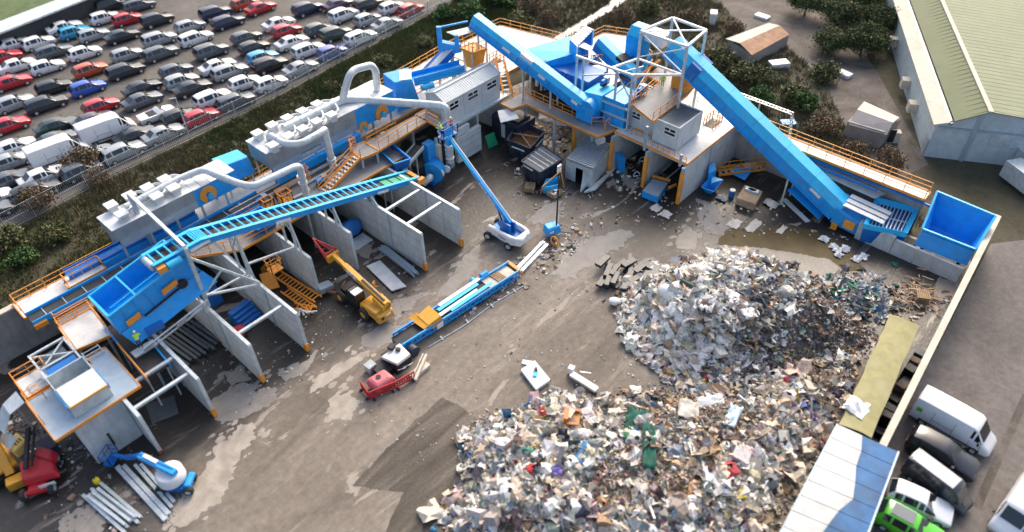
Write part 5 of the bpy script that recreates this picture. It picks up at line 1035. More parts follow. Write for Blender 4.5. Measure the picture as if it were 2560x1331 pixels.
# ---- skips and containers
def skip(lab, top, z, bot_k=.86, mat=NAVY, fill=None):
    T = [at(x, y, z) for x, y in top]; c = sum(T, Vector())/4; t = thing('skip', lab, 'skip', (c.x, c.y, 0), 'navy rubbish skips')
    B = [V(c.x+(p.x-c.x)*bot_k, c.y+(p.y-c.y)*bot_k, .05) for p in T]; MB().tray(B, T, .1).build('skip_body', mat, t); b = MB()
    for i in range(4): b.beam(T[i]+V(0, 0, .02), T[(i+1) % 4]+V(0, 0, .02), .16, .12)
    b.build('rim', mat, t); b = MB()
    for i in range(4):
        p, q = T[i], T[(i+1) % 4]
        for f in (.25, .5, .75): m_ = p.lerp(q, f); n_ = B[i].lerp(B[(i+1) % 4], f); b.beam(n_+(n_-V(c.x, c.y, n_.z)).normalized()*.05, m_+(m_-V(c.x, c.y, m_.z)).normalized()*.05-V(0, 0, .1), .12)
    b.build('side_rib', mat, t)
    return t, T, c
t, T, c = skip('navy skip with planks and pale lifting bars, under the long walkway', [(1268, 350), (1300, 300), (1362, 330), (1325, 372)], 2.3)
MB().extr([p.lerp(c, .12)-V(0, 0, .7) for p in T], (0, 0, .1)).build('waste_fill', RUST, t); b = MB()
b.beam(T[0].lerp(T[1], .4)-V(0, 0, .2), T[2].lerp(T[3], .3)-V(0, 0, .1), .18, .1); b.beam(T[0].lerp(T[1], .7)-V(0, 0, .25), T[2].lerp(T[3], .9)-V(0, 0, .2), .15, .1); b.build('plank', WOOD, t)
b = MB(); p, q = T[3].lerp(T[2], .4), T[3].lerp(T[2], .85); o_ = V(-.2, -.2, -.5); b.beam(p+o_, q+o_, .12); p, q = T[0].lerp(T[3], .2), T[0].lerp(T[3], .75); b.beam(p+o_, q+o_, .12); b.build('lifting_bar', WHT, t)
t, T, c = skip('navy closed topped skip with grey ridged lid and a plank on it, beside the pallet', [(1304, 404), (1356, 363), (1407, 398), (1350, 432)], 2.3)
o = MB().extr([p.lerp(c, .03)-V(0, 0, .12) for p in T], (0, 0, .1)).build('lid', M('worn_grey_sheet', (.17, .185, .19), .7, dirt=.5), t); b = MB()
for f in (.2, .4, .6, .8): b.beam(T[0].lerp(T[1], f).lerp(c, .06), T[3].lerp(T[2], f).lerp(c, .06), .1, .1)
b.build('lid_rib', GALV, o); b = MB().beam(T[2].lerp(T[3], .35), c, .16, .08); b.build('plank', WOOD, t)
b = MB().beam(T[0].lerp(T[3], .1)-V(.1, .1, .25), T[0].lerp(T[3], .6)-V(.1, .1, .25), .1, .16); b.build('lifting_bar', WHT, t)
t = thing('dark_compactor', 'tall black compactor box below the long walkway, behind the navy skips', 'compactor', (56, 52.5, 0))
MB().bx(55.4, 58.4, 50.2, 54.6, 0, 2.9).build('body', NAVY, t); MB().bx(55.34, 55.397, 52.4, 53.0, .5, 2.3).build('door', CLAD, t); b = MB().bx(55.8, 58, 50.6, 54, 2.903, 3.2); b.build('lid', BLK, t); MB().bx(55.33, 55.395, 50.8, 51.1, 1.7, 2.0).build('notice', WHT, t)
t = thing('steel_container', 'grey container with rusty corrugated roof, open dark doorway and bent side panel', 'container', (54.5, 40.5, 0))
T = [at(1416, 398, 2.6), at(1466, 345, 2.6), at(1530, 362, 2.6), at(1482, 424, 2.6)]; B = [V(p.x, p.y, .05) for p in T]
b = MB(); 
for i in (0, 1, 2): p, q, r_, s_ = B[i], B[(i+1) % 4], T[(i+1) % 4], T[i]; b.plate([p, q, r_, s_], .07)
def ff(u, z): return B[3].lerp(B[0], u)+V(0, 0, z)
b.plate([ff(0, 0), ff(.35, 0), ff(.35, 2.5), ff(0, 2.5)], .07); b.plate([ff(.62, 0), ff(1, 0), ff(1, 2.5), ff(.62, 2.5)], .07); b.plate([ff(.35, 2.0), ff(.62, 2.0), ff(.62, 2.5), ff(.35, 2.5)], .07); b.build('wall', GALV, t)
o = MB().extr([p.lerp(sum(T, Vector())/4, -.02)+V(0, 0, .01) for p in T], (0, 0, .06)).build('roof', M('worn_grey_sheet', (.2, .2, .2)), t); b = MB()
for k in range(16): f = (k+.5)/16; b.beam(T[0].lerp(T[1], f)+V(0, 0, .1), T[3].lerp(T[2], f)+V(0, 0, .1), .1, .07)
b.build('roof_rib', BLUSTEEL, o)
MB().extr([p.lerp(sum(B, Vector())/4, .05)+V(0, 0, .1) for p in B], (0, 0, .05)).build('dark_floor', BLK, t)
c0 = at(1450, 482, 0); MB().extr([c0, at(1520, 420, 0), at(1524, 372, 2.2), at(1462, 412, 2.2)], (.06, -.02, 0)).build('bent_panel', CLAD, t)
for k in range(7): b = MB().beam(at(1462+k*4, 482-k*1, .15+.1*(k % 2)), at(1526+k*2, 432-k*2, .2+.1*(k % 2)), .22, .16); tag(b.build('steel_profile', SILV, org=at(1495, 458, 0)), 'pale steel profile in the pile before the corrugated container', 'steel profile', 'pale steel profiles by the container')
t = thing('blue_bin', 'light blue open bin with orange frame beside the navy lidded skip', 'bin', at(1378, 480, 0)); T = [at(1355, 470, 1.1), at(1365, 448, 1.1), at(1400, 440, 1.1), at(1396, 462, 1.1)]; c = sum(T, Vector())/4
MB().tray([V(c.x+(p.x-c.x)*.8, c.y+(p.y-c.y)*.8, .1) for p in T], T, .07).build('bin_body', LBLUE, t); b = MB(); b.beam(T[0]+V(0, 0, .1), at(1402, 428, 1.8), .1); b.beam(T[0], at(1352, 485, 0), .1); b.beam(at(1402, 428, 1.8), at(1410, 470, 0), .1); b.build('orange_frame', ORG, t)
t = thing('cardboard_crate', 'torn cardboard crate heaped with scrap in front of the light blue bin', 'crate', at(1385, 490, 0)); p = at(1385, 488, 0); MB().tray([p+V(-.6, -.6, 0), p+V(.6, -.6, 0), p+V(.6, .6, 0), p+V(-.6, .6, 0)], [p+V(-.7, -.6, .6), p+V(.7, -.7, .7), p+V(.6, .7, .6), p+V(-.6, .6, .7)], .05).build('crate', M('cardboard', (.42, .3, .19), .9, var=.25), t); b = MB()
for k in range(14): b.box(p.x+random.uniform(-.5, .5), p.y+random.uniform(-.5, .5), .35+random.uniform(0, .3), random.uniform(.2, .5), random.uniform(.1, .3), .08, random.uniform(0, 3))
b.build('scrap', WHT, t)
def pallet(lab, p, rz, n=1, mat=WOOD):
    t = thing('pallet', lab, 'pallet', p, 'wooden pallets, '+('corner pile' if p[0] > 55 else 'by the skip')); b = MB(); co_, si = math.cos(rz), math.sin(rz)
    for k in range(n):
        z = p[2]+k*.15
        for j in range(7): v = -.5+j/6; b.box(p[0]-v*si*1.0, p[1]+v*co_*1.0, z+.11, 1.2, .12, .025, rz)
        for u in (-.52, 0, .52): b.box(p[0]+u*co_, p[1]+u*si, z, .1, 1.0, .108, rz)
    b.build('pallet_boards', mat, t); return t
for k in range(4): p_ = at(1325, 474, 0); pallet('wooden pallet in the small stack at the foot of the navy lidded skip', (p_.x, p_.y, .01+.145*k), .5+.03*k)
# ---- bay contents, long wing
for k in range(5): tag(MB().box(17.5, 50.3+.22*k, .02+.23*k, 2.2, 2.3-.42*k, .22, .12).build('blue_sheet', DBLUE, org=(17.5, 50.5, 0)), 'deep blue steel panel in the stepped stack below the portal frame', 'panel', 'stacked deep blue panels')
tag(MB().extr([(15.2, 54.2, 0), (17.4, 54.2, 0), (17.4, 54.9, 2.4), (15.2, 54.9, 2.4)], (0, .1, 0)).build('blue_sheet', DBLUE, org=(16, 54, 0)), 'deep blue sheet leaning at the back of the blue panel bay', 'sheet')
b = MB().tube([(15.5, 49.6, .15), (15.55, 49.5, .35), (16.3, 49.0, .55), (16.5, 48.9, .5)], [.35, .55, .6, .4], 12); tag(b.build('red_bag', RED, org=(16, 49, 0)), 'bulging red bag beside the deep blue panel stack', 'bag')
for k in range(9): b = MB().beam((10.3+k*.42, 54.6, .2+.12*(k % 3)), (10.9+k*.42, 49.2+.3*(k % 2), .2+.12*(k % 3)), .25, .22); tag(b.build('steel_beam', M('dark_steel', (.13, .15, .16), .5, .4), org=(12, 52, 0)), 'dark steel beam stacked with others in the bay left of the portal frame', 'beam', 'dark steel beams in the bay')
def ladder_part(lab, A, B, w):
    A, B = Vector(A), Vector(B); d = (B-A).normalized(); r = V(d.y, -d.x, 0).normalized()*w/2; b = MB(); b.beam(A-r, B-r, .1, .2); b.beam(A+r, B+r, .1, .2); n = int((B-A).length/.4)
    for k in range(1, n): p = A.lerp(B, k/n); b.beam(p-r, p+r, .12, .06)
    tag(b.build('stair_section', ORG, org=A), lab, 'stair section', 'loose orange stair sections')
ladder_part('long loose orange stair section lying against the grey bay wall', (22.6, 52.5, .9), (23.4, 47.2, .3), .9); ladder_part('second loose orange stair section lying in front of the first', (22.0, 50.8, .35), (22.3, 46.6, .2), .8); ladder_part('short loose orange stair section at the mouth of the bay', (21.3, 48.4, .2), (22.4, 46.4, .2), .7)
b = MB(); b.extr([(20.7, 52.2, .1), (22, 51.6, .1), (22.4, 52.9, 1.2), (21.2, 53.4, 1.2)], (0, 0, .1)); b.box(22.6, 54.2, .0, .9, 1.2, .8, .4); tag(b.build('orange_sheet', ORG, org=(21.5, 52.5, 0)), 'folded orange sheet metal behind the loose stair sections', 'sheet')
b = MB(); 
for k in range(6): b.box(21.1+.15*k, 47.6-.3*k, .05+.1*k, 1.0, .14, .1, .5+.4*k)
tag(b.build('scrap_brackets', GALV, org=(21.4, 47, 0)), 'tangle of grey brackets by the loose orange stair sections', 'brackets')
for k in range(12): x = 31.5+.13*(k % 6); z = .2+.2*(k//6); b = MB().beam((x+.5, 48.6-.15*(k % 3), z), (x+.15, 42.7+.25*(k % 4), z), .1, .16); tag(b.build('steel_beam', BLUSTEEL, org=(32, 45.6, 0)), 'long blue grey steel beam in the bundle beside the bay wall', 'beam', 'blue grey beams bundled by the bay wall')
for y in (47.5, 44): tag(MB().beam((31.3, y, .05), (32.9, y+.1, .05), .1, .1).build('timber_bearer', WOOD, org=(32, y, 0)), 'short timber bearer under the '+('far' if y > 45 else 'near')+' end of the blue grey beam bundle', 'timber')
b = MB().extr([(29.5, 47.5, .12), (28.85, 42.9, .12), (30.2, 42.3, .12), (30.95, 47.1, .12)], (0, 0, .12)); b.box(29.9, 44.9, 0, .2, 3.6, .115, -.12); tag(b.build('ground_slab', CLAD, org=(29.9, 45, 0)), 'flat pale steel panel lying on the yard between telehandler and beams', 'panel')
t = thing('wrapped_machine', 'dark blue wrapped machine block on a grey plate in the bay behind the beams', 'machine', (31.5, 52, 0)); MB().bx(30.4, 32.6, 50.2, 51.9, .02, .15).build('base_plate', GALV, t); b = MB().tube([(30.6, 52.6, .9), (31, 52.6, 1.0), (32.2, 52.5, 1.0), (32.6, 52.5, .9)], [.6, .9, .9, .6], 14); b.build('wrapped_body', DBLUE, t)
tag(MB().extr([(6.3, 48.2, .05), (8.4, 47.4, .05), (7.7, 45.3, .05), (5.7, 46.0, .05)], (0, 0, .06)).build('steel_plate', M('dark_steel', (.13, .15, .16), .5), org=(7, 46.6, 0)), 'square dark steel plate lying in the nearest bay', 'plate')
# bottom left beams
for i, (x0, y0, x1, y1, n, lab) in enumerate([(-1.0, 43.9, -.3, 38.6, 5, 'pale steel beam in the bundle at the bottom left corner of the yard'), (1.9, 44.3, 2.2, 37.3, 2, 'broad pale steel beam of the pair left of the white drum turret'), (2.9, 43.4, 3.0, 37.9, 2, 'slim steel beam of the pair nearest the white drum boom lift')]):
    B_s = [((x0+k*.34, y0-.3*(k % 2), .11), (x1+k*.34, y1+.25*(k % 3), .11), .24 if i != 1 else .4, .22) for k in range(n)]
    if n > 3: B_s += [((x0+k*.4+.2, y0-.5, .33), (x1+k*.4+.3, y1+.4, .33), .2, .2) for k in range(3)]
    for a_, c_, w_, h_ in B_s:
        b = MB(); up_ = Vector((0, 0, h_/2-.02)); b.beam(Vector(a_)+up_, Vector(c_)+up_, w_, .04); b.beam(Vector(a_)-up_, Vector(c_)-up_, w_, .04); b.beam(a_, c_, .05, h_-.08); tag(b.build('steel_beam', GALV, org=a_), lab, 'beam', 'steel beams on the lower left ground, set '+ordn[i])
p = at(245, 1208, 0); t = thing('gas_bottle', 'small yellow gas bottle standing by the pale steel beams', 'gas bottle', p); MB().tube([p, p+V(0, 0, .1), p+V(0, 0, .5), p+V(0, 0, .65)], [.2, .24, .24, .1], 12).build('bottle', M('bright_yellow', (.8, .62, .02), .4), t); MB().cyl(p+V(0, 0, .65), p+V(0, 0, .78), .05).build('valve', BLK, t)
# ---- bay contents, short wing
tag(MB().hexa([(59.2, 37.9, .05), (59.8, 37.6, .05), (60.2, 38.5, .05), (59.6, 38.7, .05), (58.9, 38.0, 2.3), (59.6, 37.7, 2.1), (60.0, 38.5, 2.2), (59.3, 38.8, 2.4)]).build('blue_guard', BLUE, org=(59.6, 38.2, 0)), 'upright blue guard panel leaning against the orange pillar', 'panel')
t = thing('feeder_unit', 'blue sided feeder with grey top and orange frame in the pillar bay', 'machine', (58.9, 32.6, 0)); T = [at(1606, 478, .9), at(1632, 448, .9), at(1670, 458, .9), at(1645, 494, .9)]; MB().hexa([V(p.x, p.y, .1) for p in T]+T).build('housing', BLUE, t); MB().extr([p+V(0, 0, .004) for p in T], (0, 0, .06)).build('top_panel', BLUSTEEL, t)
b = MB(); b.beam(at(1630, 440, 1), at(1676, 452, 1), .25, .25); b.beam(at(1672, 470, .8), at(1690, 462, .8), .2, .3); b.build('orange_frame', ORG, t); b = MB(); b.beam(at(1655, 430, 1.2), at(1680, 408, 1.2), .1); b.beam(at(1668, 446, 1.2), at(1700, 420, 1.3), .12); b.build('rod', SILV, t)
b = MB(); b.box(62.2, 32.2, 0, 1.6, 1.8, .9, .3); b.box(63.4, 33.2, 0, 1.0, .8, 1.1, .7); tag(b.build('motor_block', BLK, org=(62.4, 32.3, 0)), 'black motor blocks behind the blue feeder in the pillar bay', 'motor')
for (px, py, lab) in [(1606, 400, 'white coiled ring hung beside the middle orange pillar'), (1592, 437, 'grey hose ring lying in the pillar bay'), (1702, 440, 'white tangled ring by the pillar nearest the conveyor')]:
    p = at(px, py, .3); b = MB().tube([p+V(.45*math.cos(a), .45*math.sin(a)*.7, .12*math.sin(a*2)) for a in np.linspace(0, 2*PI, 18)], .07, 6); tag(b.build('hose_ring', WHT, org=p), lab, 'hose', 'coiled hose rings')
t = thing('blue_hopper', 'pale blue folded hopper lying on the ground by the pillar bay', 'hopper', (62.3, 27.6, 0)); T = [at(1752, 468, 1.0), at(1778, 440, 1.3), at(1808, 450, 1.3), at(1785, 480, .9)]; c = sum(T, Vector())/4
MB().tray([V(c.x+(p.x-c.x)*.45, c.y+(p.y-c.y)*.45, .05) for p in T], T, .06).build('hopper_body', BLUE, t); MB().plate([T[1], T[2], c+V(0, 0, .1), c-V(.3, 0, 0)], .03).build('liner', LBLUE, t)
tag(MB().hexa([(63.6, 28.9, .05), (64.6, 28.7, .05), (65.2, 29.4, .05), (64.2, 29.5, .05), (63.2, 29.0, 2.0), (64.3, 28.7, 2.0), (65, 29.4, 2.4), (64, 29.5, 2.4)]).build('blue_plate', BLUE, org=(64, 29, 0)), 'bent blue plate standing behind the pale blue hopper', 'plate')
tag(MB().extr([at(1822, 432, .3), at(1845, 415, .6), at(1880, 428, .6), at(1862, 452, .3)], (0, 0, .08)).build('blue_plate', BLUE, org=at(1850, 432, 0)), 'flat blue plate lying under the biggest conveyor', 'plate')
stair('orange stair section with white landing lying under the biggest conveyor', (66.2, 29.3, .3), (70.0, 25.6, .8), .9, 8, 'orange stairs', True); tag(MB().box(69.5, 27.0, .2, 1.6, .9, .5, -.6).build('white_box', WHT, org=(69.5, 27, 0)), 'white box lying beside the fallen orange stair', 'box')
t = thing('wrapped_pallet', 'film wrapped cardboard pallet load with blue tops', 'pallet load', (63.2, 24, 0)); P = [at(1838, 512, 0), at(1858, 480, 0), at(1902, 496, 0), at(1884, 528, 0)]; MB().extr([p+V(0, 0, .15) for p in P], (0, 0, .8)).build('boxes', M('cardboard', (.42, .3, .19)), t); MB().extr([p+V(0, 0, .02) for p in P], (0, 0, .12)).build('pallet', WOOD, t); b = MB(); c = sum(P, Vector())/4
for k in range(3): q = P[1].lerp(P[2], (k+.5)/3).lerp(c, .5); b.box(q.x, q.y, .954, .5, .8, .25, .3)
b.build('film_top', M('pale_blue_film', (.45, .6, .7), .2), t)
p = at(1828, 492, 0); t = thing('drum', 'blue drum with white top beside the wrapped pallet', 'drum', p); MB().cyl(p, p+V(0, 0, .85), .3).build('barrel', DBLUE, t); MB().cyl(p+V(0, 0, .853), p+V(0, 0, .93), .31).build('lid', WHT, t)
def crumple(lab, name, px, py, sx, sy, h, mat, seed, grp=None, cat='sheet'):
    r_ = random.Random(seed); p = at(px, py, 0); n = 6; P = []
    for i in range(n):
        for j in range(n):
            u, v = i/(n-1)-.5, j/(n-1)-.5; e = 1-max(abs(u), abs(v))*1.6
            P.append((p.x+u*sx*(1+r_.uniform(-.2, .2)), p.y+v*sy*(1+r_.uniform(-.2, .2)), max(.03, h*max(0, e)*r_.uniform(.5, 1.2)+.04)))
    F = [(i*n+j, (i+1)*n+j, (i+1)*n+j+1, i*n+j+1) for i in range(n-1) for j in range(n-1)]
    base = [(x, y, .01) for x, y, z in P]
    b = MB().add(P, F); return tag(b.build(name, mat, org=p), lab, cat, grp)
PAPER = M('pale_sheeting', (.62, .57, .49), .8, var=.2)
for k, a in enumerate([(1640, 522, 1.3, 1.0, .4, 'pale foam slab on the yard, left one of the pair'), (1665, 538, 1.2, 1.2, .5, 'pale foam slab on the yard, right one of the pair'), (1803, 498, .8, 1.2, .8, 'pale sack beside the blue drum'), (1928, 512, 1.2, 1.5, .7, 'tied pale bag beside the conveyor leg'), (1885, 566, 2.2, 1.0, .15, 'pale sheeting at the far edge of the brown puddle'), (1955, 575, 1.6, .6, .15, 'thin pale sheet in the middle of the puddle'), (1835, 560, 1.5, 1.2, .2, 'flat pale board by the puddle edge')]):
    crumple(a[5], 'pale_sheeting', *a[:5], PAPER, k+11, 'pale sheets and bags near the puddle')
for k, (px, py, s, lab) in enumerate([(2060, 600, 1.0, 'leftmost white sack of the row by the concrete block wall'), (2082, 618, .8, 'second white sack of the row from the left'), (2093, 628, .9, 'third white sack, leaning on the fourth'), (2112, 625, 1.0, 'white sack on the upper side of the cluster'), (2096, 640, .8, 'white sack lowest in the first cluster'), (2140, 650, .9, 'first white sack of the far right pair'), (2158, 643, .9, 'last white sack at the right end of the row')]):
    crumple(lab, 'white_sack', px, py, s, s*.9, .55, WHT, k+40, 'white sacks by the concrete block wall', 'sack')
b = MB().beam(at(1960, 498, .2), at(2020, 555, .2), .5, .15); tag(b.build('steel_channel', CLAD, org=at(1990, 525, 0)), 'pale steel channel lying under the biggest conveyor tail', 'channel')
# ---- loose white things on the open yard
t = thing('white_cabinet', 'white cabinet lid lying open on the yard with dark and blue items on it', 'cabinet', at(1335, 945, 0)); P = [at(1302, 925, .3), at(1337, 902, .4), at(1376, 950, .4), at(1340, 975, .3)]; MB().extr([p-V(0, 0, .25) for p in P], (0, 0, .3)).build('panel', WHT, t); c = sum(P, Vector())/4; MB().box(c.x, c.y, c.z+.06, .5, .35, .12, .4).build('blue_item', LBLUE, t); MB().box(c.x+.35, c.y+.25, c.z+.06, .3, .25, .25, .8).build('dark_item', BLK, t); p = at(1318, 908, 0); MB().box(p.x, p.y, .03, .5, .9, .06, .5).build('grey_flap', BLUSTEEL, t)
t = thing('white_trolley', 'toppled white trolley with a small wheel on the yard above the lower heap', 'trolley', at(1455, 955, 0)); MB().beam(at(1428, 935, .4), at(1492, 975, .35), .55, .25).build('tray', WHT, t); b = MB().box(*at(1428, 932, 0)[:2], .05, .5, .5, .7, .3); b.build('head', WHT, t); p = at(1440, 962, .22); wheel(t, p, .22, .1, (.3, 1, 0), WHT); MB().beam(at(1450, 930, .5), at(1478, 934, .5), .1).build('handle', GALV, t)
# ---- covered trailers along boundary wall
SHEETY = M('dusty_yellow_sheet', (.3, .275, .11), .7, var=.2, dirt=.5, dcol=(.33, .3, .23))
def tr(x, v, z): y = lambda xx: 2.65+(xx-73.2)*.06; return V(x, y(x)+v, z)
t = thing('sheeted_trailer', 'long trailer box with dusty yellow top sheet along the boundary wall', 'trailer', (46, 3.2, 0))
P = [(53.2, 1.4), (53.2, 4.1), (39.3, 4.6), (39.3, 1.9)]; T = [tr(x, v, 3.9) for x, v in P]; T = [at(2297, 815, 3.9), at(2225, 787, 3.9), at(2098, 1062, 3.9), at(2178, 1095, 3.9)]
MB().extr([p-V(0, 0, 3.0) for p in T], (0, 0, 2.95)).build('box_body', NAVY, t); n = 14; b = MB(); vs = []
for i in range(n+1):
    a, c = T[0].lerp(T[3], i/n), T[1].lerp(T[2], i/n); sg = .06*(i % 2)
    for j in range(5): q = a.lerp(c, j/4); vs.append(q+V(random.uniform(-.03, .03), random.uniform(-.05, .05), .02+.12*math.sin(j/4*PI)-sg+random.uniform(0, .03)))
b.add(vs, [(i*5+j, (i+1)*5+j, (i+1)*5+j+1, i*5+j+1) for i in range(n) for j in range(4)], True).build('top_sheet', SHEETY, t)
for x in (51.5, 50.2, 42, 40.7): 
    for v in (1.0, 3.0): q = tr(x, v, .5); wheel(t, q, .5, .3, (0, 1, 0), GALV)
crumple('lumpy white bulk bag resting on the yellow sheeted trailer', 'bulk_bag', 2145, 1022, 1.6, 1.6, .5, WHT, 77, None, 'bag').location.z = 0
bpy.data.objects['bulk_bag'].location = at(2142, 1020, 3.95)
t = thing('blue_roof_trailer', 'trailer with white and blue translucent roof sheets, nearest the camera', 'trailer', (34, 2, 0))
T = [at(2245, 1132, 3.9), at(2092, 1062, 3.9), at(1935, 1360, 3.9), at(2130, 1440, 3.9)]; WSH = M('white_roof_sheet', (.52, .53, .52), .55, var=.2, sc=.4, dirt=.4, dcol=(.33, .33, .31)); BSH = M('blue_roof_sheet', (.01, .1, .26), .6, var=.45, sc=.5, dirt=.3, dcol=(.12, .22, .3))
MB().extr([p-V(0, 0, 3.0) for p in T], (0, 0, 2.95)).build('box_body', BLUSTEEL, t)
n = 8; wf = [.22, .5, .52, .6, .66, .55, .5, .45, .3]
bw_, bb_ = MB(), MB()
for i in range(n):
    a0, c0 = T[1].lerp(T[2], i/n), T[0].lerp(T[3], i/n); a1, c1 = T[1].lerp(T[2], (i+1)/n-.004), T[0].lerp(T[3], (i+1)/n-.004); f0, f1 = wf[i], wf[i+1]
    if i == 0: f0 = .42
    up_ = V(0, 0, .03); bw_.extr([a0+up_, a0.lerp(c0, f0)+up_, a1.lerp(c1, f1)+up_, a1+up_], (0, 0, .05)); bb_.extr([a0.lerp(c0, f0+.004)+up_, c0+up_, c1+up_, a1.lerp(c1, f1+.004)+up_], (0, 0, .05))
bw_.build('white_sheet', WSH, t); bb_.build('blue_sheet', BSH, t)
b = MB(); b.beam(T[0]+V(0, 0, .1), T[3]+V(0, 0, .1), .12); b.beam(T[1]+V(0, 0, .1), T[2]+V(0, 0, .1), .08); b.build('edge_rail', BLUSTEEL, t)
for k in range(6): p_ = at(2300, 752, 0); pallet('worn pallet in the pile beside the yellow trailer top end', (p_.x+.05*(k % 2), p_.y, .01+.145*k), .3+.04*k)
for k in range(13):
    q = tr(40.3+k*1.02, random.uniform(.62, .8), 0); s_ = random.uniform(.6, .9); zh = random.uniform(.7, 2.2); t = thing('bale', 'dark wrapped bale squeezed between yellow trailer and boundary wall', 'bale', q, 'dark bales by the boundary wall')
    MB().box(q.x, q.y, .02, s_, .75, zh, random.uniform(-.15, .15)).build('wrapped_body', (NAVY, BLK, BRN)[k % 3], t); b = MB(); b.box(q.x, q.y, zh*.35, s_+.04, .79, .05, 0); b.build('strap', GALV, t)
# ================================================================ vehicles
CARP = {}
def paint(c):
    cols = dict(white=(.78, .79, .8), silver=(.38, .41, .43), grey=(.1, .12, .14), dark=(.028, .035, .043), black=(.012, .014, .018), red=(.5, .02, .035), orange=(.55, .09, .03), blue=(.02, .1, .5), cyan=(.03, .36, .6), navy=(.02, .03, .08), mauve=(.1, .07, .11), green=(.03, .06, .055), purple=(.1, .13, .42), lime=(.1, .55, .02))
    if c not in CARP: 
        m_ = M('car_paint_'+c, cols[c], .25, .15 if c in ('silver', 'grey') else 0, var=.04); m_.node_tree.nodes['Principled BSDF'].inputs['Coat Weight'].default_value = .6; CARP[c] = m_
    return CARP[c]
LAMPM = M('headlamp', (.8, .82, .84), .15); TAILM = M('tail_lamp', (.4, .01, .015), .25)
# stations: x, half width, z low, z belt, z top, half width at top
ST = dict(
 hatch=[(-2.0, .70, .42, .74, .80, .64), (-1.95, .82, .28, .9, .98, .7), (-1.6, .86, .22, .95, 1.40, .58), (-1.1, .87, .2, .95, 1.49, .57), (-.1, .88, .2, .93, 1.49, .57), (.25, .88, .2, .92, 1.42, .56), (1.0, .87, .2, .90, .97, .70), (1.65, .85, .22, .80, .85, .62), (1.98, .78, .3, .68, .72, .55), (2.06, .66, .4, .55, .58, .5)],
 estate=[(-2.3, .72, .42, .78, .82, .66), (-2.26, .84, .28, .92, .99, .7), (-2.0, .87, .22, .96, 1.42, .6), (-1.4, .89, .2, .96, 1.53, .6), (-.1, .89, .2, .95, 1.54, .6), (.3, .89, .2, .94, 1.47, .59), (1.05, .88, .2, .92, .99, .72), (1.85, .86, .22, .82, .86, .64), (2.2, .78, .3, .7, .73, .56), (2.28, .66, .4, .55, .58, .5)],
 saloon=[(-2.3, .70, .42, .74, .78, .64), (-2.26, .83, .28, .92, .97, .66), (-1.7, .87, .22, .97, 1.03, .66), (-1.0, .88, .2, .96, 1.39, .56), (-.1, .89, .2, .94, 1.43, .56), (.3, .89, .2, .93, 1.37, .55), (1.15, .88, .2, .90, .96, .72), (1.85, .86, .22, .80, .84, .62), (2.2, .78, .3, .67, .7, .55), (2.28, .66, .4, .54, .57, .5)],
 suv=[(-2.2, .74, .5, .92, .96, .68), (-2.16, .87, .34, 1.05, 1.14, .74), (-1.95, .9, .28, 1.08, 1.58, .64), (-1.4, .92, .26, 1.08, 1.68, .64), (-.1, .92, .26, 1.07, 1.68, .64), (.35, .92, .26, 1.06, 1.6, .63), (1.05, .91, .26, 1.04, 1.12, .76), (1.8, .89, .28, .96, 1.0, .7), (2.15, .82, .36, .82, .86, .6), (2.22, .7, .46, .66, .7, .55)],
 van=[(-2.9, .88, .45, 1.2, 2.2, .8), (-2.88, .98, .3, 1.3, 2.42, .88), (-2.0, .99, .26, 1.3, 2.46, .88), (0, .99, .26, 1.3, 2.46, .88), (1.2, .99, .26, 1.3, 2.42, .87), (1.45, .98, .26, 1.28, 2.3, .82), (2.15, .97, .26, 1.22, 1.36, .8), (2.6, .94, .28, 1.0, 1.06, .76), (2.8, .88, .36, .8, .84, .7), (2.86, .76, .46, .66, .7, .6)],
 cabrio=[(-2.1, .70, .42, .74, .78, .64), (-2.05, .82, .28, .88, .92, .66), (-1.2, .86, .22, .9, .93, .66), (-1.15, .87, .2, .9, .905, .6), (-.2, .87, .2, .9, .905, .6), (.25, .87, .2, .9, 1.25, .55), (.9, .86, .2, .88, .93, .7), (1.6, .84, .22, .8, .84, .62), (1.98, .78, .3, .67, .7, .55), (2.06, .66, .4, .54, .57, .5)])
PROTO = {}
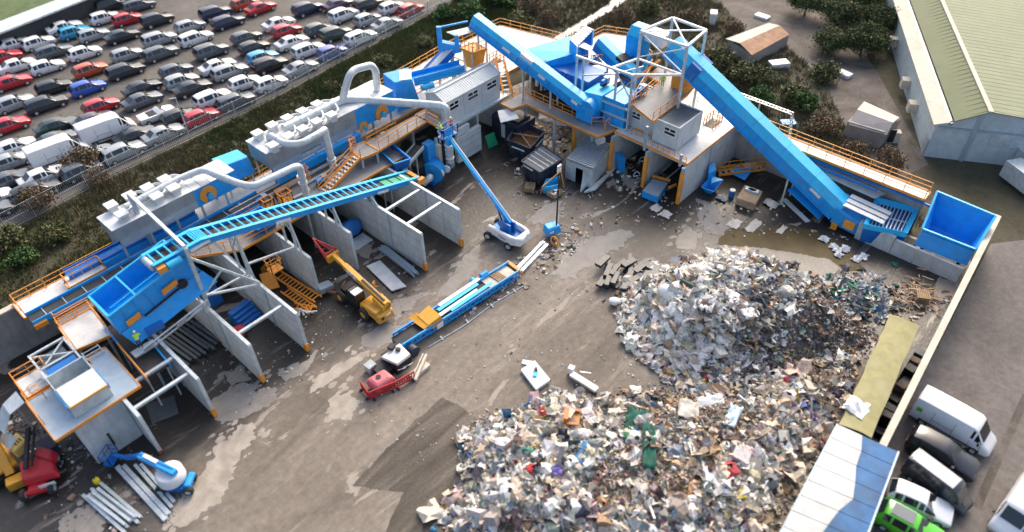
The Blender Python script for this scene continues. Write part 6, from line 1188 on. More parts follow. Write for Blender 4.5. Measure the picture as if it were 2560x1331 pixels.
def car_proto(kind):
    S = ST[kind]; t = bpy.data.objects.new(kind, None); C.objects.link(t); t['_o'] = (0, 0, 0)
    def ring(s):
        x, w, zl, zb, zt, wt = s; cr = .035 if zt > zb+.1 else .015
        return [(x, -w*.9, zl), (x, w*.9, zl), (x, w, zl+.18), (x, w, zb-.12), (x, w*.97, zb), (x, wt, zt), (x, 0, zt+cr), (x, -wt, zt), (x, -w*.97, zb), (x, -w, zb-.12), (x, -w, zl+.18)]
    b = MB(); P = []; n = 11
    for s in S: P += ring(s)
    F = []
    for i in range(len(S)-1):
        for k in range(n): F.append((i*n+k, i*n+(k+1) % n, (i+1)*n+(k+1) % n, (i+1)*n+k))
    F += [tuple(range(n-1, -1, -1)), tuple(range((len(S)-1)*n, len(S)*n))]
    b.add(P, F, False); o = b.build('body', paint('grey'), t)
    me = o.data; me.polygons.foreach_set('use_smooth', [True]*len(me.polygons)); 
    md = o.modifiers.new('bevel', 'BEVEL'); md.width = .05; md.segments = 2; md.limit_method = 'ANGLE'; md.angle_limit = math.radians(28)
    def glass(quad, k=.86, off=.014):
        q = [Vector(p) for p in quad]; c = sum(q, Vector())/len(q); nn = (q[1]-q[0]).cross(q[2]-q[0]).normalized()
        if nn.dot(c-V(0, 0, .7)) < 0: nn = -nn
        return [c+(p-c)*k+nn*off for p in q]
    ro = [ring(s) for s in S]
    up = [i for i, s in enumerate(S) if s[4] > s[3]+.3]
    a, z = up[0], up[-1]
    q = ro[z+1]; r0 = ro[z]; b = MB(); b.plate(glass([r0[5], r0[7], q[8] if kind != 'van' else q[7], q[4] if kind != 'van' else q[5]], .88, .045), .01); b.build('windscreen', GLASS, t)
    if kind not in ('cabrio', 'van'):
        q = ro[a-1]; r0 = ro[a]; b = MB(); b.plate(glass([r0[5], r0[7], q[7], q[5]], .84, .045), .01); b.build('rear_window', GLASS, t)
    for s in (0, 1):
        b = MB(); ia, ib = (4, 5) if s == 0 else (8, 7)
        rng2 = [(i, i+1) for i in up[:-1]] if kind != 'van' else [(up[-2], up[-1])]
        if kind == 'van': rng2 = [(4, 5)]
        for (i, j) in rng2+([(z, z+1)] if kind != 'cabrio' else []):
            b.plate(glass([ro[i][ia], ro[j][ia], ro[j][ib], ro[i][ib]], .8 if kind != 'van' else .72), .008)
        if b.v: b.build('side_window', GLASS, t)
    if kind == 'cabrio': MB().bx(-1.05, .2, -.62, .62, .91, .95).build('soft_top', BLK, t)
    sm = S[4]
    for s in (-1, 1):
        if kind == 'van': b = MB(); [b.bx(x-.012, x+.012, s*(sm[1]+.004)-.004, s*(sm[1]+.004)+.004, .5, 2.0 if x < 1 else 1.2) for x in (-1.4, .1, 1.3, 2.1)]; b.bx(-1.4, .1, s*(sm[1]+.004)-.004, s*(sm[1]+.004)+.004, 1.15, 1.18); b.bx(-2.2, 2.2, s*(sm[1]+.01)-.01, s*(sm[1]+.01)+.01, .55, .68); b.build('door_gap', BLK, t)
        if kind != 'van': b = MB(); [b.bx(x-.012, x+.012, s*(sm[1]+.004)-.004, s*(sm[1]+.004)+.004, sm[2]+.2, sm[3]-.12) for x in (-.95, -.05, .95)]; b.bx(-.95, .95, s*(sm[1]+.004)-.004, s*(sm[1]+.004)+.004, sm[2]+.18, sm[2]+.199); b.build('door_gap', BLK, t)
        xm = S[z+1][0]-.25 if kind != 'cabrio' else .6
        MB().box(xm, s*(sm[1]+.1), S[z+1][3]+.02, .16, .2, .14).build('door_mirror', BLK, t)
    for x in (S[0][0]-.012, S[-1][0]+.012): MB().bx(x-.008, x+.008, -.26, .26, .46, .57).build('number_plate', WHT if x > 0 else YEL, t)
    MB().bx(S[-1][0]-.1, S[-1][0]+.004, -.5, .5, .3, .42).build('grille', BLK, t)
    L0, L1 = S[1], S[-2]; wb = .31 if kind != 'suv' and kind != 'van' else .36
    ax = (S[0][0]*.64, S[-1][0]*.64)
    for x in ax:
        for s in (-1, 1): wheel(t, (x, s*(S[4][1]-.09), wb), wb, .2, (0, 1, 0), SILV)
    for s in (-1, 1):
        x, w, zb = L1[0], L1[1], L1[3]; MB().hexa([(x-.2, s*w*.98, zb-.2), (x+.04, s*w*.78, zb-.2), (x+.03, s*w*.55, zb-.2), (x-.25, s*w*.8, zb-.2), (x-.22, s*w*.97, zb), (x, s*w*.76, zb-.02), (x-.02, s*w*.55, zb), (x-.25, s*w*.8, zb+.02)]).build('headlight', LAMPM, t)
        x, w, zb = L0[0], L0[1], L0[3]; MB().bx(x-.06, x+.1, s*w*.8-.1, s*w*.8+.12, zb-.3, zb-.02).build('tail_light', TAILM, t)
    PROTO[kind] = t; return t
def car(kind, col, x, y, yaw, label, cat, group, z=0.):
    if kind not in PROTO: o = car_proto(kind); o['used'] = 0
    o = PROTO[kind]
    if o.get('used'): o = copy_tree(PROTO[kind])
    else: PROTO[kind]['used'] = 1; o = PROTO[kind]
    nm = {'hatch': 'hatchback', 'estate': 'estate_car', 'saloon': 'saloon_car', 'suv': 'off_road_car', 'van': 'van', 'cabrio': 'convertible_car'}[kind]
    o.name = nm; o.location = (x, y, z); o.rotation_euler = (0, 0, yaw); tag(o, label, cat, group)
    for ch in o.children:
        if ch.name.split('.')[0] == 'body':
            ch.material_slots[0].link = 'OBJECT'; ch.material_slots[0].material = paint(col)
    return o
CARS = [(262, 44, 'white', 'hatch'), (318, 47, 'red', 'hatch'), (279, 12, 'dark', 'suv'), (347, 13, 'grey', 'estate'), (161, 68, 'white', 'saloon'), (186, 80, 'cyan', 'hatch'), (233, 87, 'silver', 'hatch'), (306, 89, 'dark', 'saloon'),
 (35, 112, 'white', 'saloon'), (80, 110, 'white', 'hatch'), (136, 128, 'grey', 'estate'), (211, 132, 'white', 'hatch'), (25, 137, 'red', 'hatch'), (43, 163, 'white', 'saloon'), (114, 168, 'white', 'hatch'), (31, 204, 'red', 'saloon'), (134, 217, 'black', 'hatch'), (225, 174, 'orange', 'hatch'),
 (219, 219, 'blue', 'hatch'), (318, 136, 'silver', 'hatch'), (314, 176, 'dark', 'estate'), (35, 258, 'silver', 'estate'), (116, 259, 'dark', 'estate'), (252, 264, 'red', 'hatch'), (393, 50, 'dark', 'suv'), (478, 64, 'silver', 'hatch'), (490, 95, 'white', 'estate'), (548, 29, 'navy', 'suv'), (571, 54, 'navy', 'estate'),
 (600, 12, 'orange', 'hatch'), (651, 19, 'red', 'saloon'), (399, 99, 'silver', 'suv'), (403, 132, 'grey', 'estate'), (616, 93, 'grey', 'hatch'), (635, 118, 'dark', 'hatch'), (529, 128, 'grey', 'suv'), (544, 165, 'white', 'saloon'), (575, 178, 'silver', 'estate'), (655, 143, 'cyan', 'hatch'), (670, 165, 'black', 'suv'),
 (440, 176, 'grey', 'hatch'), (453, 202, 'silver', 'hatch'), (482, 219, 'dark', 'saloon'), (606, 209, 'white', 'hatch'), (540, 244, 'white', 'suv'), (356, 219, 'dark', 'saloon'), (356, 250, 'grey', 'saloon'), (385, 287, 'white', 'cabrio'), (600, 262, 'grey', 'estate'), (685, 213, 'white', 'hatch'),
 (697, 58, 'white', 'saloon'), (716, 76, 'red', 'hatch'), (771, 23, 'navy', 'suv'), (844, 10, 'mauve', 'saloon'), (862, 37, 'white', 'suv'), (918, 48, 'silver', 'hatch'), (918, 12, 'dark', 'suv'), (980, 19, 'white', 'hatch'), (1026, 23, 'red', 'hatch'), (970, 60, 'silver', 'saloon'), (798, 72, 'grey', 'hatch'), (840, 85, 'green', 'suv'),
 (902, 93, 'white', 'estate'), (730, 105, 'white', 'saloon'), (771, 124, 'white', 'estate'), (831, 130, 'purple', 'hatch'), (761, 174, 'silver', 'saloon'), (143, 315, 'green', 'saloon'), (143, 348, 'grey', 'saloon'), (271, 327, 'white', 'van'), (228, 300, 'mauve', 'saloon'), (338, 338, 'dark', 'saloon'), (33, 368, 'white', 'saloon'),
 (143, 386, 'white', 'van'), (23, 404, 'silver', 'saloon'), (41, 450, 'grey', 'saloon'), (110, 455, 'white', 'saloon'), (232, 390, 'silver', 'saloon'), (312, 400, 'silver', 'estate'), (417, 350, 'silver', 'saloon'), (512, 297, 'red', 'hatch'), (453, 288, 'dark', 'hatch'), (23, 312, 'red', 'hatch'), (12, 508, 'white', 'saloon'), (60, 527, 'grey', 'saloon'), (118, 492, 'dark', 'estate'), (182, 470, 'grey', 'hatch')]
CN = dict(white='white', silver='silver', grey='grey', dark='dark grey', black='black', red='red', orange='orange red', blue='bright blue', cyan='light blue', navy='navy', mauve='dark mauve', green='dark green', purple='purple blue')
KN = dict(hatch='hatchback', estate='estate car', saloon='saloon', suv='off-road car', van='van', cabrio='convertible with dark roof opening')
pos = []
for px, py, c, k in CARS:
    p = at(px, py, .95 if k == 'van' else .75); pos.append([p.x, p.y])
# keep bodies apart: push sideways where two would touch
for it in range(60):
    for i in range(len(pos)):
        for j in range(i):
            dx, dy = pos[i][0]-pos[j][0], pos[i][1]-pos[j][1]
            lx = 6.2 if 'van' in (CARS[i][3], CARS[j][3]) else 5.2
            if abs(dx) < lx and abs(dy) < 2.3:
                if (lx-abs(dx))/4.7 < (2.3-abs(dy))/2.3 and abs(dx) > .2: s = (lx-abs(dx))/2*.3*(1 if dx > 0 else -1); pos[i][0] += s; pos[j][0] -= s
                else: s = (2.3-abs(dy))/2*.5*(1 if dy > 0 else -1); pos[i][1] += s; pos[j][1] -= s
    for i in range(len(pos)):
        ymin = 84.6+max(0, (pos[i][0]-38))*.09+.3
        if pos[i][1] < ymin: pos[i][1] = ymin
def near(i, kind):
    x, y = pos[i]; best = None
    for j, (u, v) in enumerate(pos):
        if j == i: continue
        dx, dy = u-x, v-y; ok = {'before': abs(dx) < 2.6 and -4.2 < dy < 0, 'behind': abs(dx) < 2.6 and 0 < dy < 4.2, 'nose': abs(dy) < 1.6 and 0 < dx < 9, 'tail': abs(dy) < 1.6 and -9 < dx < 0}[kind]
        if ok and (best is None or abs(dx)+abs(dy) < best[0]): best = (abs(dx)+abs(dy), j)
    return best[1] if best else None
def desc(j): return CN[CARS[j][2]]+' '+KN[CARS[j][3]].split(' with')[0]
cands = []
for i in range(len(CARS)):
    L = [desc(i)+' in the car park']
    nb = {k: near(i, k) for k in ('before', 'behind', 'nose', 'tail')}
    fm = {'before': 'with a {} beside it toward the fence', 'behind': 'with a {} beside it away from the fence', 'nose': 'parked behind a {}', 'tail': 'parked in front of a {}'}
    ks = [k for k in nb if nb[k] is not None]
    for k in ks: L.append(desc(i)+' '+fm[k].format(desc(nb[k])))
    fs = {'before': 'a {} fence side', 'behind': 'a {} far side', 'nose': 'a {} ahead', 'tail': 'a {} behind'}
    for a_ in ks:
        for b_ in ks:
            if a_ < b_: L.append(desc(i)+' between '+fs[a_].format(desc(nb[a_]))+' and '+fs[b_].format(desc(nb[b_])))
    cands.append([s for s in L if len(s.split()) <= 16])
from collections import Counter
cnt = Counter(s for L in cands for s in L)
labs = []; usedl = set()
xs_ = sorted(range(len(CARS)), key=lambda i: CARS[i][0])
for i, L in enumerate(cands):
    u = [s for s in L if cnt[s] == 1]
    if u: labs.append(u[0])
    else:
        same = sorted([j for j in range(len(CARS)) if desc(j) == desc(i)], key=lambda j: CARS[j][0]); k = same.index(i)
        ow = ['leftmost', 'second from left', 'third from left', 'fourth from left', 'fifth from left', 'sixth from left', 'seventh from left', 'eighth from left', 'ninth from left', 'tenth from left', 'eleventh from left', 'twelfth from left']
        labs.append(desc(i)+', '+ow[k]+' of all '+desc(i)+'s in the car park')
for i, (px, py, c, k) in enumerate(CARS):
    car(k, c, pos[i][0], pos[i][1], math.radians(-4+random.uniform(-3, 3)), labs[i], 'van' if k == 'van' else 'car', 'cars parked nose to tail in the car park').scale = (1.14, 1.14, 1.14)
# vehicles on the service road
G2 = 'vehicles parked along the boundary wall'
def rv(kind, col, p, q, zc, label, cat, sc=1.):
    a, b_ = at(*p, zc), at(*q, zc); o = car(kind, col, (a.x+b_.x)/2, (a.y+b_.y)/2, math.atan2(b_.y-a.y, b_.x-a.x), label, cat, G2); o.scale = (sc, sc, sc); return o
rv('van', 'white', (2300, 1000), (2490, 1105), 1.5, 'large white van with green mark on its rear, outside the boundary wall', 'van', 1.05)
rv('suv', 'black', (2260, 1080), (2460, 1190), .9, 'long black off-road car beside the large white van', 'car', 1.15)
rv('van', 'silver', (2285, 1150), (2425, 1255), 1.4, 'dark sided van with pale roof, third outside the boundary wall', 'van', .85)
rv('hatch', 'white', (2240, 1228), (2362, 1282), .8, 'white car with dark roof glass behind the lime green car', 'car', 1.1)
rv('hatch', 'lime', (2215, 1282), (2340, 1350), .8, 'lime green car with grey roof at the bottom edge', 'car', 1.15)
rv('van', 'white', (2600, 1190), (2500, 1345), 1.2, 'white van cut by the right edge of the picture', 'van', 1.)
o = [x for x in bpy.data.objects if x.get('label', '').startswith('dark sided van')][0]
for ch in o.children:
    if ch.name.startswith('body'): ch.material_slots[0].material = paint('dark')
MB().bx(-2.6, 1.1, -.72, .72, 2.503, 2.53).build('roof_panel', paint('silver'), o, org=(0, 0, 0))
o = [x for x in bpy.data.objects if x.get('label', '').startswith('lime green')][0]; MB().bx(-1.3, .0, -.45, .45, 1.53, 1.55).build('grey_roof', paint('grey'), o, org=(0, 0, 0))
o = [x for x in bpy.data.objects if x.get('label', '').startswith('large white van')][0]; MB().bx(-2.6, -2.2, -1.0, -.985, 1.3, 1.7).build('green_decal', paint('lime'), o, org=(0, 0, 0))
sheet('kerb_strip', [tuple(at(*p)[:2]) for p in [(2556, 985), (2575, 995), (2452, 1275), (2432, 1262)]], .002, DIRTR)
# ================================================================ car park fence, lamp post, roofs beyond
t = thing('mesh_fence', 'long galvanised mesh fence between the car park and the scrub bank', 'fence', (30, 82.5, 0))
path = [(-60, 75.2), (20, 82.0), (40, 82.5), (58, 84.4), (77, 86.2), (110, 90)]
po, ra, me_ = MB(), MB(), MB()
for a, c in zip(path, path[1:]):
    a, c = V(*a, 0), V(*c, 0); n = int((c-a).length/3)
    for k in range(n): p = a.lerp(c, k/n); po.beam(p, p+V(0, 0, 2.4), .09)
    for z in (.15, 1.2, 2.3): ra.beam(a+V(0, 0, z), c+V(0, 0, z), .035)
    n = int((c-a).length/.22)
    for k in range(n): p = a.lerp(c, k/n); me_.beam(p+V(0, 0, .1), p+V(0, 0, 2.35), .022)
po.build('post', GALV, t); ra.build('rail', GALV, t); me_.build('mesh', GALV, t)
t = thing('lamp_post', 'slim grey lamp post standing among the cars near the fence', 'lamp post', at(470, 330, 0)); p = at(470, 330, 0); MB().tube([p, p+V(0, 0, 4.8)], [.09, .06], 8).build('pole', GALV, t); MB().beam(p+V(0, 0, 4.8), p+V(-.7, .2, 4.9), .1, .08).build('lamp_head', GALV, t)
t = thing('flat_roof_building', 'low building with grey roof edge beyond the car park, top left corner', 'building', (20, 130, 0))
MB().extr([(0, 122, 0), (60, 131, 0), (60, 160, 0), (0, 160, 0)], (0, 0, 2.9)).build('wall', M('dark_wall', (.06, .065, .07), .8), t)
MB().extr([(-3, 119.8, 2.903), (62, 130.4, 2.903), (61, 133.8, 2.903), (-3, 124, 2.903)], (0, 0, .25)).build('roof_edge', GALV, t); MB().extr([(-3, 124.01, 2.95), (61, 133.81, 2.95), (60, 162, 2.95), (-3, 162, 2.95)], (0, 0, .1)).build('green_roof', M('moss_roof', (.09, .13, .05), .9, var=.3), t)
# ---- warehouse, top right
WX, WY = V(.878, .478, 0).normalized(), V(.478, -.878, 0).normalized()
O = V(85.3, 13.1, 0)
def wp(u, v, z): q = O+WX*u+WY*v; return V(q.x, q.y, z)
t = thing('warehouse', 'large pale warehouse with green beige pitched roof and blue grey walls', 'warehouse', O)
Z1, Z2, D = 4.3, 6.6, 22
WALLM = M('warehouse_cladding', (.5, .575, .6), .6, dirt=.2); ROOFG = M('green_beige_roof', (.115, .142, .065), .7, var=.12, sc=.3, dirt=.3, dcol=(.1, .12, .06)); ROOFB = M('beige_roof', (.2, .225, .135), .7, var=.1, sc=.4)
MB().add([wp(0, 0, 0), wp(70, 0, 0), wp(70, 0, Z1), wp(0, 0, Z1)], [(0, 1, 2, 3)]).build('side_wall', WALLM, t)
MB().add([wp(0, 0, 0), wp(0, D, 0), wp(0, D, Z1), wp(0, 4.6, Z2), wp(0, 0, Z1)], [(0, 1, 2, 3, 4)]).build('gable_wall', WALLM, t)
MB().extr([wp(-.3, -.4, Z1), wp(70, -.4, Z1), wp(70, 1.2, Z1+.5), wp(-.3, 1.2, Z1+.5)], (0, 0, .12)).build('gutter_apron', CREAM, t)
MB().extr([wp(-.35, 1.21, Z1+.3), wp(70, 1.21, Z1+.3), wp(70, 1.5, Z1+.4), wp(-.35, 1.5, Z1+.4)], (0, 0, .2)).build('gutter', SLATE, t)
MB().extr([wp(-.35, 1.51, Z1+.75), wp(70, 1.51, Z1+.75), wp(70, 4.6, Z2), wp(-.35, 4.6, Z2)], (0, 0, .1)).build('roof', ROOFG, t)
MB().extr([wp(-.35, 4.75, Z2), wp(70, 4.75, Z2), wp(70, D, Z2-1.4), wp(-.35, D, Z2-1.4)], (0, 0, .1)).build('roof', ROOFB, t)
MB().beam(wp(-.36, 4.67, Z2+.12), wp(70, 4.67, Z2+.12), .5, .14).build('ridge_cap', CREAM, t)
b = MB()
for k in range(70): b.beam(wp(k, 1.6, Z1+.85), wp(k, 4.5, Z2+.09), .05, .025); b.beam(wp(k, 4.9, Z2+.09), wp(k, D-.1, Z2-1.3), .05, .025)
b.build('roof_rib', ROOFG, t)
b = MB(); b.beam(wp(-.1, .3, Z1-.2), wp(-.1, D, Z1-.2), .14, .2); b.beam(wp(-.14, 4, 0), wp(-.14, 4, Z2-.3), .5, .1); b.build('wall_trim', BLUSTEEL, t)
MB().plate([wp(-.02, 6, 2.4), wp(-.02, 11, 2.4), wp(-.02, 11, 4.0), wp(-.02, 6, 4.0)], -.06).build('wall_panel', GALV, t)
for u in (8, 14, 26): MB().extr([wp(u, -.02, 1), wp(u+1.2, -.02, 1), wp(u+1.2, -1, 1), wp(u, -1, 1)], (0, 0, 1.2)).build('wall_unit', CREAM, t)
MB().plate([wp(0.1, -.03, 0), wp(1.3, -.03, 0), wp(1.3, -.03, 2.2), wp(.1, -.03, 2.2)], .06).build('door', BLUSTEEL, t)
# ---- sheds in scrub
t = thing('garden_shed', 'pale block shed with grey lean-to roof, between the scrub and warehouse', 'shed', at(2160, 320, 0)); P = [at(2105, 345, 0), at(2195, 372, 0), at(2234, 340, 0), at(2150, 300, 0)]
MB().extr(P, (0, 0, 2.3)).build('wall', M('block_wall', (.3, .285, .26), .9, dirt=.4), t); H = V(0, 0, 2.32); m0, m1 = P[0].lerp(P[3], .45), P[1].lerp(P[2], .45)
MB().extr([P[0]+H+V(-.3, -.3, -.3), P[1]+H+V(-.1, -.4, -.3), m1+H+V(0, 0, .4), m0+H+V(0, 0, .4)], (0, 0, .1)).build('roof', M('grey_felt_roof', (.22, .215, .22), .85, dirt=.3), t); MB().extr([m0+H+V(0, 0, .41), m1+H+V(0, 0, .41), P[2]+H+V(.2, .2, 0), P[3]+H+V(.2, .3, 0)], (0, 0, .1)).build('roof', CREAM, t); b = MB(); q = P[1].lerp(P[2], .5); b.box(q.x+.6, q.y-.3, 0, .9, 1.6, 1.4, .6); b.build('side_store', CREAM, t); MB().box(q.x-.05, q.y-.4, .2, .1, .7, 1.7, .6).build('door', BLK, t)
t = thing('ruined_shack', 'ruined shack with green tin and rusty orange roof sheets in the scrub', 'shed', at(1880, 130, 0)); P = [at(1815, 128, 0), at(1868, 168, 0), at(1965, 118, 0), at(1915, 88, 0)]
MB().extr(P, (0, 0, 1.8)).build('wall', M('block_wall', (.3, .285, .26)), t); H = V(0, 0, 1.82); m0, m1 = P[0].lerp(P[1], .5), P[3].lerp(P[2], .5)
MB().extr([P[0]+H+V(-.3, .3, 0), m0+H+V(0, 0, .5), m1+H+V(0, 0, .5), P[3]+H], (0, 0, .08)).build('roof', M('green_tin', (.28, .34, .31), .6, var=.2, dirt=.3), t); MB().extr([m0+H+V(0, 0, .5), P[1]+H+V(0, -.3, 0), P[2]+H, m1+H+V(0, 0, .5)], (0, 0, .08)).build('roof', M('rusty_sheet', (.34, .19, .11), .8, var=.3), t)
for k, (px, py, sx, sy, sz, lab) in enumerate([(1780, 58, 1.6, 1.0, 1.8, 'white upright sheet standing alone in the scrub behind the tower'), (1905, 45, 2.2, 1.2, .4, 'white debris sheet above the ruined shack'), (1945, 168, 2.6, 1.4, .8, 'white roofed box beside the dirt track, below the shack'), (1830, 140, 1.2, .8, .4, 'small pale rubble slab left of the ruined shack'), (2110, 190, 1.8, 1.2, .5, 'pale rubble heap on the scrub edge by the warehouse lane'), (1970, 310, 1.8, 1.2, .3, 'light blue sheet lying behind the short wing rail')]):
    p = at(px, py, 0); b = MB().box(p.x, p.y, 0, sx, sy, sz, .5+k); tag(b.build('debris_sheet', BLUE if k == 5 else WHT, org=p), lab, 'debris', 'pale debris in the scrub')
for k, (px, py) in enumerate([(2545, 470), (2575, 440)]):
    p = at(px, py, 0); t = thing('parked_trailer', 'pale box trailer parked below the warehouse gable' + (', nearer the corner' if k == 0 else ', at the frame edge'), 'trailer', p, 'trailers by the warehouse'); MB().box(p.x, p.y, .5, 4.2, 2.0, 2.0, 1.0).build('box_body', GALV, t)
    for u in (-1, 1): wheel(t, (p.x+u*.8, p.y+u*1.2-.2, .42), .42, .3, (.84, -.54, 0), GALV)
# ================================================================ loose masses: rubbish, litter, grass
def colmat(name, rough=.75, spec=.3, trans=False):
    if name in MATS: return MATS[name]
    mt = bpy.data.materials.new(name); mt.use_nodes = True; MATS[name] = mt; n = mt.node_tree; b = n.nodes['Principled BSDF']
    a = n.nodes.new('ShaderNodeAttribute'); a.attribute_name = 'Col'
    nz = n.nodes.new('ShaderNodeTexNoise'); nz.inputs['Scale'].default_value = 5; nz.inputs['Detail'].default_value = 5; g = n.nodes.new('ShaderNodeNewGeometry'); n.links.new(g.outputs['Position'], nz.inputs['Vector'])
    mr = n.nodes.new('ShaderNodeMapRange'); mr.inputs[1].default_value = .3; mr.inputs[2].default_value = .7; mr.inputs[3].default_value = .75; mr.inputs[4].default_value = 1.15; n.links.new(nz.outputs['Fac'], mr.inputs[0])
    mx = n.nodes.new('ShaderNodeMix'); mx.data_type = 'RGBA'; mx.blend_type = 'MULTIPLY'; mx.inputs[0].default_value = 1; n.links.new(a.outputs['Color'], mx.inputs[6]); n.links.new(mr.outputs[0], mx.inputs[7]); n.links.new(mx.outputs[2], b.inputs['Base Color'])
    b.inputs['Roughness'].default_value = rough; b.inputs['Specular IOR Level'].default_value = spec
    return mt
class NB:
    """numpy mesh batch with a colour per piece"""
    def __init__(s): s.V = []; s.F4 = []; s.C = []; s.n = 0
    def add(s, V_, Q, C_):            # V_ (k,n,3) Q (m,4 or 3) C_ (k,3)
        k, n, _ = V_.shape; Q = np.asarray(Q)
        if Q.shape[1] == 3: Q = np.concatenate([Q, Q[:, 2:3]], 1)
        idx = (Q[None]+(np.arange(k)*n)[:, None, None]+s.n).reshape(-1, 4)
        s.V.append(V_.reshape(-1, 3)); s.F4.append(idx); s.C.append(np.repeat(C_, n, 0)); s.n += k*n
    def build(s, name, mat, org=(0, 0, 0), parent=None, smooth=False):
        V_ = np.concatenate(s.V)-np.array(org); F = np.concatenate(s.F4); Cc = np.concatenate(s.C)
        tri = F[:, 2] == F[:, 3]; ln = np.where(tri, 3, 4); st = np.concatenate([[0], np.cumsum(ln)[:-1]])
        li = F.reshape(-1)[np.stack([np.ones(len(F), bool)]*3+[~tri], 1).reshape(-1)]
        me = bpy.data.meshes.new(name); me.vertices.add(len(V_)); me.vertices.foreach_set('co', V_.astype(np.float32).reshape(-1)); me.loops.add(len(li)); me.loops.foreach_set('vertex_index', li.astype(np.int32)); me.polygons.add(len(F)); me.polygons.foreach_set('loop_start', st.astype(np.int32)); me.polygons.foreach_set('loop_total', ln.astype(np.int32))
        me.polygons.foreach_set('use_smooth', np.full(len(F), smooth)); me.update(); me.validate()
        ca = me.color_attributes.new('Col', 'FLOAT_COLOR', 'POINT'); ca.data.foreach_set('color', np.concatenate([Cc, np.ones((len(Cc), 1))], 1).astype(np.float32).reshape(-1))
        me.materials.append(mat); o = bpy.data.objects.new(name, me); C.objects.link(o)
        if parent is not None: o.parent = parent
        else: o.location = org
        o['_o'] = tuple(org); return o
def rotm(k, tilt):
    y = rng.uniform(0, 2*PI, k); a = rng.normal(0, tilt, k); b = rng.normal(0, tilt, k); cy, sy, ca, sa, cb, sb = np.cos(y), np.sin(y), np.cos(a), np.sin(a), np.cos(b), np.sin(b); z = np.zeros(k); o = z+1
    Rz = np.array([[cy, -sy, z], [sy, cy, z], [z, z, o]]).transpose(2, 0, 1); Rx = np.array([[o, z, z], [z, ca, -sa], [z, sa, ca]]).transpose(2, 0, 1); Ry = np.array([[cb, z, sb], [z, o, z], [-sb, z, cb]]).transpose(2, 0, 1)
    return Rz@Rx@Ry
GRID = np.array([(i/3-.5, j/3-.5, 0) for i in range(4) for j in range(4)]); GQ = [(i*4+j, (i+1)*4+j, (i+1)*4+j+1, i*4+j+1) for i in range(3) for j in range(3)]
BOXV = np.array([(x, y, z) for z in (-.5, .5) for x, y in ((-.5, -.5), (.5, -.5), (.5, .5), (-.5, .5))]); BOXQ = [(0, 3, 2, 1), (4, 5, 6, 7), (0, 1, 5, 4), (1, 2, 6, 5), (2, 3, 7, 6), (3, 0, 4, 7)]
def sph(nu=8, nv=5):
    P = [(math.sin(PI*(j+.5)/nv)*math.cos(2*PI*i/nu)*.5, math.sin(PI*(j+.5)/nv)*math.sin(2*PI*i/nu)*.5, math.cos(PI*(j+.5)/nv)*.5) for j in range(nv) for i in range(nu)]
    return np.array(P), [(j*nu+i, j*nu+(i+1) % nu, (j+1)*nu+(i+1) % nu, (j+1)*nu+i) for j in range(nv-1) for i in range(nu)]+[(0, 2, 1, 0)][:0]
SPV, SPQ = sph()
def pieces(nb, P, cols, kind, size, tilt=.5):
    k = len(P)
    if not k: return
    R = rotm(k, tilt); s = size[:, None]
    if kind == 'sheet': T = GRID[None]*np.stack([rng.uniform(.6, 1.6, k), rng.uniform(.4, 1.1, k), np.ones(k)], 1)[:, None]+rng.normal(0, .1, (k, 16, 3)); Q = GQ; T[..., 2] += rng.normal(0, .12, (k, 16))
    elif kind == 'box': T = BOXV[None]*np.stack([rng.uniform(.6, 1.2, k), rng.uniform(.5, 1., k), rng.uniform(.2, .8, k)], 1)[:, None]+rng.normal(0, .03, (k, 8, 3)); Q = BOXQ
    elif kind == 'plank': T = BOXV[None]*np.stack([rng.uniform(1.5, 3.2, k), rng.uniform(.12, .35, k), rng.uniform(.05, .15, k)], 1)[:, None]; Q = BOXQ
    else: T = SPV[None]*np.stack([rng.uniform(.8, 1.3, k), rng.uniform(.7, 1.1, k), rng.uniform(.5, .9, k)], 1)[:, None]*(1+rng.normal(0, .13, (k, len(SPV), 1))); Q = SPQ
    Vv = np.einsum('kij,knj->kni', R, T*s[:, None])+P[:, None]
    nb.add(Vv, Q, cols)
def inpoly(x, y, poly):
    x, y = np.asarray(x), np.asarray(y); r = np.zeros(x.shape, bool); n = len(poly)
    for i in range(n):
        (x0, y0), (x1, y1) = poly[i], poly[(i+1) % n]; cond = ((y0 > y) != (y1 > y)) & (x < (x1-x0)*(y-y0)/((y1-y0) if y1 != y0 else 1e-9)+x0); r ^= cond
    return r
def edged(x, y, poly):
    d = np.full(np.shape(x), 1e9); n = len(poly)
    for i in range(n):
        a, c = np.array(poly[i]), np.array(poly[(i+1) % n]); ab = c-a; t = np.clip(((x-a[0])*ab[0]+(y-a[1])*ab[1])/(ab@ab), 0, 1); d = np.minimum(d, np.hypot(x-a[0]-t*ab[0], y-a[1]-t*ab[1]))
    return d
def vnoise(x, y, sc, seed=0):
    r = np.random.default_rng(seed); n = 64; g = r.uniform(0, 1, (n, n)); u, v = np.asarray(x)*sc, np.asarray(y)*sc; i, j = np.floor(u).astype(int), np.floor(v).astype(int); fu, fv = u-i, v-j; fu, fv = fu*fu*(3-2*fu), fv*fv*(3-2*fv)
    G = lambda a, b: g[a % n, b % n]
    return (G(i, j)*(1-fu)+G(i+1, j)*fu)*(1-fv)+(G(i, j+1)*(1-fu)+G(i+1, j+1)*fu)*fv
PAL = {k: np.array(v) for k, v in dict(white=(.78, .75, .69), cream=(.64, .54, .42), grey=(.35, .335, .31), bluegrey=(.29, .315, .335), dark=(.09, .09, .095), brown=(.24, .175, .125), tan=(.45, .3, .18), card=(.5, .36, .24), orange=(.55, .22, .06), red=(.42, .05, .05), blue=(.08, .25, .5), green=(.03, .2, .13), purple=(.22, .15, .45), yellow=(.6, .45, .06), pink=(.6, .42, .42)).items()}
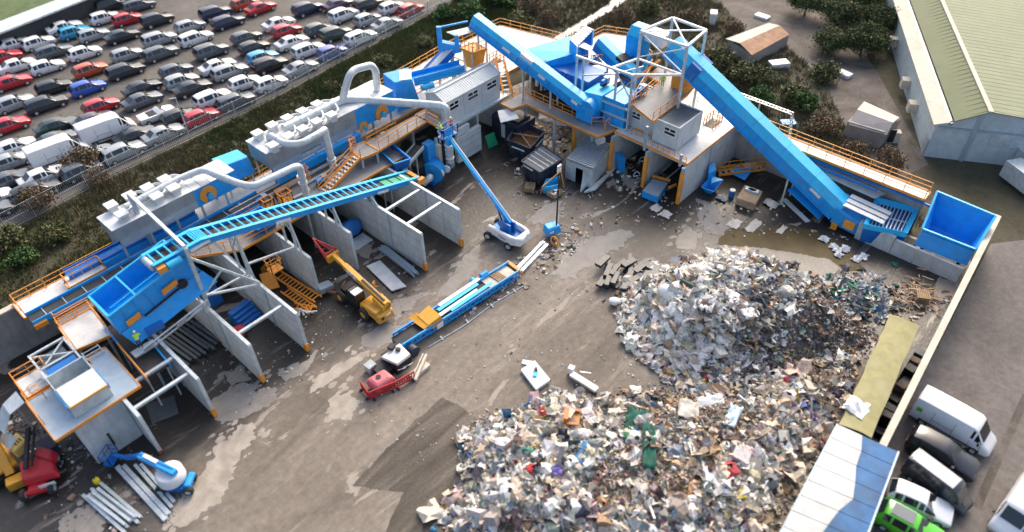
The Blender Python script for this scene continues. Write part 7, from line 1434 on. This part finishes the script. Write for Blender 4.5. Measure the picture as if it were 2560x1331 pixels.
def pick(k, wts):
    names = list(wts); p = np.array([wts[n] for n in names], float); p /= p.sum(); c = np.array([PAL[n] for n in names])[rng.choice(len(names), k, p=p)]; return np.clip(c*rng.uniform(.65, 1.2, (k, 1))+rng.normal(0, .015, (k, 3)), .01, .9)
HM = colmat('mixed_waste')
def heap(name, poly, H, Wd, zones, n, core, seed, spill=1.2):
    xs = [p[0] for p in poly]; ys = [p[1] for p in poly]
    def h(x, y):
        d = edged(x, y, poly); ins = inpoly(x, y, poly); f = np.clip(d/Wd, 0, 1); f = f*f*(3-2*f)
        return np.where(ins, H*f*(.55+.75*vnoise(x, y, .16, seed))+.35*f*vnoise(x, y, .7, seed+1)+.2*vnoise(x, y, 1.9, seed+2)*np.minimum(1, f*3), -.25)
    nb = NB(); st = .45; gx = np.arange(min(xs)-1, max(xs)+1, st); gy = np.arange(min(ys)-1, max(ys)+1, st); X, Y = np.meshgrid(gx, gy, indexing='ij'); Z = h(X, Y); m, k = X.shape
    base = np.stack([X, Y, Z], 2).reshape(1, -1, 3); Q = [(i*k+j, (i+1)*k+j, (i+1)*k+j+1, i*k+j+1) for i in range(m-1) for j in range(k-1) if max(Z[i, j], Z[i+1, j], Z[i, j+1], Z[i+1, j+1]) > -.2]
    cc = np.array(core)[None]*(.6+.8*vnoise(X, Y, 1.3, seed+5).reshape(-1, 1)); nb.V.append(base[0]); nb.F4.append(np.array(Q)); nb.C.append(cc); nb.n += len(base[0])
    px = rng.uniform(min(xs)-2, max(xs)+2, n*3); py = rng.uniform(min(ys)-2, max(ys)+2, n*3); ins = inpoly(px, py, poly) | ((edged(px, py, poly) < spill) & (rng.uniform(0, 1, n*3) < .6*np.exp(-edged(px, py, poly)*2/spill))); px, py = px[ins][:n], py[ins][:n]; n = len(px); pz = np.maximum(h(px, py), .02)
    zi = np.array([zones(a, b) for a, b in zip(px, py)]); 
    for zn, (wts, ss, mix) in ZN.items():
        for kind, fr in mix.items():
            s = (zi == zn) & (rng.uniform(0, 1, n) < 1)
            idx = np.where(s)[0]; idx = idx[rng.permutation(len(idx))[:int(len(idx)*fr)]]
            if not len(idx): continue
            sz = np.clip(rng.lognormal(math.log(ss), .6, len(idx)), .06, 1.5)
            pieces(nb, np.stack([px[idx], py[idx], pz[idx]+sz*.12], 1), pick(len(idx), wts), kind, sz, .55)
    o = nb.build(name, HM, (xs[0], ys[0], 0)); o['kind'] = 'stuff'; return o, h
ZN = {}
ZN['w'] = (dict(white=12, cream=5, grey=.8, bluegrey=.3, tan=.8, dark=.3), .5, dict(sheet=.6, bag=.45, box=.05))
ZN['m'] = (dict(white=4.5, grey=3, bluegrey=2.2, dark=1.4, brown=1.5, tan=1.2, card=.8, blue=.12, red=.08), .26, dict(sheet=.75, bag=.2, box=.08, plank=.05))
ZN['d'] = (dict(grey=3, bluegrey=1.2, dark=3, brown=5, tan=1, white=.6, cream=.9, red=.06), .14, dict(sheet=.85, bag=.08, box=.05, plank=.07))
ZN['c'] = (dict(white=3, cream=7, tan=2, card=1.8, brown=4, grey=3, pink=.5, blue=.06, dark=.7), .17, dict(sheet=.85, bag=.16, box=.05, plank=.05))
ZN['v'] = (dict(white=5.5, cream=4, grey=2.5, blue=.35, purple=.06, red=.15, yellow=.12, green=.1, dark=.8, bluegrey=1., pink=.4), .32, dict(sheet=.75, bag=.25, box=.07, plank=.04))
ZN['b'] = (dict(brown=5, tan=2, cream=3, grey=2.5, card=1.5, dark=1.2, white=.8), .15, dict(sheet=.85, bag=.1, box=.05, plank=.1))
ZN['p'] = (dict(white=2, cream=4, card=2.5, tan=1, bluegrey=.6), .75, dict(sheet=1.))
def z1(x, y):
    a = (y-14)+(x-46)*-.2+random.gauss(0, 1.6)
    if a > 3.2: return 'w' if random.random() < .8 else 'm'
    if a > -1.2: return 'm'
    return 'd'
POLY1 = [tuple(at(*p)[:2]) for p in [(1575, 720), (1570, 790), (1600, 870), (1680, 930), (1830, 950), (2000, 925), (2110, 905), (2170, 850), (2140, 790), (2060, 715), (1960, 675), (1880, 650), (1800, 645), (1700, 672), (1630, 690)]]
hp, h1 = heap('rubbish_heap', POLY1, 3.3, 5.2, z1, 18000, (.13, .11, .09), 3); tag(hp, 'upper rubbish heap, white bags on top and grey brown shredded slope', 'rubbish heap')
def z2(x, y):
    r = random.random(); nv = float(vnoise(np.array([x]), np.array([y]), .28, 77)[0])+random.gauss(0, .07)
    if nv < .45 and y < 22: return 'x' if r < .45 else ('b' if r < .85 else 'c')
    if nv > .66: return 'v' if r < .8 else 'c'
    if y > 18+random.gauss(0, 1.2): return 'v'
    if random.random() < .03: return 'p'
    if x > 40 and y < 11: return 'd' if r < .5 else 'b'
    return 'c' if r < .62 else ('m' if r < .8 else ('d' if r < .9 else 'v'))
POLY2 = [tuple(at(*p)[:2]) for p in [(1195, 1085), (1230, 1062), (1330, 1045), (1390, 1000), (1470, 1015), (1560, 1000), (1640, 985), (1760, 950), (1860, 955), (2000, 930), (2110, 910), (2085, 1000), (2060, 1080), (1980, 1230), (1900, 1400), (1500, 1480), (1130, 1400), (1120, 1290), (1190, 1200), (1170, 1120)]]
hp, h2 = heap('rubbish_heap', POLY2, 1.6, 5, z2, 34000, (.21, .165, .12), 9); tag(hp, 'lower sprawling rubbish heap of cream and white waste, orange armchair on it', 'rubbish heap')
# larger things lying on the heaps
def onheap(px, py, h):
    p = at(px, py, 1.2); z = float(h(np.array([p.x]), np.array([p.y]))[0]); p = at(px, py, max(.1, z)); return p
def wavy(lab, name, px, py, sx, sy, rz, mat, seed, h=None, cat='sheet', grp=None, amp=.18, dz=.15, tilt=0):
    r_ = random.Random(seed); p = onheap(px, py, h) if h else at(px, py, 0); n = 9; P = []; c, s = math.cos(rz), math.sin(rz)
    for i in range(n):
        for j in range(n): u, v = (i/(n-1)-.5)*sx, (j/(n-1)-.5)*sy; P.append((p.x+u*c-v*s, p.y+u*s+v*c, p.z+dz+r_.uniform(-amp, amp)+tilt*u))
    b = MB().add(P, [(i*n+j, (i+1)*n+j, (i+1)*n+j+1, i*n+j+1) for i in range(n-1) for j in range(n-1)], True); o = b.build(name, mat, org=p); md = o.modifiers.new('thick', 'SOLIDIFY'); md.thickness = .04
    return tag(o, lab, cat, grp)
CARD = M('cardboard', (.42, .3, .19)); DGRN = M('dark_green_cloth', (.01, .1, .07), .8, var=.3)
wavy('dark green carpet strip running down the lower rubbish heap', 'carpet', 1622, 1120, 1.0, 4.0, 2.2, DGRN, 1, h2, 'carpet', dz=.3); wavy('crumpled dark green cloth at the top of the green carpet', 'cloth', 1590, 1060, 2.4, 1.8, .4, DGRN, 2, h2, 'cloth', amp=.3, dz=.35)
wavy('white panel with pink edge standing proud of the lower heap', 'panel', 1775, 1010, 1.0, 2.2, .9, WHT, 3, h2, 'panel', dz=.35, tilt=.2); wavy('big cream paper sheet in the right half of the lower heap', 'sheet', 1720, 1030, 1.8, 1.6, .5, PAPER, 4, h2, dz=.35); wavy('pale blue white film on the lower heap right of the cream sheet', 'film', 1830, 1045, 2.2, 1.0, .2, M('pale_blue_film', (.45, .6, .7)), 5, h2, 'film', dz=.3)
wavy('purple plastic strip across the left part of the lower heap', 'plastic_strip', 1368, 1185, 2.2, .7, 2.4, M('purple_plastic', (.12, .08, .4), .4), 6, h2, 'plastic', dz=.3); wavy('brown flattened carton in the middle of the upper heap', 'carton', 1765, 775, 1.3, 1.6, .8, M('brown_board', (.16, .11, .09), .9), 7, h1, 'carton', dz=.4, tilt=.3); wavy('tan torn carton low on the upper heap', 'carton', 1825, 905, 1.8, .8, 1.1, CARD, 8, h1, 'carton', dz=.3)
wavy('large white film bundle near the crest of the upper heap', 'film', 1760, 765, 1.8, 1.6, .3, WHT, 9, h1, 'film', amp=.35, dz=.45); wavy('white sheet square beside the brown flattened carton', 'sheet', 1870, 790, 1.2, 1.1, 1.0, WHT, 10, h1, dz=.4); wavy('white film spread over the lower right of the bottom heap', 'film', 1790, 1200, 2.6, 2.0, .6, WHT, 12, h2, 'film', amp=.3, dz=.35)
for k, (px, py, hh, lab) in enumerate([(1700, 705, h1, 'biggest white bulk bag on the crest of the upper heap'), (1742, 720, h1, 'white bulk bag just right of the biggest one on the upper heap'), (1668, 735, h1, 'white bulk bag on the left flank of the upper heap'), (1900, 700, h1, 'grey white bag at the right end of the white crest'), (1640, 790, h1, 'white bag low on the left edge of the upper heap'), (1535, 760, h1, 'single white bag lying apart left of the upper heap')]):
    p = onheap(px, py, hh); b = MB(); r_ = random.Random(k); nu, nv = 12, 7; P = []
    for j in range(nv):
        for i in range(nu): th, ph = PI*(j+.35)/(nv-.3), 2*PI*i/nu; rr = .85*(1+r_.uniform(-.12, .12))*(.6 if k > 3 else 1); P.append((p.x+rr*math.sin(th)*math.cos(ph), p.y+rr*math.sin(th)*math.sin(ph), p.z+.35+rr*.62*math.cos(th)))
    b.add(P, [(j*nu+i, j*nu+(i+1) % nu, (j+1)*nu+(i+1) % nu, (j+1)*nu+i) for j in range(nv-1) for i in range(nu)]+[tuple(range(nu-1, -1, -1))], True); tag(b.build('bulk_bag', WHT, org=p), lab, 'bag', 'white bags on the upper heap')
p = onheap(1415, 1055, h2); t = thing('armchair', 'upturned orange armchair with pale seat on the lower heap', 'armchair', p); OC = M('orange_leather', (.5, .2, .05), .5, var=.2); z = p.z+.1
MB().box(p.x, p.y, z, 1.1, .35, 1.1, .6).build('backrest', OC, t); MB().box(p.x+.35, p.y-.5, z, 1.0, .9, .5, .6).build('seat', OC, t); MB().extr([p+V(-.3, .25, .9), p+V(.6, .5, .9), p+V(.75, -.3, .95), p+V(-.1, -.5, .95)], (0, 0, .15)).build('cushion', CREAM, t)
for s in (-1, 1): MB().box(p.x+.3+s*.55, p.y-.45+s*.35, z, .22, .95, .75, .6).build('armrest', OC, t)
# black crates beside the upper heap
for k in range(44):
    p = at(1500+rng.uniform(0, 145), 722-rng.uniform(0, 62), 0); s = random.uniform(1.0, 2.0); zz = random.choice((.02, .02, .35, .65)); b = MB(); a = random.uniform(-.3, .6); b.box(p.x, p.y, zz, s, random.uniform(.35, .7), random.uniform(.25, .4), a); tag(b.build('black_box', M('black_plastic', (.035, .042, .05), .4, var=.3), org=p), 'long black plastic box in the tumbled pile left of the upper heap', 'box', 'black plastic boxes beside the upper heap')
# plastic pile
nb = NB(); c = at(2150, 745, 0); n = 420; r_ = rng.normal(0, 1, (n, 2))*np.array([1.5, 1.3]); P = np.stack([c.x+r_[:, 0], c.y+r_[:, 1], np.maximum(.1, 1.1*np.exp(-(r_**2).sum(1)/3)+rng.uniform(-.1, .2, n))], 1); pieces(nb, P[:300], pick(300, dict(white=5, cream=2, bluegrey=2, green=1.2, blue=.4)), 'sheet', rng.uniform(.4, 1.1, 300), .6); pieces(nb, P[300:], pick(120, dict(white=3, grey=3, green=1, brown=1)), 'plank', rng.uniform(.4, .9, 120), .35)
o = nb.build('plastic_waste', HM, tuple(c)); o['kind'] = 'stuff'; tag(o, 'pale plastic and green netting pile beside the upper heap', 'waste pile')
nb = NB(); c = at(2290, 745, 0); n = 110; P = np.stack([c.x+rng.normal(0, 1.1, n), c.y+rng.normal(0, .9, n), rng.uniform(.05, .6, n)], 1); pieces(nb, P, pick(n, dict(tan=3, card=3, brown=2)), 'plank', rng.uniform(.25, .5, n), .1); o = nb.build('timber_scrap', HM, tuple(c)); o['kind'] = 'stuff'; tag(o, 'scrap timber pile in the corner by the blue skip', 'timber pile')
# litter scattered on the yard
nb = NB()
def scatter(n, poly, sz, wts):
    xs = [p[0] for p in poly]; ys = [p[1] for p in poly]; x, y = rng.uniform(min(xs), max(xs), n*3), rng.uniform(min(ys), max(ys), n*3); s = inpoly(x, y, poly) & ~inpoly(x, y, POLY1) & ~inpoly(x, y, POLY2); x, y = x[s][:n], y[s][:n]; k = len(x); sizes = np.clip(rng.lognormal(math.log(sz), .6, k), .04, .7); pieces(nb, np.stack([x, y, sizes*.12+.02], 1)[:k*2//3], pick(k*2//3, wts), 'sheet', sizes[:k*2//3], .2); pieces(nb, np.stack([x, y, sizes*.08+.02], 1)[k*2//3:], pick(k-k*2//3, wts), 'box', sizes[k*2//3:], .1)
LW = dict(white=5, cream=4, grey=2, brown=2, dark=2, tan=1)
q = lambda *ps: [tuple(at(*p)[:2]) for p in ps]
scatter(380, q((1240, 420), (1320, 400), (1440, 480), (1700, 500), (1960, 500), (2120, 600), (1900, 600), (1500, 560), (1300, 520)), .16, LW); scatter(260, q((1300, 640), (1400, 560), (1520, 560), (1420, 650), (1320, 720), (1150, 800)), .2, LW)
scatter(350, q((900, 1000), (1100, 880), (1400, 700), (1560, 720), (1600, 950), (1200, 1050), (1000, 1200)), .07, LW); scatter(220, q((1180, 1040), (1100, 1331), (1300, 1331), (1500, 980), (1700, 930)), .14, LW); scatter(300, q((150, 1100), (380, 1120), (480, 1250), (400, 1331), (100, 1331)), .1, dict(dark=3, grey=3, white=2, brown=2)); scatter(200, q((480, 900), (760, 800), (860, 900), (600, 1050)), .07, LW); scatter(150, q((2020, 680), (2400, 760), (2250, 820), (2140, 780)), .25, LW); scatter(260, q((0, 1020), (180, 1090), (200, 1180), (0, 1130)), .14, dict(dark=3, grey=3, brown=3, white=1))
scatter(200, q((820, 640), (1060, 700), (1000, 800), (780, 860), (700, 900)), .06, LW); scatter(240, q((1500, 400), (1560, 340), (1700, 440), (1660, 500), (1540, 480)), .2, LW); scatter(200, q((1300, 300), (1420, 320), (1410, 380), (1360, 400)), .3, dict(cream=5, tan=3, white=3, brown=2))
o = nb.build('yard_litter', HM, (40, 40, 0)); o['kind'] = 'stuff'; tag(o, 'small litter scattered over the muddy yard', 'litter')
# baled paper behind the long walkway
for k, (px, py) in enumerate([(1372, 318), (1392, 322), (1412, 330)]):
    p = at(px, py, 0); wavy(['leftmost pale bale sheet under the long walkway', 'middle pale bale sheet under the long walkway', 'rightmost pale bale sheet under the long walkway'][k], 'bale_sheet', px, py, 1.2, 2.6, .5, PAPER, 30+k, None, 'bale', 'pale bales under the walkway', .15, 1.5, .5)
def ragged(ps, amp, seed, nsub=7):
    r_ = random.Random(seed); out = []; n = len(ps)
    for i in range(n):
        a, c = Vector(ps[i]), Vector(ps[(i+1) % n]); d = c-a; nn = Vector((-d.y, d.x)).normalized(); w = 0
        ns = max(4, int(d.length/.16))
        for k in range(ns): w = w*.72+r_.uniform(-amp, amp)*.55; e_ = math.sin(PI*k/ns)**.5; out.append(tuple(a.lerp(c, k/ns)+nn*w*e_))
    return out
# puddles and patches
SLUR = ground_mat('pale_slurry', [(.3, (.21, .19, .155)), (.6, (.27, .245, .2))], .3, .55, .05)[0]
PUD = M('brown_puddle', (.1, .073, .03), .5, var=.3, sc=.4, spec=.12)
sheet('slurry_pool', q((1770, 655), (1800, 612), (1830, 600), (2080, 640), (2100, 668), (2120, 690), (2110, 730), (2060, 712), (1960, 672), (1880, 648)), .004, SLUR); sheet('puddle', ragged(q((1790, 612), (1825, 570), (1900, 576), (1960, 560), (2040, 580), (2110, 615), (2160, 672), (2140, 712), (2098, 668), (2072, 648), (1960, 628), (1870, 618)), .2, 321), .012, PUD)
MUD = ground_mat('dark_mud', [(.35, (.06, .05, .04)), (.5, (.1, .085, .068)), (.64, (.17, .145, .115))], .35, .85, .5, aniso=(.35, 2.2, 1))[0]
DRY = ground_mat('dried_slurry', [(.3, (.27, .235, .19)), (.5, (.36, .32, .265)), (.68, (.43, .39, .33))], .8, .7, .2)[0]; DRYG = ground_mat('grey_slurry_and_sunlit', [(.3, (.2, .18, .16)), (.6, (.27, .25, .225))], .8, .6, .15)[0]
for k, (ps, mm_, am) in enumerate([(((530, 1000), (600, 958), (640, 980), (690, 968), (692, 1000), (640, 1030), (600, 1045), (555, 1062), (540, 1040)), DRYG, .35), (((592, 1065), (640, 1058), (636, 1100), (600, 1150), (560, 1230), (540, 1262), (475, 1308), (425, 1331), (445, 1255), (500, 1190), (545, 1110)), DRY, .5), (((160, 1290), (240, 1255), (300, 1272), (235, 1331), (150, 1331)), DRYG, .4), (((920, 832), (958, 812), (1012, 818), (1000, 850), (935, 872), (903, 855)), DRYG, .3), (((800, 935), (870, 900), (930, 872), (880, 920), (820, 960), (770, 990)), DRY, .2), (((820, 1000), (870, 985), (900, 1000), (880, 1050), (820, 1040)), DRY, .3), (((1160, 640), (1200, 610), (1195, 660), (1130, 740), (1090, 745)), DRYG, .25), (((1370, 690), (1430, 610), (1500, 590), (1560, 575), (1590, 590), (1500, 650), (1440, 700)), DRYG, .5), (((1325, 545), (1360, 512), (1400, 502), (1398, 555), (1335, 562)), DRYG, .25), (((1740, 495), (1790, 510), (1800, 545), (1850, 560), (1810, 590), (1770, 585), (1745, 545)), DRYG, .35), (((1690, 600), (1720, 565), (1745, 590), (1740, 625), (1690, 622)), DRY, .25), (((885, 605), (930, 612), (925, 650), (900, 640)), DRYG, .2), (((960, 760), (1010, 745), (1060, 730), (1030, 775), (975, 790)), DRYG, .3), (((690, 935), (760, 905), (790, 880), (770, 925), (715, 955)), DRYG, .2), (((560, 930), (610, 925), (630, 950), (580, 965)), DRYG, .25)]):  # slurry, save the strip by the end bay wall: sunlit ground painted pale
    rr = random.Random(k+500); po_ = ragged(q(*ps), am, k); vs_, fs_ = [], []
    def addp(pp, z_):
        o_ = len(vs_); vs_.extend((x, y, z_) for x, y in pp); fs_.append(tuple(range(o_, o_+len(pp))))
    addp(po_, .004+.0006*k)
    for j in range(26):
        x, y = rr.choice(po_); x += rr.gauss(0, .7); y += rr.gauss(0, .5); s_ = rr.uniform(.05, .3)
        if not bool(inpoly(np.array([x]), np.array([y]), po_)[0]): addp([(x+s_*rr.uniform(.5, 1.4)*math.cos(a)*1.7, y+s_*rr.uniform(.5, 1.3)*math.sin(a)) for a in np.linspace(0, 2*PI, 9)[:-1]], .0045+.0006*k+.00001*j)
    struct(MB().add(vs_, fs_).build('slurry_and_sunlit_patch', mm_))
sheet('mud_patch', ragged(q((1105, 993), (1150, 1015), (1200, 1055), (1190, 1130), (1175, 1200), (1120, 1331), (960, 1340), (1010, 1230), (880, 1215), (950, 1140), (1020, 1070)), .12, 99), .003, MUD)
# ================================================================ vegetation
LEAF = colmat('leaf', .7, .25)
def tufts(name, lab, poly, n, hgt, cols, ex=(), bl=6, seed=0):
    xs = [p[0] for p in poly]; ys = [p[1] for p in poly]; x, y = rng.uniform(min(xs), max(xs), n*3), rng.uniform(min(ys), max(ys), n*3); s = inpoly(x, y, poly)
    for e in ex: s &= ~inpoly(x, y, e)
    dn = vnoise(x, y, .22, seed+20); s &= rng.uniform(0, 1, len(x)) < .25+dn; x, y = x[s][:n], y[s][:n]; k = len(x)
    xx, yy = np.repeat(x, bl)+rng.normal(0, .16, k*bl), np.repeat(y, bl)+rng.normal(0, .16, k*bl); m = k*bl
    a = rng.uniform(0, 2*PI, m); h = hgt*rng.uniform(.4, 1.3, m)*(.5+vnoise(xx, yy, .3, seed+21)); w = rng.uniform(.02, .06, m); lx, ly = rng.normal(0, .35, m)*h, rng.normal(0, .35, m)*h
    ca, sa = np.cos(a)*w, np.sin(a)*w; z = np.zeros(m)
    T = np.stack([np.stack([xx-ca, yy-sa, z-.02], 1), np.stack([xx+ca, yy+sa, z-.02], 1), np.stack([xx+lx*.5+ca*.7, yy+ly*.5+sa*.7, h*.65], 1), np.stack([xx+lx, yy+ly, h], 1)], 1)
    cc = np.array(cols); t = vnoise(xx, yy, .15, seed+22)+rng.normal(0, .12, m); i = np.clip((t*len(cc)).astype(int), 0, len(cc)-1)
    nb = NB(); nb.add(T, [(0, 1, 2, 3)], np.clip(cc[i]*rng.uniform(.8, 1.2, (m, 1)), .005, .6)); o = nb.build(name, LEAF, (xs[0], ys[0], 0)); o['kind'] = 'stuff'; tag(o, lab, 'grass'); return o
GC = [(.085, .105, .035), (.1, .12, .042), (.125, .13, .05), (.14, .13, .062), (.16, .14, .08)]
VERGE = [(-20, 63), (57, 63), (57, 65), (72, 63.5), (80, 70), (92, 90), (77, 86), (40, 82.2), (20, 81.6), (-20, 77.5)]
STR = q((1330, 128), (1430, 66), (1520, 12), (1545, -20), (1590, -20), (1500, 44), (1415, 94), (1350, 132))
tufts('rough_grass', 'rough grass bank between the plant and the car park fence', VERGE, 24000, .5, GC, (STR,), 6, 1)
DT = [(77, 14), (84, 12), (92, 18), (112, 33), (136, 60), (124, 66), (106, 46), (95, 30), (86, 23)]; DT2 = [(98, 42), (102, 37), (107, 41), (118, 56), (113, 60), (105, 50)]
tufts('rough_grass', 'greener rough grass on the bank nearer the head frame and stream', [(42, 63), (57, 63), (57, 65), (72, 63.5), (80, 70), (92, 90), (77, 86), (48, 82.5)], 6500, .55, [(.08, .115, .034), (.1, .135, .042), (.125, .15, .05), (.15, .155, .068)], (STR,), 6, 3)
tufts('scrub_grass', 'brown green scrub growth beyond the short wing', [(72, 8), (84, 16), (130, 40), (150, 70), (140, 110), (90, 90), (80, 68), (72, 60)], 24000, .5, [(.125, .118, .055), (.15, .135, .07), (.18, .155, .095), (.13, .15, .06), (.2, .175, .115)], (DT, DT2, STR), 6, 5)
def crown_nb(nb, c, rx, ry, rz, n, cols, leaf, seed):
    r = np.random.default_rng(seed); nc = 26; d = r.normal(0, 1, (nc, 3)); d /= np.linalg.norm(d, axis=1)[:, None]; d[:, 2] = np.abs(d[:, 2])*.9-.25; cl = d*r.uniform(.45, .95, (nc, 1)); tone = r.uniform(.55, 1.5, nc); ci = r.integers(0, nc, n)
    p = cl[ci]+r.normal(0, .19, (n, 3)); P = np.array(c)+p*np.array([rx, ry, rz]); P[:, 2] = np.maximum(P[:, 2], .05+r.uniform(0, .3, n))
    T = np.array([(-.5, -.3, 0), (.5, -.3, 0), (.6, .3, .1), (-.4, .4, -.1)])[None]*leaf*r.uniform(.6, 1.5, (n, 1, 1)); T = np.einsum('kij,knj->kni', rotm(n, 1.), T)+P[:, None]
    cc = np.array(cols)[r.integers(0, len(cols), n)]*tone[ci][:, None]*r.uniform(.7, 1.3, (n, 1)); nb.add(T, [(0, 1, 2, 3)], np.clip(cc, .004, .5))
VP = {}
def plant(kind, lab, p, s=1., rz=0., grp=None):
    if kind not in VP:
        t = bpy.data.objects.new(kind, None); C.objects.link(t); t['_o'] = (0, 0, 0); nb = NB(); sd = len(VP)*7+1
        if kind == 'bush': crown_nb(nb, (0, 0, .8), 1.5, 1.4, 1.1, 1900, [(.1, .12, .042), (.135, .145, .055), (.17, .155, .075)], .2, sd); hgt = 1.0
        elif kind == 'brown_bush': crown_nb(nb, (0, 0, .9), 1.5, 1.4, 1.3, 1300, [(.18, .125, .075), (.15, .11, .065), (.22, .16, .1)], .15, sd); hgt = 1.2
        elif kind == 'green_bush': crown_nb(nb, (0, 0, .8), 1.6, 1.4, 1.1, 1900, [(.05, .115, .03), (.08, .15, .045), (.045, .08, .025)], .2, sd); hgt = 1.0
        else: crown_nb(nb, (0, 0, 2.4), 3.4, 3.2, 2.6, 11000, [(.055, .085, .028), (.075, .105, .036), (.115, .115, .052)], .2, sd); hgt = 3.0
        b = MB()
        b.tube([(0, 0, 0), (.05, .03, hgt*.4), (.0, .08, hgt)], [hgt*.05+.03, hgt*.04+.02, .03], 7)
        for k in range(5): a = k*1.26; b.tube([(.03, .03, hgt*(.3+.08*k)), (math.cos(a)*hgt*.35, math.sin(a)*hgt*.35, hgt*(.7+.07*k)), (math.cos(a)*hgt*.55, math.sin(a)*hgt*.55, hgt*(.95+.08*k))], [.05*hgt**.5, .03*hgt**.5, .012], 5)
        b.build('trunk' if kind == 'dark_tree' else 'stem', M('bark', (.07, .055, .04), .9, var=.3), t); nb.build('crown', LEAF, (0, 0, 0), t); VP[kind] = t; o = t
    else: o = copy_tree(VP[kind])
    o.location = p; o.scale = (s, s, s*random.uniform(.85, 1.15)); o.rotation_euler = (0, 0, rz); tag(o, lab, 'tree' if kind == 'dark_tree' else 'bush', grp); o.name = {'dark_tree': 'tree', 'brown_bush': 'bush', 'green_bush': 'bush'}.get(kind, kind); return o
B1_ = 'bushes on the grass bank'; B2_ = 'bushes in the scrub'; B3_ = 'dark trees beside the warehouse'
for i, (k, px, py, s, lab) in enumerate([('brown_bush', 215, 425, 1.5, 'bare brown bush rising over the mesh fence by the silver estate'), ('brown_bush', 250, 455, 1.0, 'smaller brown bush right below the one over the fence'), ('brown_bush', 105, 520, 1.3, 'brown bush at the mesh fence near the left edge'), ('bush', 30, 610, 1.1, 'dark bush low on the bank near the left edge'), ('bush', 150, 600, .9, 'dark bush on the bank left of the smaller sorter'), ('green_bush', 60, 660, .9, 'green bush on the bank above the end of the orange walkway'),
        ('bush', 1060, 115, .9, 'olive bush on the bank left of the head frame'), ('bush', 960, 160, .8, 'olive bush on the bank above the arch duct'), ('green_bush', 1180, 40, 1.5, 'green bush behind the top of the diagonal conveyor'), ('green_bush', 1250, 15, 1.6, 'green bush at the top edge above the diagonal conveyor'), ('green_bush', 1110, 50, 1.2, 'green bush at the bank top by the head frame'), ('brown_bush', 1330, 30, 1.4, 'brown thicket left of the stream'), ('brown_bush', 1370, 60, 1.2, 'brown thicket touching the stream, near the back deck'), ('bush', 1300, 60, 1.2, 'olive bush behind the orange back rails'), ('bush', 830, 225, .7, 'olive bush on the bank by the manifold duct')]):
    plant(k, lab, at(px, py, 0), s, i*1.3, B1_)
for i, (k, px, py, s, lab) in enumerate([('bush', 1620, 30, 1.2, 'bush at the top edge behind the white tower'), ('brown_bush', 1560, 60, 1.2, 'brown bush between stream and tall blue chute'), ('brown_bush', 1720, 60, 1.3, 'brown bush beyond the white tower top'), ('bush', 1800, 170, 1.5, 'dark bush left of the ruined shack'), ('bush', 1850, 200, 1.4, 'dark bush below the ruined shack'), ('bush', 1900, 210, 1.2, 'dark bush under the rusty roof'), ('green_bush', 1900, 260, 1.2, 'green bush above the cable ladder'), ('bush', 1980, 250, 1.3, 'olive bush right of the cable ladder run'), ('green_bush', 2010, 270, 1.2, 'green bush left of the pale block shed'), ('bush', 2060, 200, 1.3, 'olive bush by the dirt lane'), ('brown_bush', 2050, 330, 1.3, 'brown bush below the cable ladder end'), ('brown_bush', 2130, 400, 1.2, 'brown bush below the pale block shed'), ('brown_bush', 2220, 420, 1.2, 'brown bush right below the block shed store'), ('brown_bush', 1830, 90, 1.1, 'brown bush above the ruined shack')]):
    plant(k, lab, at(px, py, 0), s, i*1.7, B2_)
for i, (px, py, s, lab) in enumerate([(2070, 130, 1.0, 'dark tree at the left front of the clump beside the warehouse'), (2150, 140, 1.15, 'dark tree at the front of the clump, nearest the warehouse wall'), (2190, 90, 1.1, 'dark tree pressed against the warehouse wall'), (2090, 60, 1.2, 'dark tree in the middle of the clump beside the warehouse'), (2150, 30, 1.2, 'dark tree at the back of the clump by the top edge'), (2010, 40, 1.0, 'dark tree at the far left of the clump by the top edge')]):
    plant('dark_tree', lab, at(px, py, 0), s*.8, i*2.1, B3_)

# soften the edges of pressed and moulded bodywork
for o in bpy.data.objects:
    if o.type == 'MESH' and o.name.split('.')[0] in ('bodywork', 'side_cowl', 'rear_bodywork', 'counterweight', 'engine_cover', 'cabinet', 'hood_shell', 'tail_housing', 'cowl', 'tank_shell', 'cab', 'boom', 'chute_body', 'upper_frame', 'boom_arm', 'box_body', 'skip_body'):
        small = o.name.split('.')[0] in ('cab', 'boom', 'chute_body', 'box_body', 'skip_body', 'boom_arm', 'hood_shell')
        md = o.modifiers.new('bevel', 'BEVEL'); md.width = .04 if small else .14; md.segments = 2 if small else 3; md.limit_method = 'ANGLE'; md.angle_limit = math.radians(35)
